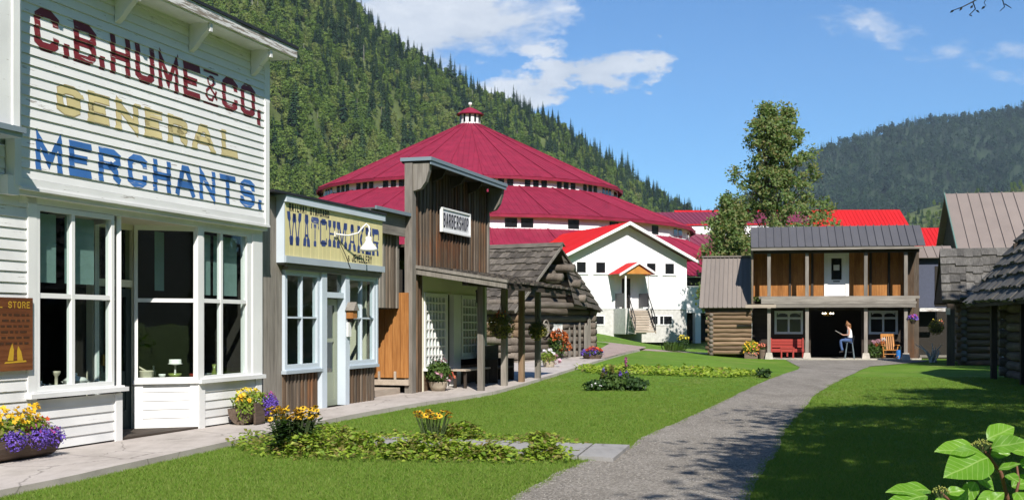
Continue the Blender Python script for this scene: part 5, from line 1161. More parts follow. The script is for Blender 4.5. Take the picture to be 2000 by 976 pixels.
# ================================================================== two storey lodge
TO = (11.641, 54.493, 0.0); TA = 101
T = thing('lodge', 'two storey wooden lodge with balcony, charcoal metal roof and white upper door', 'lodge', TO, TA)
VW = 1.30
metal_panels(T, (-.80, -.38, 5.02), (6.72, -.38, 5.02), (-.80, 2.3, 6.12), (6.85, 2.3, 6.12), 22, grey_metal, rib=.05, name='roof_panel'); metal_panels(T, (-.80, 5.0, 5.02), (6.85, 5.0, 5.02), (-.80, 2.3, 6.12), (6.85, 2.3, 6.12), 22, grey_metal, rib=.05)
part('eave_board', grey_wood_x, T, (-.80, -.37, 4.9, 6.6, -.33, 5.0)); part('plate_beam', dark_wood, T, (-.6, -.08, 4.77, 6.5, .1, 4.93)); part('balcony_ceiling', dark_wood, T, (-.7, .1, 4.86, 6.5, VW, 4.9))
boards_z(T, -.75, 2.5, 2.86, 4.86, .24, VW, orange_z, jit=.01, batten=.0); boards_z(T, 3.6, 6.5, 2.86, 4.86, .24, VW, orange_z, jit=.01)
part('back_wall', dark_wood_z, T, (-.7, VW + .04, 2.86, 6.5, VW + .09, 4.9))
for u in (.92, 4.5, 5.3, 1.92): part('stud', dark_wood_z, T, (u, VW - .08, 2.86, u + .1, VW - .015, 4.86))
part('end_wall', grey_brown_z, T, (-.78, .05, 2.5, -.70, 4.6, 5.0)); 
boards_z(T, 6.0, 6.62, .0, 5.0, .2, .95, [grey_brown_z, brown_z], jit=.01); part('end_wall', grey_brown_z, T, (6.55, .97, 0, 6.62, 4.6, 5.0))
dm = MB().box(2.50, VW - .06, 2.86, 2.66, VW + .06, 4.85).box(3.44, VW - .06, 2.86, 3.60, VW + .06, 4.85).box(2.66, VW - .06, 4.72, 3.44, VW + .06, 4.85).build('door_frame', white_trim, T)
d2 = MB().box(2.66, VW - .02, 2.88, 3.44, VW + .03, 3.30).box(2.66, VW - .02, 3.30, 2.82, VW + .03, 4.72).box(3.28, VW - .02, 3.30, 3.44, VW + .03, 4.72).box(2.82, VW - .02, 3.30, 3.28, VW + .03, 3.62).box(2.82, VW - .02, 4.6, 3.28, VW + .03, 4.72).build('door', white_clad, T)
MB().prism([(2.84, VW - .0, 3.62)] + [(3.05 + .21 * math.cos(a), VW, 4.36 + .22 * math.sin(a)) for a in [math.pi * (1 - i / 8) for i in range(9)]][::1] + [(3.26, VW, 3.62)], (0, .01, 0)).build('pane', dark_glassm, d2); part('notice', paper, d2, (2.92, VW - .03, 4.05, 3.18, VW - .022, 4.3)); part('letter_slot', black_metal, d2, (2.9, VW - .03, 3.52, 3.2, VW - .021, 3.57)); part('rail', white_clad, d2, (2.9, VW - .03, 3.0, 3.2, VW - .021, 3.22))
part('balcony_floor', grey_wood_x, T, (-.45, -.2, 2.72, 6.5, VW, 2.84)); part('floor_fascia', grey_wood_x, T, (-.35, -.24, 2.60, 6.32, -.2, 2.83)); part('porch_beam', grey_wood_x, T, (.22, -.28, 2.33, 6.32, -.1, 2.49)); part('floor_joist', grey_wood_x, T, (-.35, -.26, 2.50, 6.36, .0, 2.59)); part('brace_board', pale_wood, T, (-1.05, -.35, 2.32, .3, -.285, 2.47))
for u in (0, 1.67, 4.22, 5.93):
    part('balcony_post', post_z, T, (u - .075, -.08, 2.85, u + .075, .07, 4.78)); part('porch_post', post_z, T, (u - .075, -.08, .3, u + .075, .07, 2.34))
    MB().hexa([(u - .19, -.19, -.02), (u + .19, -.19, -.02), (u + .19, .19, -.02), (u - .19, .19, -.02)], [(u - .13, -.13, .3), (u + .13, -.13, .3), (u + .13, .13, .3), (u - .13, .13, .3)]).build('footing_stone', stone_pale, T)
# ground floor
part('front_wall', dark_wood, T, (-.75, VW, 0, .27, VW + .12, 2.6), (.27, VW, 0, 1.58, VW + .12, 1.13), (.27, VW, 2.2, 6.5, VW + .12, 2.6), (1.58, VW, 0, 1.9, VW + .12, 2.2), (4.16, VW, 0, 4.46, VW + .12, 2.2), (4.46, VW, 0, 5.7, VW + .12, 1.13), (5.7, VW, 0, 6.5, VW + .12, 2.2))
for a in (.27, 4.46):
    wv = window(T, a, a + 1.28, 1.13, 2.2, VW - .05, us=(a + .64,), ws=(1.86,), fr=.10, bar=.09, mat=pale_blue, pane=dark_glassm, depth=.1)
    for cx in (a + .37, a + .91):   # arched heads
        m = MB()
        for i in range(6):
            a0, a1 = math.pi * i / 6, math.pi * (i + 1) / 6
            m.poly([(cx + .22 * math.cos(a0), VW - .085, 2.0 + .09 * math.sin(a0)), (cx + .22 * math.cos(a0), VW - .085, 2.11), (cx + .22 * math.cos(a1), VW - .085, 2.11), (cx + .22 * math.cos(a1), VW - .085, 2.0 + .09 * math.sin(a1))])
        m.build('arched_head', pale_blue, wv)
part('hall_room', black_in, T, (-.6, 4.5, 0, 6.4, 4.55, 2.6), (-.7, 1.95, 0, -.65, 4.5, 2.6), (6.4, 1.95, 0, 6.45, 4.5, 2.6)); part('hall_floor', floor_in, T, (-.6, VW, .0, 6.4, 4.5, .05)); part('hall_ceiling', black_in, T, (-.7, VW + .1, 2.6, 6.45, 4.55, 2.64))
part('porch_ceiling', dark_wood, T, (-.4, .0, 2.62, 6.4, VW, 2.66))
ch = thing('chandelier', 'small chandelier with lit bulbs inside the dark lodge doorway', 'chandelier', (*local(TO, TA, 2.75, 2.5), 1.95), TA)
em, et, eb = new_mat('bulb_glow'); eb.inputs['Emission Color'].default_value = (1, .85, .6, 1); eb.inputs['Emission Strength'].default_value = 6
MB().lathe([(.03, .25), (.05, .1), (.03, 0)], 8).build('stem', brass, ch)
for i in range(6):
    a = i * 1.047; MB().tube([(0, 0, .06), (.16 * math.cos(a), .16 * math.sin(a), .02), (.24 * math.cos(a), .24 * math.sin(a), .1)], .01, 5).build('arm', brass, ch); MB().lathe([(.01, .1), (.028, .13), (.02, .16), (.002, .18)], 8, c=(.24 * math.cos(a), .24 * math.sin(a), 0)).build('bulb', em, ch)
# red bench and little red table
rb = thing('red_bench', 'long red wooden bench against the lodge front wall', 'bench', (*local(TO, TA, .08, .78), .05), TA)
for z in (.46, .6, .73): part('back_slat', red_paint, rb, (0, .42, z, 1.5, .46, z + .115))
part('seat', red_paint, rb, (0, -.02, .36, 1.5, .42, .41)); 
for u in (0, .72, 1.43): part('leg', red_paint, rb, (u, 0, 0, u + .07, .07, .36)); part('leg', red_paint, rb, (u, .36, 0, u + .07, .44, .9 if u != .72 else .36))
part('seat_apron', red_paint, rb, (0, -.04, .26, 1.5, -.021, .36))
tb = thing('red_table', 'small red slatted table in front of the red bench', 'table', (*local(TO, TA, .5, -.15), .05), TA)
part('tabletop', red_paint, tb, (0, 0, .44, .62, .45, .49)); part('apron', red_paint, tb, (.05, .03, .36, .57, .06, .44))
for u in (.02, .54):
    for v in (.02, .37): part('leg', red_paint, tb, (u, v, 0, u + .06, v + .06, .44))
# rocking chair
rk = thing('rocking_chair', 'varnished wooden rocking chair with slatted back facing the lawn', 'rocking chair', (*local(TO, TA, 5.28, .45), .05), TA - 6)
part('seat', orange_x, rk, (-.27, -.22, .36, .27, .26, .40)); part('headrest', orange_x, rk, (-.31, .34, .98, .31, .38, 1.1))
for i in range(6): x = -.235 + i * .094; MB().beam((x, .22, .40), (x, .36, .99), .05, .02, up=(0, 1, 0)).build('back_slat', orange_x, rk)
for s_ in (-1, 1):
    MB().tube([(s_ * .29, -.45, .10), (s_ * .29, -.25, .045), (s_ * .29, 0, .025), (s_ * .29, .25, .04), (s_ * .29, .5, .11)], .026, 6).build('rocker', orange_x, rk); part('armrest', orange_x, rk, (s_ * .35 - .05, -.26, .58, s_ * .35 + .05, .3, .615))
    MB().tube([(s_ * .28, -.18, .04), (s_ * .3, -.2, .36), (s_ * .33, -.2, .58)], .024, 6).build('leg', orange_x, rk); MB().tube([(s_ * .28, .2, .04), (s_ * .28, .22, .4), (s_ * .29, .35, .98)], .026, 6).build('leg', orange_x, rk)
MB().tube([(-.28, -.19, .2), (.28, -.19, .2)], .016, 6).build('stretcher', orange_x, rk)
# bins behind the chair, wall box, hanging pot
dd = thing('waste_bin', 'dark green waste bin beside the right porch post', 'bin', (*local(TO, TA, 5.66, .75), .05), TA); MB().lathe([(.15, 0), (.17, .5), (.18, .52), (.12, .56)], 12).build('body', plain('green_bin', (.04, .06, .06), .5), dd); part('lid', black_metal, dd, (-.06, -.06, .56, .06, .06, .6))
dd = thing('blue_drum', 'small bright blue container beside the right porch footing', 'container', (*local(TO, TA, 5.66, .3), .05), TA); MB().lathe([(.1, 0), (.11, .3), (.1, .34)], 12).build('body', blue_ware, dd); MB().lathe([(.105, .34), (.105, .38), (.03, .39)], 12).build('lid', blue_ware, dd)

# ================================================================== woman reading on a stool
PX = local(TO, TA, 3.50, -.32)
stl = thing('stool', 'tall grey metal stool under the reading woman', 'stool', (*PX, .05), TA)
MB().lathe([(.17, .72), (.18, .735), (.17, .755)], 16).build('seat', black_metal, stl)
for s_ in (-1, 1):
    for t in (-1, 1): MB().tube([(s_ * .11, t * .11, .72), (s_ * .2, t * .2, 0)], .016, 6).build('leg', plain('grey_tube', (.16, .2, .22), .4) if (s_, t) == (-1, -1) else bpy.data.materials['grey_tube'], stl)
MB().tube([(.168 * math.cos(i * .5236), .168 * math.sin(i * .5236), .3) for i in range(13)], .01, 5).build('foot_ring', black_metal, stl)
MB().tube([(.15, -.1, .74), (.2, -.1, 1.0), (.2, .1, 1.0), (.15, .1, .74)], .014, 6).build('backrest', black_metal, stl)
def skin_figure(name, verts, edges, radii, mat, parent, levels=2, root=0):
    me = bpy.data.meshes.new(name); me.from_pydata(verts, edges, []); o = bpy.data.objects.new(name, me); col.objects.link(o); o.parent = parent; me.materials.append(mat)
    sk = o.modifiers.new('skin', 'SKIN'); sk.use_smooth_shade = True
    for i, r in enumerate(radii): d = me.skin_vertices[0].data[i]; d.radius = r if isinstance(r, tuple) else (r, r); d.use_root = (i == root)
    sb2 = o.modifiers.new('smooth', 'SUBSURF'); sb2.levels = levels; sb2.render_levels = levels
    return o
# local frame: -x is the way she faces (to the left), y away from the viewer
wo = thing('person', 'woman in white sleeveless top and blue jeans reading a paper on a stool', 'person', (*PX, .05), TA)
V, Eg, Rr = [], [], []
def jt(p, r, parent=None):
    V.append(p); Rr.append(r); i = len(V) - 1
    if parent is not None: Eg.append((parent, i))
    return i
pel = jt((.0, 0, .84), (.15, .115)); wa = jt((.01, 0, 1.0), (.125, .095), pel); chs = jt((-.01, 0, 1.18), (.15, .105), wa); sh_ = jt((-.03, 0, 1.31), (.085, .08), chs); nk = jt((-.055, 0, 1.38), .05, sh_); hd0 = jt((-.08, 0, 1.45), (.06, .068), nk); hd1 = jt((-.085, 0, 1.53), (.078, .092), hd0); hd2 = jt((-.07, 0, 1.60), (.06, .07), hd1)
for s_ in (-1, 1):
    a = jt((-.02, s_ * .16, 1.29), .052, sh_); e = jt((-.05, s_ * .21, 1.06), .038, a); wr = jt((-.27, s_ * .13, 1.05), .026, e); pm = jt((-.33, s_ * .11, 1.07), (.026, .016), wr); kn_ = jt((-.37, s_ * .10, 1.085), (.028, .013), pm)
    for f_ in range(4):
        y = s_ * (.075 + .017 * f_); L = (.055, .068, .064, .05)[f_]; k1 = jt((-.37 - L * .5, y, 1.10), .0075, kn_); jt((-.37 - L * .85, y, 1.085), .0065, k1)
    th1 = jt((-.335, s_ * .09, 1.095), .009, pm); jt((-.365, s_ * .07, 1.12), .0075, th1)
body = skin_figure('body', V, Eg, Rr, skin, wo)
V, Eg, Rr = [], [], []
pel = jt((.0, 0, .84), (.155, .13))
for s_ in (-1, 1):
    h_ = jt((-.03, s_ * .09, .82), .09, pel); k = jt((-.40, s_ * .1, .82 if s_ < 0 else .8), .066, h_); c = jt((-.37, s_ * .1, .58), .058, k); an = jt((-.33 + (.05 if s_ > 0 else 0), s_ * .1, .36), .045, c)
skin_figure('trousers', V, Eg, Rr, jeans, wo)
for s_ in (-1, 1):
    V, Eg, Rr = [], [], []; a = jt((-.33 + (.05 if s_ > 0 else 0), s_ * .1, .35), .04); b = jt((-.35 + (.05 if s_ > 0 else 0), s_ * .1, .31), .04, a); jt((-.47 + (.05 if s_ > 0 else 0), s_ * .1, .295), .03, b); skin_figure('shoe', V, Eg, Rr, shoe, wo)
V, Eg, Rr = [], [], []
a = jt((.005, 0, .87), (.175, .135)); b = jt((.01, 0, 1.0), (.15, .118), a); c = jt((-.01, 0, 1.18), (.17, .125), b); d = jt((-.025, 0, 1.29), (.12, .09), c)
for s_ in (-1, 1): jt((-.02, s_ * .125, 1.315), .06, d)
skin_figure('top', V, Eg, Rr, shirt, wo)
# hair falling to the neck, a face: eyes, nose, mouth
V, Eg, Rr = [], [], []
a = jt((-.06, 0, 1.585), (.088, .10)); b = jt((-.035, 0, 1.50), (.075, .098), a); c = jt((-.0, 0, 1.40), (.05, .085), b); jt((.01, 0, 1.32), (.03, .06), c); jt((-.12, 0, 1.60), (.05, .075), a)
skin_figure('hair', V, Eg, Rr, hair_m, wo)
MB().tube([(-.158, 0, 1.515), (-.182, 0, 1.485), (-.16, 0, 1.475)], [.01, .014, .01], 6).build('nose', skin, wo, smooth=True)
for s_ in (-1, 1): MB().lathe([(.004, -.008), (.010, 0), (.004, .008)], 8, c=(-.158, s_ * .032, 1.52)).build('eye', black_metal, wo)
MB().tube([(-.15, -.02, 1.447), (-.157, 0, 1.447), (-.15, .02, 1.447)], .006, 5).build('mouth', plain('lips', (.4, .12, .1), .5), wo)
np_ = thing('newspaper', 'folded white paper held open by the seated woman', 'paper', (*PX, .05), TA)
MB().hexa([(-.36, -.2, 1.10), (-.36, .0, 1.085), (-.62, .0, 1.235), (-.62, -.2, 1.25)], [(-.357, -.2, 1.106), (-.357, .0, 1.091), (-.617, .0, 1.241), (-.617, -.2, 1.256)]).build('page', paper, np_); MB().hexa([(-.36, .0, 1.085), (-.36, .2, 1.10), (-.62, .2, 1.25), (-.62, .0, 1.235)], [(-.357, .0, 1.091), (-.357, .2, 1.106), (-.617, .2, 1.256), (-.617, .0, 1.241)]).build('page', paper, np_)

# ================================================================== annex to the lodge
A = thing('log_annex', 'log annex with tall taupe metal roof joined to the lodge', 'annex', TO, TA)
metal_panels(A, (-3.15, .45, 2.32), (-.80, .45, 2.32), (-3.05, 2.6, 4.75), (-.80, 2.6, 4.75), 11, tan_metal, rib=.05); metal_panels(A, (-3.15, 4.8, 2.32), (-.80, 4.8, 2.32), (-3.05, 2.6, 4.75), (-.80, 2.6, 4.75), 11, tan_metal, rib=.05)
part('ridge_cap', tan_metal, A, (-3.1, 2.45, 4.77, -.8, 2.75, 4.83))
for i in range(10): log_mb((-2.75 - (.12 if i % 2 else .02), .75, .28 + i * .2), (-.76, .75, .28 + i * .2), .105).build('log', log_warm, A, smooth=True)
for i in range(10): log_mb((-2.6, .62, .2 + i * .2), (-2.6, 4.5, .2 + i * .2), .1).build('log', log_x, A, smooth=True)
part('plate', dark_wood, A, (-2.9, .62, 2.16, -.8, .86, 2.32)); part('inner_wall', black_in, A, (-2.5, .95, .0, -.8, 1.0, 2.2))
# open lean to right of the lodge
L = thing('lean_to', 'slate blue lean-to with an open dark doorway between lodge and shingled cabin', 'lean-to', TO, TA)
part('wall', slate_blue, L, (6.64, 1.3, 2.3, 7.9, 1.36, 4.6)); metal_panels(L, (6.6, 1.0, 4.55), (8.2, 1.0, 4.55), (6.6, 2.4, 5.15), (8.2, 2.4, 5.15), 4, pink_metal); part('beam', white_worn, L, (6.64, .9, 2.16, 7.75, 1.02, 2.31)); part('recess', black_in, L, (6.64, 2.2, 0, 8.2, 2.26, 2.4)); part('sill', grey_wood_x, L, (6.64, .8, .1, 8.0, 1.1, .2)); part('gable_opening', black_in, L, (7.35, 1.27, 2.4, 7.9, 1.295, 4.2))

# ================================================================== shingled cabin and metal roofed barn at the right
RO = (16.35, 46.2, 0.0); RA = 104
Rc = thing('shingled_cabin', 'log cabin with silver shingle roof at the end of the lawn', 'cabin', RO, RA)
shingles(Rc, (.15, 0, 2.5), (6.5, 0, 2.5), (.3, 2.35, 4.62), (6.5, 2.35, 4.62), 6, 20, shake_grey, th=.05, ragged=.25)
MB().hexa([(.15, 0, 2.42), (6.5, 0, 2.42), (6.5, 2.35, 4.5), (.3, 2.35, 4.5)], [(.15, 0, 2.48), (6.5, 0, 2.48), (6.5, 2.35, 4.58), (.3, 2.35, 4.58)]).build('roof_deck', dark_wood, Rc); MB().hexa([(6.5, 4.7, 2.4), (.3, 4.7, 2.4), (.3, 2.35, 4.5), (6.5, 2.35, 4.5)], [(6.5, 4.7, 2.5), (.3, 4.7, 2.5), (.3, 2.35, 4.6), (6.5, 2.35, 4.6)]).build('roof_deck', dark_wood, Rc)
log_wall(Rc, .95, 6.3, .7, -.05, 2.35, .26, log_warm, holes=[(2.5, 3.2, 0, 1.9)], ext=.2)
for i in range(9): log_mb((1.0, .45, .2 + i * .26), (1.0, 4.0, .2 + i * .26), .13).build('log', log_x, Rc, smooth=True)
part('corner_post', dark_wood_z, Rc, (.35, .05, 0, .62, .3, 2.45)); part('inner_wall', black_in, Rc, (1.1, .9, 0, 6.3, .95, 2.4)); part('door_casing', pale_blue, Rc, (2.38, .5, .0, 2.5, .6, 1.95)); MB().prism([(.3, .15, 2.42), (.3, 4.55, 2.42), (.42, 2.35, 4.4)], (.08, 0, 0)).build('gable_boards', dark_wood_z, Rc)
part('lintel_block', pale_wood, Rc, (.3, -.02, 1.95, .45, .04, 2.2))
Mb = thing('metal_roofed_barn', 'tall dark barn with pale taupe standing seam roof behind the shingled cabin', 'barn', (21.75, 59.0, 0), 103)
metal_panels(Mb, (.05, -.3, 5.2), (9, -.3, 5.2), (.05, 4.6, 8.42), (9, 4.6, 8.42), 16, pink_metal, rib=.06); metal_panels(Mb, (.05, 9.5, 5.2), (9, 9.5, 5.2), (.05, 4.6, 8.42), (9, 4.6, 8.42), 16, pink_metal, rib=.06); part('wall', dark_wood, Mb, (.35, 0, 0, 9, 9, 5.2)); MB().prism([(.35, 0, 5.2), (.35, 9.2, 5.2), (.35, 4.6, 8.22)], (.1, 0, 0)).build('gable_wall', dark_wood_z, Mb); MB().hexa([(.0, -.34, 5.1), (.05, -.34, 5.1), (.05, 4.6, 8.32), (.0, 4.6, 8.32)], [(.0, -.34, 5.28), (.05, -.34, 5.28), (.05, 4.6, 8.52), (.0, 4.6, 8.52)]).build('barge_flashing', plain('green_flashing', (.12, .22, .19), .5), Mb)
# near cabin on the right: eaves run along the lawn
NO = (13.95, 37.0, 0.0); NA = 189.9        # heading toward the viewer along its eave
Nc = thing('shake_roofed_cabin', 'dark log cabin with heavy split shake roof along the right of the lawn', 'cabin', NO, NA)
# local x runs toward the viewer, local y to the right into the cabin
def rx(u, v, w_): return (u, v, w_)
sgn_y = 1
shingles(Nc, (0, 0, 2.2), (17, 0, 2.2), (0, 2.6, 5.5), (17, 2.6, 5.5), 9, 44, shake_grey, th=.06, ragged=.2)
MB().hexa([(0, 0, 2.1), (17, 0, 2.1), (17, 2.6, 5.4), (0, 2.6, 5.4)], [(0, 0, 2.18), (17, 0, 2.18), (17, 2.6, 5.48), (0, 2.6, 5.48)]).build('roof_deck', dark_wood, Nc)
MB().hexa([(0, 5.2, 2.1), (17, 5.2, 2.1), (17, 2.6, 5.4), (0, 2.6, 5.4)], [(0, 5.2, 2.18), (17, 5.2, 2.18), (17, 2.6, 5.48), (0, 2.6, 5.48)]).build('roof_deck', dark_wood, Nc)
log_wall(Nc, .8, 16.5, 1.1, -.05, 2.9, .28, log_x, holes=[(3.0, 3.9, 0, 1.95), (9, 9.9, 0, 1.95)], ext=.2)
for i in range(11): log_mb((.85, .8, .2 + i * .28), (.85, 4.4, .2 + i * .28), .14).build('log', log_x, Nc, smooth=True)
part('inner_wall', black_in, Nc, (1.0, 1.3, 0, 16, 1.35, 3)); part('gable_boards', dark_wood_z, Nc, (.8, 1.2, 2.9, .9, 4.2, 4.0))
for u in (2.0, 5.5, 9, 12.5): part('porch_post', dark_wood_z, Nc, (u, .3, 0, u + .16, .46, 2.5))
part('door_casing', pale_blue, Nc, (2.9, .93, 0, 3.0, .97, 2.0))

# ================================================================== planting
def mass(parent, name, c, rr, n, mat, size, up=.4, seed=0, kind='stuff', shell=.55, flat=.0, loc=None):
    """many small leaves or petals filling an ellipsoid"""
    q = random.Random(seed * 77 + n); m = MB(); c = Vector(c)
    for _ in range(n):
        d = Vector((q.gauss(0, 1), q.gauss(0, 1), q.gauss(0, 1))).normalized()
        if d.z < -.2 and q.random() < up: d.z = -d.z
        k = q.uniform(shell, 1.0); p = c + Vector((d.x * rr[0], d.y * rr[1], d.z * rr[2])) * k
        nrm = (d + Vector((q.gauss(0, .45), q.gauss(0, .45), q.gauss(.35, .45)))).normalized(); dr = nrm.cross(Vector((q.gauss(0, 1), q.gauss(0, 1), q.gauss(0, .6) + flat)))
        if dr.length < 1e-3: continue
        s_ = size * q.uniform(.6, 1.35); m.leaf(p, dr, nrm, s_, s_ * q.uniform(.55, .85), 0, .18)
    return m.build(name, mat, parent, kind=kind)
def blooms(parent, name, pts, mat, size, per=5, seed=0):
    """little open flowers: a ring of petals round each point"""
    q = random.Random(seed + len(pts)); m = MB()
    for p in pts:
        p = Vector(p); nrm = Vector((q.gauss(.15, .5), q.gauss(-.5, .5), q.gauss(.7, .4))).normalized(); a = nrm.orthogonal().normalized(); b = nrm.cross(a); s_ = size * q.uniform(.7, 1.2); t0 = q.uniform(0, 6)
        for i in range(per): t = t0 + 6.283 * i / per; m.leaf(p, a * math.cos(t) + b * math.sin(t) + nrm * .15, nrm, s_, s_ * .8, 0, .05)
    return m.build(name, mat, parent, kind='stuff')
def ell(c, rr, n, seed, lowest=-.2):
    q = random.Random(seed); out = []
    while len(out) < n:
        d = Vector((q.gauss(0, 1), q.gauss(0, 1), q.gauss(0, 1))).normalized()
        if d.z < lowest: continue
        out.append(Vector(c) + Vector((d.x * rr[0], d.y * rr[1], d.z * rr[2])) * q.uniform(.85, 1.08))
    return out
# half log planters by the general store
def log_planter(px, py, lab, L=.95, ang=17.4, h=.2):
    p = gp(px, py, .08); t = thing('log_planter', lab, 'planter', p, ang)
    m = MB(); n = 10; prof = [(.21 * math.cos(math.pi + math.pi * i / n), .24 + .24 * math.sin(math.pi + math.pi * i / n) * 1.0) for i in range(n + 1)]
    m.prism([(-L / 2, a, b) for a, b in prof], (L, 0, 0)); m.build('half_log', planter_wood, t)
    part('soil', soil, t, (-L / 2 + .03, -.18, .235, L / 2 - .03, .18, .25))
    mass(t, 'foliage', (0, 0, .32), (L * .56, .26, .17), 700, leaf_vine, .06, seed=1)
    return t, L
t, L = log_planter(30, 897, 'log planter of yellow and violet flowers beneath the show window at the near end', 1.05)
for (u, v, w_) in ((-.25, -.2, .27), (.12, -.23, .28), (.4, -.18, .27)): mass(t, 'lobelia', (u, v, w_ - .04), (.19, .11, .13), 520, f_purple, .028, seed=int(u * 50 + 90))
blooms(t, 'yellow_blooms', ell((-.15, -.02, .42), (.45, .18, .17), 120, 5, .0), f_yellow, .034); blooms(t, 'yellow_blooms', ell((.32, .02, .48), (.08, .08, .14), 18, 6, .0), f_yellow, .034); blooms(t, 'pink_blooms', ell((.25, -.15, .30), (.24, .12, .10), 32, 7), f_magenta, .034); blooms(t, 'red_blooms', ell((.35, -.05, .38), (.12, .1, .08), 16, 8), f_red, .03)
t, L = log_planter(492, 826, 'log planter of violet lobelia beside the corner of the general store', .72)
part('log_end', planter_wood, t, (-.30, -.235, .01, -.02, -.2, .33))
mass(t, 'lobelia', (.12, -.24, .26), (.2, .13, .17), 1200, f_purple, .026, seed=33); mass(t, 'lobelia', (.42, -.05, .27), (.16, .14, .18), 700, f_purple, .026, seed=34)
blooms(t, 'yellow_blooms', ell((.02, .05, .42), (.32, .16, .12), 60, 15, .0), f_lemon, .032); blooms(t, 'yellow_blooms', ell((-.33, -.05, .36), (.1, .12, .1), 26, 16, .0), f_yellow, .034); blooms(t, 'pink_blooms', ell((.36, -.1, .36), (.16, .1, .10), 24, 17), f_magenta, .03); mass(t, 'trailing_leaves', (-.38, -.1, .2), (.09, .14, .16), 160, leaf_vine, .05, seed=9)
# flower pot at the barbershop
p = gp(856, 763, .08); t = thing('flower_pot', 'pale round pot of pink and coral geraniums at the barbershop post', 'flower pot', p, BA)
MB().lathe([(.14, 0), (.2, .1), (.22, .2), (.23, .215), (.2, .2)], 18).build('pot', terracotta, t, smooth=True); mass(t, 'foliage', (0, 0, .40), (.36, .3, .27), 900, leaf_green, .075, seed=3); mass(t, 'foliage', (.05, .05, .5), (.2, .2, .3), 300, leaf_dark, .06, seed=4)
blooms(t, 'coral_blooms', ell((.3, -.15, .3), (.12, .12, .12), 22, 1), f_coral, .05); blooms(t, 'pink_blooms', ell((-.32, -.12, .35), (.08, .1, .12), 9, 2), f_pink, .05); blooms(t, 'pink_blooms', ell((.15, 0, .66), (.16, .12, .07), 9, 3), f_pink, .045); blooms(t, 'pink_blooms', ell((-.1, -.25, .22), (.1, .05, .06), 6, 4), f_pink, .045)
# hanging baskets
def basket(c, r, lab, flo, seed, fol=leaf_olive):
    t = thing('hanging_basket', lab, 'hanging basket', c, 90)
    MB().lathe([(.02, -r * .75), (r * .5, -r * .6), (r * .62, -r * .2)], 12).build('bowl', dark_wood, t); mass(t, 'foliage', (0, 0, 0), (r, r, r * .95), 1300, fol, .055, seed=seed, up=.1)
    for (mat_, n, cc, rr) in flo: blooms(t, 'blooms', ell(cc, rr, n, seed + n, -1), mat_, .035)
    for i in range(3): a = i * 2.09; MB().tube([(r * .6 * math.cos(a), r * .6 * math.sin(a), -r * .2), (0, 0, r * 1.6), (0, 0, r * 2.2)], .006, 4).build('chain', black_metal, t)
basket(at(978, 637, 28.4), .34, 'hanging basket topped with orange flowers at the second porch post', [(f_coral, 26, (.02, -.05, .28), (.16, .16, .1)), (f_lemon, 22, (0, 0, 0), (.33, .33, .33))], 5)
basket(at(1050, 645, 30.8), .25, 'smaller olive hanging basket at the last porch post', [(f_lemon, 12, (0, 0, 0), (.25, .25, .25)), (f_coral, 4, (0, -.05, .1), (.2, .2, .1))], 6)
basket(at(1828, 639, 51.5), .34, 'round hanging basket of yellow and orange flowers in the dark lean-to', [(f_lemon, 34, (.02, -.05, .1), (.3, .3, .3)), (f_coral, 22, (.2, -.1, .18), (.14, .2, .14))], 7)
# cabin border
p = gp(1088, 703, .04); t = thing('flowering_shrub', 'rust red flowering shrub against the grey cabin logs', 'shrub', p, 30); mass(t, 'foliage', (0, 0, .5), (.4, .3, .48), 900, leaf_green, .08, seed=11); blooms(t, 'rust_blooms', ell((-.05, -.1, .75), (.36, .28, .3), 170, 3, -.2), f_rust, .06); blooms(t, 'rust_blooms', ell((.15, -.25, .45), (.3, .15, .25), 60, 4, -.6), f_rust, .06); MB().tube([(0, 0, 0), (.02, 0, .5)], .02, 5).build('stem', stem_m, t)
p = gp(1072, 716, .08); t = thing('petunia_pot', 'low pot of white and mauve petunias in front of the rust red shrub', 'flower pot', p, 30); MB().lathe([(.16, 0), (.2, .16), (.19, .17)], 14).build('pot', terracotta, t); mass(t, 'foliage', (-.05, 0, .28), (.3, .24, .2), 500, leaf_vine, .07, seed=12); blooms(t, 'petunias', ell((.12, -.1, .2), (.26, .2, .2), 48, 6, -.5), f_pink, .055); blooms(t, 'petunias', ell((-.05, -.05, .44), (.2, .2, .12), 18, 7, -.2), f_white, .055)
p = gp(1157, 701, .06); t = thing('flower_tub', 'shallow tub of red and violet flowers at the end of the cabin', 'flower tub', p, 30); MB().lathe([(.28, 0), (.36, .14), (.34, .15)], 16).build('tub', planter_wood, t); mass(t, 'foliage', (0, 0, .2), (.42, .36, .16), 500, leaf_green, .06, seed=13); blooms(t, 'violet_blooms', ell((0, 0, .2), (.45, .38, .18), 130, 8, -.3), f_purple, .05); blooms(t, 'red_blooms', ell((-.05, -.08, .28), (.3, .28, .14), 90, 9, .1), f_red, .05); blooms(t, 'orange_blooms', ell((.05, 0, .38), (.16, .16, .05), 16, 10, .1), f_coral, .05)
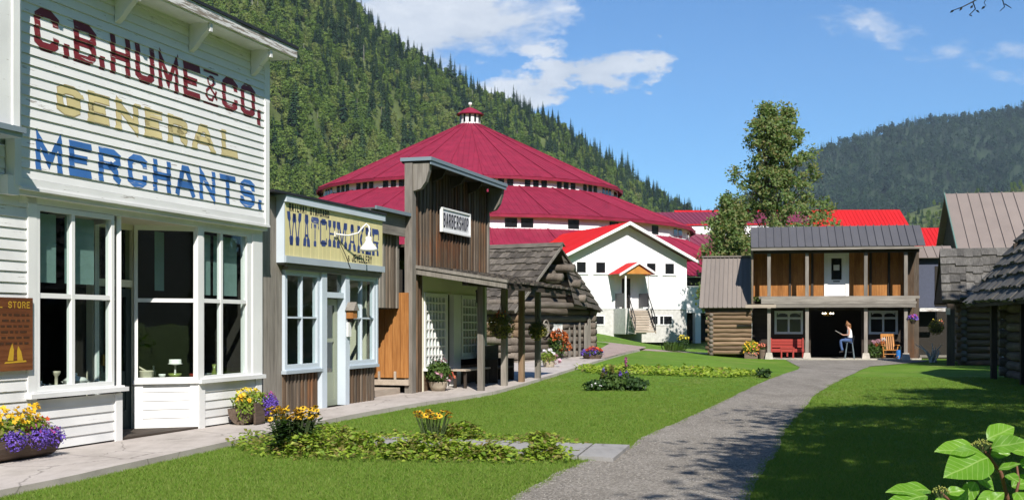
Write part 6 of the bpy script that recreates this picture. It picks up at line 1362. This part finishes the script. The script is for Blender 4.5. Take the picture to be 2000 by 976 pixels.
# lodge front
p = gp(1467, 700, .0); t = thing('flower_box', 'square planter of yellow and red flowers at the left of the lodge porch', 'planter', p, TA); part('box', planter_wood, t, (-.3, -.2, 0, .3, .2, .3)); mass(t, 'foliage', (0, 0, .46), (.38, .26, .36), 700, leaf_lime, .08, seed=15); blooms(t, 'yellow_blooms', ell((0, -.1, .45), (.36, .24, .36), 70, 2, -.6), f_yellow, .05); blooms(t, 'coral_blooms', ell((.1, -.2, .4), (.25, .1, .3), 26, 3, -.8), f_coral, .05)
p = gp(1491, 699, .0); t = thing('flower_pot', 'wooden tub of red flowers beside the left porch footing', 'flower pot', Vector((*local(TO, TA, -.28, .25), 0.0)), TA); MB().lathe([(.14, 0), (.18, .4), (.17, .42)], 12).build('tub', planter_wood, t); mass(t, 'foliage', (0, 0, .5), (.22, .2, .16), 240, leaf_green, .06, seed=16); blooms(t, 'red_blooms', ell((0, -.05, .56), (.2, .18, .14), 40, 5), f_coral, .05)
p = Vector((*local(TO, TA, 4.72, .5), .05)); t = thing('hydrangea', 'bushy hydrangea with dusty pink heads beside the rocking chair', 'shrub', p, TA); mass(t, 'foliage', (0, 0, .38), (.42, .25, .38), 800, leaf_green, .1, seed=17); MB().tube([(0, 0, 0), (0, 0, .4)], .02, 5).build('stem', stem_m, t)
for (u, w_, mt) in ((-.12, .74, f_pink), (.08, .78, f_pink), (.26, .7, f_rust), (.0, .62, f_rust), (.3, .84, f_white)): mass(t, 'flower_head', (u, -.16, w_), (.12, .1, .09), 110, mt, .045, seed=int(w_ * 90))
t = thing('wall_pot', 'purple flower pot fixed to the right hand lodge post', 'flower pot', at(1783, 627, 53.2), TA); MB().lathe([(.07, -.12), (.14, .02), (.13, .03)], 12).build('pot', dark_wood, t); mass(t, 'foliage', (0, 0, .08), (.2, .16, .12), 160, leaf_green, .06, seed=18); blooms(t, 'violet_blooms', ell((0, 0, .12), (.22, .18, .16), 46, 6, -.3), f_purple, .06); blooms(t, 'pink_blooms', ell((.05, -.05, .2), (.14, .12, .08), 24, 7), f_magenta, .06)
t = thing('hosta_border', 'pale striped hostas along the foot of the log annex', 'plants', gp(1415, 684, 0), TA); 
for i in range(9):
    q = random.Random(i); m = MB(); cx = -.95 + i * .24
    for k in range(16): a = q.uniform(0, 6.28); m.leaf((cx, q.uniform(-.1, .1), .02), (math.cos(a), math.sin(a), q.uniform(.35, 1.1)), (-math.cos(a) * .6, -math.sin(a) * .6, .8), q.uniform(.2, .34), .1, 0, .15)
    m.build('hosta', leaf_lime if i % 2 else leaf_vine, t)
t = thing('daylily_clump', 'clump of tall grassy leaves with yellow flowers on the upper lawn', 'plant', gp(1322, 687, 0), 90); q = random.Random(4); m = MB()
for k in range(190):
    a = q.uniform(0, 6.28); r0 = q.uniform(0, .5); m.leaf((r0 * math.cos(a) - .2, r0 * math.sin(a) * .6, 0), (math.cos(a) * .45, math.sin(a) * .45, 1), (-math.cos(a), -math.sin(a), .5), q.uniform(.3, .6), .05, 0, .1)
m.build('leaves', leaf_green, t, kind='stuff'); mass(t, 'foliage', (.3, 0, .42), (.28, .25, .38), 350, leaf_dark, .09, seed=20); blooms(t, 'yellow_blooms', ell((.28, -.05, .62), (.25, .2, .16), 22, 3), f_lemon, .06)
t = thing('rock_bed', 'low bed of pale stones and leaves at the foot of the gabled hall', 'rockery', gp(1170, 645, 0), 90); q = random.Random(8)
for i in range(12): MB().lathe([(.25, -.1), (.32, .12), (.2, .28), (.02, .33)], 7, c=(-2.2 + i * .42 + q.uniform(-.1, .1), q.uniform(-.3, .3), 0), sy=.7).build('stone', stone_pale, t)
mass(t, 'foliage', (.2, .4, .45), (2.0, .5, .35), 500, leaf_vine, .2, seed=21); mass(t, 'foliage', (-1.1, .4, .9), (.6, .4, .6), 260, leaf_lime, .16, seed=22)
# island plants on the lawn with tall purple spires
t = thing('island_plants', 'dark leafy clump with tall purple flower spires standing in the middle lawn', 'plants', gp(1203, 762, 0), 90)
mass(t, 'foliage', (-.45, 0, .10), (.34, .3, .14), 360, leaf_dark, .09, seed=23); mass(t, 'foliage', (.45, 0, .14), (.34, .3, .14), 420, leaf_dark, .11, seed=24); mass(t, 'foliage', (0, .05, .16), (.4, .3, .2), 460, leaf_green, .1, seed=25)
q = random.Random(12)
for i in range(13):
    x, y, h = q.uniform(-.32, .28), q.uniform(-.15, .2), q.uniform(.38, .62); x = .24 if i == 0 else x; h = .74 if i == 0 else h; m = MB(); m.tube([(x, y, 0), (x + q.uniform(-.03, .03), y, h)], .006, 4); m.build('stem', stem_m, t)
    mass(t, 'spire', (x, y, h - .08), (.035 if i == 0 else .03, .035, .16 if i == 0 else .12), 70, f_magenta if i == 0 else (f_purple if i % 3 == 0 else leaf_olive), .04, seed=40 + i); mass(t, 'stem_leaves', (x, y, h * .5), (.09, .09, h * .35), 40, leaf_green, .075, seed=60 + i)
blooms(t, 'white_blooms', ell((-.5, -.25, .12), (.12, .05, .08), 7, 3), f_white, .035)
# black eyed susans
def susan(px, py, lab, H0, n, wx, leafy, seed):
    q = random.Random(seed); t = thing('black_eyed_susan', lab, 'flower', gp(px, py, 0), 90)
    fm = MB()
    for i in range(11): a = 6.283 * i / 11; fm.leaf((.006 * math.cos(a), .006 * math.sin(a), 0), (math.cos(a), math.sin(a), -.18), (0, 0, 1), .034, .016, 0, .05)
    fm.lathe([(.011, -.002), (.010, .008), (.004, .012)], 8, mi=1); me = None; heads = []
    st = MB()
    for i in range(n):
        x, y = q.uniform(-wx, wx), q.uniform(-.16, .16); h = H0 * q.uniform(.78, 1.02); x2, y2 = x * .45, y * .45
        st.tube([(x2, y2, 0), ((x + x2) / 2, (y + y2) / 2, h * .55), (x, y, h)], [.006, .005, .0035], 4, cap=False); heads.append((x, y, h))
    st.build('stems', stem_m, t, kind='stuff')
    for x, y, h in heads:
        if me is None: o = fm.build('flower', [f_yellow, seed_dark], t); me = o.data
        else: o = bpy.data.objects.new('flower', me); col.objects.link(o); o.parent = t
        o.location = (x, y, h); o.rotation_euler = (q.gauss(.35, .3), q.gauss(0, .3), q.uniform(0, 6)); s_ = q.uniform(.85, 1.35); o.scale = (s_,) * 3
    if leafy:
        m = MB()
        for i in range(leafy):
            x, y = q.gauss(0, wx * .5), q.gauss(0, .09); z = q.uniform(.03, H0 * .72); a = math.atan2(y, x + .001) + q.gauss(0, .8); m.leaf((x * .8, y * .8, z), (math.cos(a), math.sin(a), q.uniform(-.25, .4)), (0, 0, 1), q.uniform(.08, .17), q.uniform(.035, .06), 0, .15)
        m.build('leaves', leaf_dark, t, kind='stuff')
    else:
        m = MB()
        for i in range(60): x, y, z = q.gauss(0, wx * .3), q.gauss(0, .05), q.uniform(.0, H0 * .6); a = q.uniform(0, 6.28); m.leaf((x, y, z), (math.cos(a), math.sin(a), .2), (0, 0, 1), .08, .03, 0, .1)
        m.build('leaves', leaf_green, t, kind='stuff')
susan(573, 888, 'tall black eyed Susans with dark leaves at the left end of the near bed', .58, 110, .30, 760, 1)
susan(845, 866, 'sparser black eyed Susans rising from the bed behind the slabs', .44, 48, .24, 0, 2)
# leafy beds either side of the slabs
def bed(name, poly, n, mats, size, hmax, seed, mounds=()):
    q = random.Random(seed); P = [gp(x, y, 0) for x, y in poly]; xs_, ys_ = [p.x for p in P], [p.y for p in P]; ms = [MB() for _ in mats]
    def inside(x, y):
        c = False
        for i in range(len(P)):
            a, b = P[i], P[i - 1]
            if (a.y > y) != (b.y > y) and x < (b.x - a.x) * (y - a.y) / (b.y - a.y) + a.x: c = not c
        return c
    mo = [(gp(x, y, 0), r, h) for x, y, r, h in mounds]; k = 0
    while k < n:
        if mo and q.random() < .45:
            c, r, h = q.choice(mo); a = q.uniform(0, 6.28); rr = r * math.sqrt(q.random()); x, y = c.x + rr * math.cos(a), c.y + rr * math.sin(a) * .8; z = h * math.sqrt(max(0, 1 - (rr / r) ** 2)) * q.uniform(.75, 1.05)
        else:
            x, y = q.uniform(min(xs_), max(xs_)), q.uniform(min(ys_), max(ys_))
            if not inside(x, y): continue
            z = hmax * q.uniform(.25, 1.0) * (.5 + vnoise(x * 3, y * 3, 6))
        a = q.uniform(0, 6.28); el = q.gauss(.1, .35); nrm = Vector((q.gauss(0, .4), q.gauss(-.25, .4), 1)).normalized(); s_ = size * q.uniform(.6, 1.3); pick = min(len(mats) - 1, int(q.random() ** 1.3 * len(mats)))
        m = ms[pick]; p = Vector((x, y, z + ground_z(x, y))); m.leaf(p, (math.cos(a), math.sin(a), el), nrm, s_, s_ * q.uniform(.55, .75), 0, .2)
        if q.random() < .3: m.add([(x, y, 0), (x + .006, y, 0), tuple(p)], [(0, 1, 2)])
        k += 1
    for m, mt in zip(ms, mats): m.build(name, mt, kind='stuff')
bed('ground_cover', [(440, 872), (500, 852), (560, 850), (640, 846), (700, 858), (735, 878), (850, 884), (960, 886), (1080, 890), (1128, 900), (1130, 905), (1040, 908), (800, 906), (600, 902), (500, 895)], 6200, [leaf_vine, leaf_vine, leaf_lime, leaf_olive], .07, .10, 3, [(645, 880, .5, .34), (600, 890, .35, .26), (700, 885, .36, .26), (835, 893, .36, .28), (790, 895, .3, .2), (890, 895, .3, .2), (1060, 897, .25, .2), (960, 897, .3, .17)])
bed('ground_cover', [(690, 862), (720, 853), (860, 853), (980, 858), (1100, 864), (1172, 873), (1120, 875), (940, 872), (800, 868)], 2300, [leaf_vine, leaf_vine, leaf_lime, leaf_olive], .07, .08, 4, [(905, 862, .3, .25), (860, 862, .28, .2), (1060, 868, .25, .15)])
bed('ground_cover', [(1125, 722), (1180, 719), (1300, 722), (1420, 727), (1485, 731), (1492, 735), (1420, 738), (1250, 733), (1150, 729)], 3400, [leaf_lime, leaf_vine], .12, .12, 5)
t = thing('edging_plant', 'small dark plant at the path end of the lime green bed', 'plant', gp(1492, 738, 0), 90); mass(t, 'foliage', (0, 0, .12), (.2, .16, .16), 160, leaf_dark, .1, seed=70); MB().tube([(0, 0, 0), (0, 0, .12)], .012, 5).build('stem', stem_m, t)
# bleached driftwood at the right
t = thing('driftwood', 'bleached pale driftwood branches lying before the dark lean-to', 'driftwood', gp(1822, 708, 0), 90); q = random.Random(5)
for i in range(13):
    a = q.uniform(-.9, .9); L_ = q.uniform(.5, 1.15); MB().tube([(q.uniform(-.12, .12), q.uniform(-.1, .1), .02), (math.sin(a) * L_ * .5, q.uniform(-.15, .15), L_ * .45), (math.sin(a) * L_ + q.uniform(-.1, .1), q.uniform(-.2, .2), L_ * .75)], [.045, .03, .012], 6).build('branch', plain('bleached_wood', (.5, .47, .42), .8) if i == 0 else bpy.data.materials['bleached_wood'], t)

# ================================================================== trees
def limb_tree(root_, h, rprof, nclus, nleaf, lsz, mat, seed, trunk_r=.16, crad=.5, leaders=((0, 0),), z0=.12, squash=1.0, wide=(1, 1)):
    q = random.Random(seed); tr = MB(); cr = MB()
    tips = []
    for (lx, ly) in leaders:
        tr.tube([(0, 0, 0), (lx * .12, ly * .12, h * .25), (lx * .5, ly * .5, h * .55), (lx, ly, h * .93)], [trunk_r, trunk_r * .75, trunk_r * .45, trunk_r * .1], 8)
    for i in range(nclus):
        t = z0 + (1 - z0) * q.random() ** .85; lx, ly = q.choice(leaders); f = max(0, (t - .1)); ax = Vector((lx * f, ly * f, h * t * .86)); r = rprof(t); a = q.uniform(0, 6.28); rr = r * math.sqrt(q.uniform(.08, 1)); c = Vector((ax.x + rr * math.cos(a) * wide[0], ax.y + rr * math.sin(a) * wide[1], h * t))
        if i % 3 == 0: tr.tube([ax - Vector((0, 0, rr * .45 + .2)), (ax + c) / 2 + Vector((0, 0, -.1)), c], [trunk_r * .22, trunk_r * .13, trunk_r * .05], 4, cap=False)
        rc = crad * q.uniform(.6, 1.25)
        for _ in range(nleaf // nclus):
            d = Vector((q.gauss(0, .5), q.gauss(0, .5), q.gauss(0, .42 * squash))); p = c + d * rc; nrm = Vector((q.gauss(0, .6), q.gauss(-.3, .6), q.gauss(.5, .5))).normalized(); dr = nrm.cross(Vector((q.gauss(0, 1), q.gauss(0, 1), q.gauss(-.6, 1))))
            if dr.length < 1e-3: continue
            s_ = lsz * q.uniform(.6, 1.35); cr.leaf(p, dr, nrm, s_, s_ * .75, 0, .15)
    tr.build('trunk', bark, root_); return cr.build('crown', mat, root_)
def prof_c(t):
    return lerp_tab([(.1, 3.4), (.3, 4.5), (.46, 4.3), (.56, 3.3), (.66, 2.4), (.77, 1.75), (.89, 1.15), (.97, .4), (1.0, .1)], t)[0]
t = thing('cottonwood', 'tall leafy cottonwood rising behind the lodge roof', 'tree', (16.9, 76, 0), 90)
limb_tree(t, 15.2, prof_c, 440, 29000, .19, cotton_m, 4, .26, .46, leaders=((-.7, 0), (.7, .3), (-1.1, -.2)), z0=.16, wide=(1.12, 1))
t = thing('cottonwood', 'lower leafy tree joined to the cottonwood on its left', 'tree', (13.5, 75, 0), 90)
limb_tree(t, 9.4, lambda t: 1.7 * (1 - t ** 2.2) + .3, 150, 7500, .21, cotton_m, 9, .15, .5, z0=.2)
t = thing('cottonwood', 'low reddish green bush spreading at the foot of the cottonwood', 'tree', (14.8, 70, 0), 90)
limb_tree(t, 6.3, lambda t: 2.6 * (1 - t ** 3) + .3, 130, 5500, .2, cotton_m, 10, .15, .5, z0=.25)
# shade trees overhead and behind the viewer: they cast the leaf shade on path and lawn
def shade(x, y, h, r, n, lab, seed, crad=.8, z0=.5, leaf=.2):
    t = thing('shade_tree', lab, 'tree', (x, y, 0), 90); limb_tree(t, h, lambda t: r * math.sin(math.pi * min(1, (t - z0 + .12) / (1.12 - z0))) ** .6 + .2, n // 55, n, leaf, leaf_green, seed, .22, crad, z0=z0, squash=.7); return t
shd = shade(7.3, 4.2, 10.6, 3.3, 11000, 'broad shade tree standing to the right of the viewer', 1)
shade(9.3, 9.8, 10.5, 3.5, 13000, 'second broad shade tree along the right edge of the lawn', 2)
shade(13.5, 15.0, 11.5, 3.4, 12000, 'third broad shade tree near the shake roofed cabin', 3)
shade(5.9, -1.0, 11, 2.7, 7000, 'shade tree behind the viewer on the right', 4)
for i, (x, y, h, r_) in enumerate(((20.9, 31.3, 15.4, 2.3), (24.6, 31.3, 15.6, 2.6), (21.5, 24, 12.5, 2.8), (31.5, 33, 15.5, 3), (19.5, 14, 13, 3))):
    shade(x, y, h, r_, 7000, ('broad', 'second broad', 'shorter', 'far', 'near')[i] + ' leafy tree behind the shake roofed cabin', 30 + i, crad=.9, z0=.35, leaf=.3)
# bare twigs of the shade tree hanging into the top of the view
tw = MB(); q = random.Random(6)
base_ = [Vector((7.3, 4.2, 6.0)), Vector((5.6, 6.2, 5.4)), Vector((4.3, 7.8, 4.55)), at(1985, -30, 8)]
tw.tube([b - Vector((7.3, 4.2, 0)) for b in base_], [.07, .05, .03, .014], 6)
for (pp, rr) in (([(1985, -30), (1940, -20), (1900, 4), (1880, 14), (1858, 22)], .006), ([(1900, 4), (1905, 18), (1893, 30)], .005), ([(1940, -20), (1958, 0), (1962, 14), (1953, 22)], .005), ([(1962, 8), (1975, 16)], .004), ([(1985, -30), (1930, -8), (1922, 6), (1926, 12)], .004)):
    tw.tube([at(x, y, 8) - Vector((7.3, 4.2, 0)) for x, y in pp], [rr * (1 - .7 * i / len(pp)) for i in range(len(pp))], 5)
for (x, y) in ((1893, 30), (1880, 14), (1905, 20), (1864, 20), (1925, 12), (1900, 10)): p = at(x, y, 8) - Vector((7.3, 4.2, 0)); tw.leaf(p, (q.gauss(0, 1), q.gauss(0, 1), -1), (0, -1, .2), .035, .016)
tw.build('twig', bark, shd)

# ---- dogwood shrub in the near corner, leaf by leaf
m_, t_, b_ = new_mat('dogwood_leaf'); cc = t_.new('ShaderNodeTexCoord'); sx = t_.new('ShaderNodeSeparateXYZ'); t_.link(cc.outputs['Object'], sx.inputs[0])
ab = t_.math('ABSOLUTE', sx.outputs[1]); wv = t_.math('SINE', t_.math('MULTIPLY', t_.math('SUBTRACT', sx.outputs[0], t_.math('MULTIPLY', ab, 1.1)), 270.0)); vein = t_.ramp(wv, [(.86, 0.0), (.98, 1.0)]); mid = t_.ramp(ab, [(.0012, 1.0), (.003, 0.0)])
vv = t_.math('MAXIMUM', t_.math('MULTIPLY', vein, .55), mid); oi = t_.new('ShaderNodeObjectInfo'); nn = t_.noise(cc.outputs['Object'], 40, 4)
bc = t_.mix(vv, t_.mix(t_.math('ADD', t_.math('MULTIPLY', nn, .6), t_.math('MULTIPLY', oi.outputs['Random'], .4)), (.09, .23, .015), (.19, .37, .04)), (.3, .45, .12)); t_.link(bc, b_.inputs['Base Color']); b_.inputs['Roughness'].default_value = .36; b_.inputs['Specular IOR Level'].default_value = .45
bump(t_, b_, t_.math('SUBTRACT', nn, t_.math('MULTIPLY', vv, .8)), .35, .003)
trn = t_.new('ShaderNodeBsdfTranslucent'); t_.link(t_.mix(1.0, bc, (1.3, 1.4, .5), 'MULTIPLY'), trn.inputs[0]); mxs = t_.new('ShaderNodeMixShader'); mxs.inputs[0].default_value = .38
t_.link(b_.outputs[0], mxs.inputs[1]); t_.link(trn.outputs[0], mxs.inputs[2]); t_.link(mxs.outputs[0], m_.node_tree.nodes['Material Output'].inputs[0]); dog_leaf = m_
DC = gp(1960, 2000, 0); DY = 4.0
dg = thing('dogwood_shrub', 'dogwood shrub with large sunlit leaves in the near right corner', 'shrub', (at(1975, 900, DY).x, DY, 0), 90); do = Vector(dg.location)
def big_leaf(bp, tp, wd, y0=0.0, y1=0.0, face=(0, -.75, .65), curl=.12):
    a, b = at(*bp, DY + y0), at(*tp, DY + y1); L_ = (b - a).length; ex = (b - a).normalized(); nz = Vector(face); ey = nz.cross(ex).normalized(); nz = ex.cross(ey); m = MB(); n = 12; Wd = wd * L_
    for i in range(n + 1):
        t = i / n; w_ = Wd / 2 * math.sin(math.pi * t ** .78) ** .8 * (1 - .25 * t ** 6); z = -curl * L_ * t * t + .02 * L_ * math.sin(t * 9)
        for k in (-1, -.5, 0, .5, 1): m.v.append((t * L_, k * w_ + .0, z + abs(k) * w_ * .34 - .10 * w_ * abs(k) ** 3 + .012 * L_ * math.sin(t * 17 + k * 3) * abs(k)))
    for i in range(n):
        for k in range(4): m.f.append((i * 5 + k, i * 5 + k + 1, (i + 1) * 5 + k + 1, (i + 1) * 5 + k)); m.m.append(0)
    o = m.build('leaf', dog_leaf, dg, smooth=True); o.matrix_local = Matrix.Translation(a - do) @ Matrix((ex, ey, nz)).transposed().to_4x4()
for args in (((1908, 876), (1829, 874), .48, 0, -.06, (.1, -.6, .8)), ((1928, 858), (1984, 828), .56, .0, .05, (-.3, -.85, .45)), ((1936, 874), (2006, 858), .60, -.04, -.1, (0, -.8, .6)), ((1930, 893), (1848, 924), .66, -.02, -.12, (0, -.75, .65)), ((1934, 886), (1974, 884), .62, .02, .0, (0, -.8, .6)), ((1950, 916), (1992, 902), .5, -.06, -.1, (.2, -.6, .7)),
             ((1972, 880), (2030, 876), .6, .05, .08, (0, -.7, .7)), ((1818, 958), (1733, 952), .42, -.1, -.16, (0, -.5, .85)), ((1812, 968), (1724, 982), .42, -.15, -.2, (0, -.5, .85)), ((1930, 985), (1962, 958), .6, -.1, -.08, (-.2, -.7, .6)), ((1966, 926), (1990, 938), .8, 0, -.05, (0, -.7, .7)), ((1905, 940), (1880, 985), .6, .1, .08, (0, -.5, .5)),
             ((1975, 950), (2040, 930), .6, .1, .1, (0, -.6, .7)), ((1850, 962), (1885, 955), .7, -.1, -.1, (0, -.7, .7)), ((1900, 915), (1945, 955), .6, .12, .1, (0, -.6, .6)), ((1985, 960), (2020, 1000), .6, 0, -.1, (0, -.7, .7)), ((1832, 970), (1850, 1010), .6, -.1, -.15, (0, -.7, .7)), ((1990, 905), (2040, 915), .7, .1, .1, (0, -.7, .7)), ((1880, 970), (1820, 1010), .5, 0, -.1, (0, -.7, .7)), ((1945, 960), (1915, 1010), .5, 0, -.1, (0, -.7, .7))):
    big_leaf(*args[:2], args[2], args[3], args[4], args[5] if len(args) > 5 else (0, -.75, .65))
def stem(pts, r0, r1): MB().tube([at(x, y, DY + d) - do for x, y, d in pts], [r0 + (r1 - r0) * i / (len(pts) - 1) for i in range(len(pts))], 6).build('stem', twig_red, dg, smooth=True)
stem([(1990, 1150, .1), (1975, 1000, .05), (1955, 922, .0), (1932, 890, 0), (1917, 872, 0)], .009, .0035); stem([(1955, 922, 0), (1926, 892, 0), (1896, 878, -.02)], .004, .002); stem([(1932, 890, 0), (1936, 868, .02)], .004, .002); stem([(1985, 1100, .1), (1900, 1010, -.05), (1845, 968, -.1), (1836, 958, -.1)], .008, .003); stem([(1975, 1000, .05), (1990, 940, .05), (1985, 900, .08)], .006, .003)
def cyme(px, py, d, seed, n=75, r=.036):
    q = random.Random(seed); c = at(px, py, DY + d) - do; m = MB(); m2 = MB()
    for i in range(n):
        a, rr = q.uniform(0, 6.28), r * math.sqrt(q.random()); p = c + Vector((rr * math.cos(a), rr * math.sin(a) * .8, .016 * (1 - (rr / r) ** 2) + q.uniform(-.004, .004))); m.lathe([(.0008, -.0026), (.0026, 0), (.0008, .0026)], 5, c=p); m2.tube([c - Vector((0, 0, .03)), p], .0007, 3, cap=False)
    m.build('buds', foliage('bud_green', [(.32, .36, .06), (.42, .4, .1), (.22, .28, .04)]) if seed == 1 else bpy.data.materials['bud_green'], dg, kind='stuff'); m2.build('pedicels', stem_m, dg, kind='stuff')
cyme(1917, 868, 0, 1); cyme(1837, 960, -.1, 2, 50, .028)

# ================================================================== turf: short blades over the mown lawn in view
def tuft(seed):
    q = random.Random(seed); m = MB()
    for k in range(9):
        a = q.uniform(0, 6.28); r0 = q.uniform(0, .04); x, y = r0 * math.cos(a), r0 * math.sin(a); h = q.uniform(.018, .042); lx, ly = q.gauss(0, .016), q.gauss(0, .016); b = q.uniform(0, 3.14); w_ = .0035
        m.add([(x - w_ * math.cos(b), y - w_ * math.sin(b), 0), (x + w_ * math.cos(b), y + w_ * math.sin(b), 0), (x + lx, y + ly, h)], [(0, 1, 2)])
    return m
tu = forms('turf_forms', [tuft(i).build('d_tuft_%d' % i, blade_m) for i in range(4)])
def pl_x(P, y):
    for a, b in zip(P, P[1:]):
        if (a.y - y) * (b.y - y) <= 0 and a.y != b.y: return a.x + (b.x - a.x) * (y - a.y) / (b.y - a.y)
    return None
q = random.Random(21); ptsG = []
while len(ptsG) < 75000:
    Y = 10.3 * (36 / 10.3) ** (q.random()); X = q.uniform(-.43, .43) * Y
    e = pl_x(swE, Y); a = pl_x(pl2, Y); b = pl_x(pr2, Y)
    if e is not None and X < e + .01: continue
    if a is not None and b is not None and a + q.uniform(-.02, .09) < X < b - q.uniform(-.02, .09): continue
    ptsG.append((Vector((X, Y, ground_z(X, Y))), q.randrange(4), q.uniform(0, 6.28), q.uniform(.6, 1.25)))
scatter('grass', ptsG, tu)

# loose stones on the gravel path, nearest stretch
def pebble(seed):
    q = random.Random(seed); m = MB(); m.lathe([(.003, -.003), (.010, 0), (.008, .006), (.002, .009)], 6, sx=q.uniform(.7, 1.3), sy=q.uniform(.7, 1.3)); return m
pb = forms('pebble_forms', [pebble(i).build('e_pebble_%d' % i, plain('pebble_%d' % i, ((.27, .25, .22), (.2, .185, .165), (.34, .32, .29))[i], .9)) for i in range(3)])
q = random.Random(31); ptsP = []
while len(ptsP) < 6000:
    Y = 10.3 * (26 / 10.3) ** q.random(); a = pl_x(pl2, Y); b = pl_x(pr2, Y)
    if a is None or b is None: continue
    u_ = q.random(); X = a + (b - a) * (u_ if q.random() < .6 else (u_ ** 3 * .3 if q.random() < .5 else 1 - u_ ** 3 * .3)); ptsP.append((Vector((X, Y, ground_z(X, Y) + .012)), q.randrange(3), q.uniform(0, 6.28), q.uniform(.25, .75)))
scatter('gravel_stones', ptsP, pb)
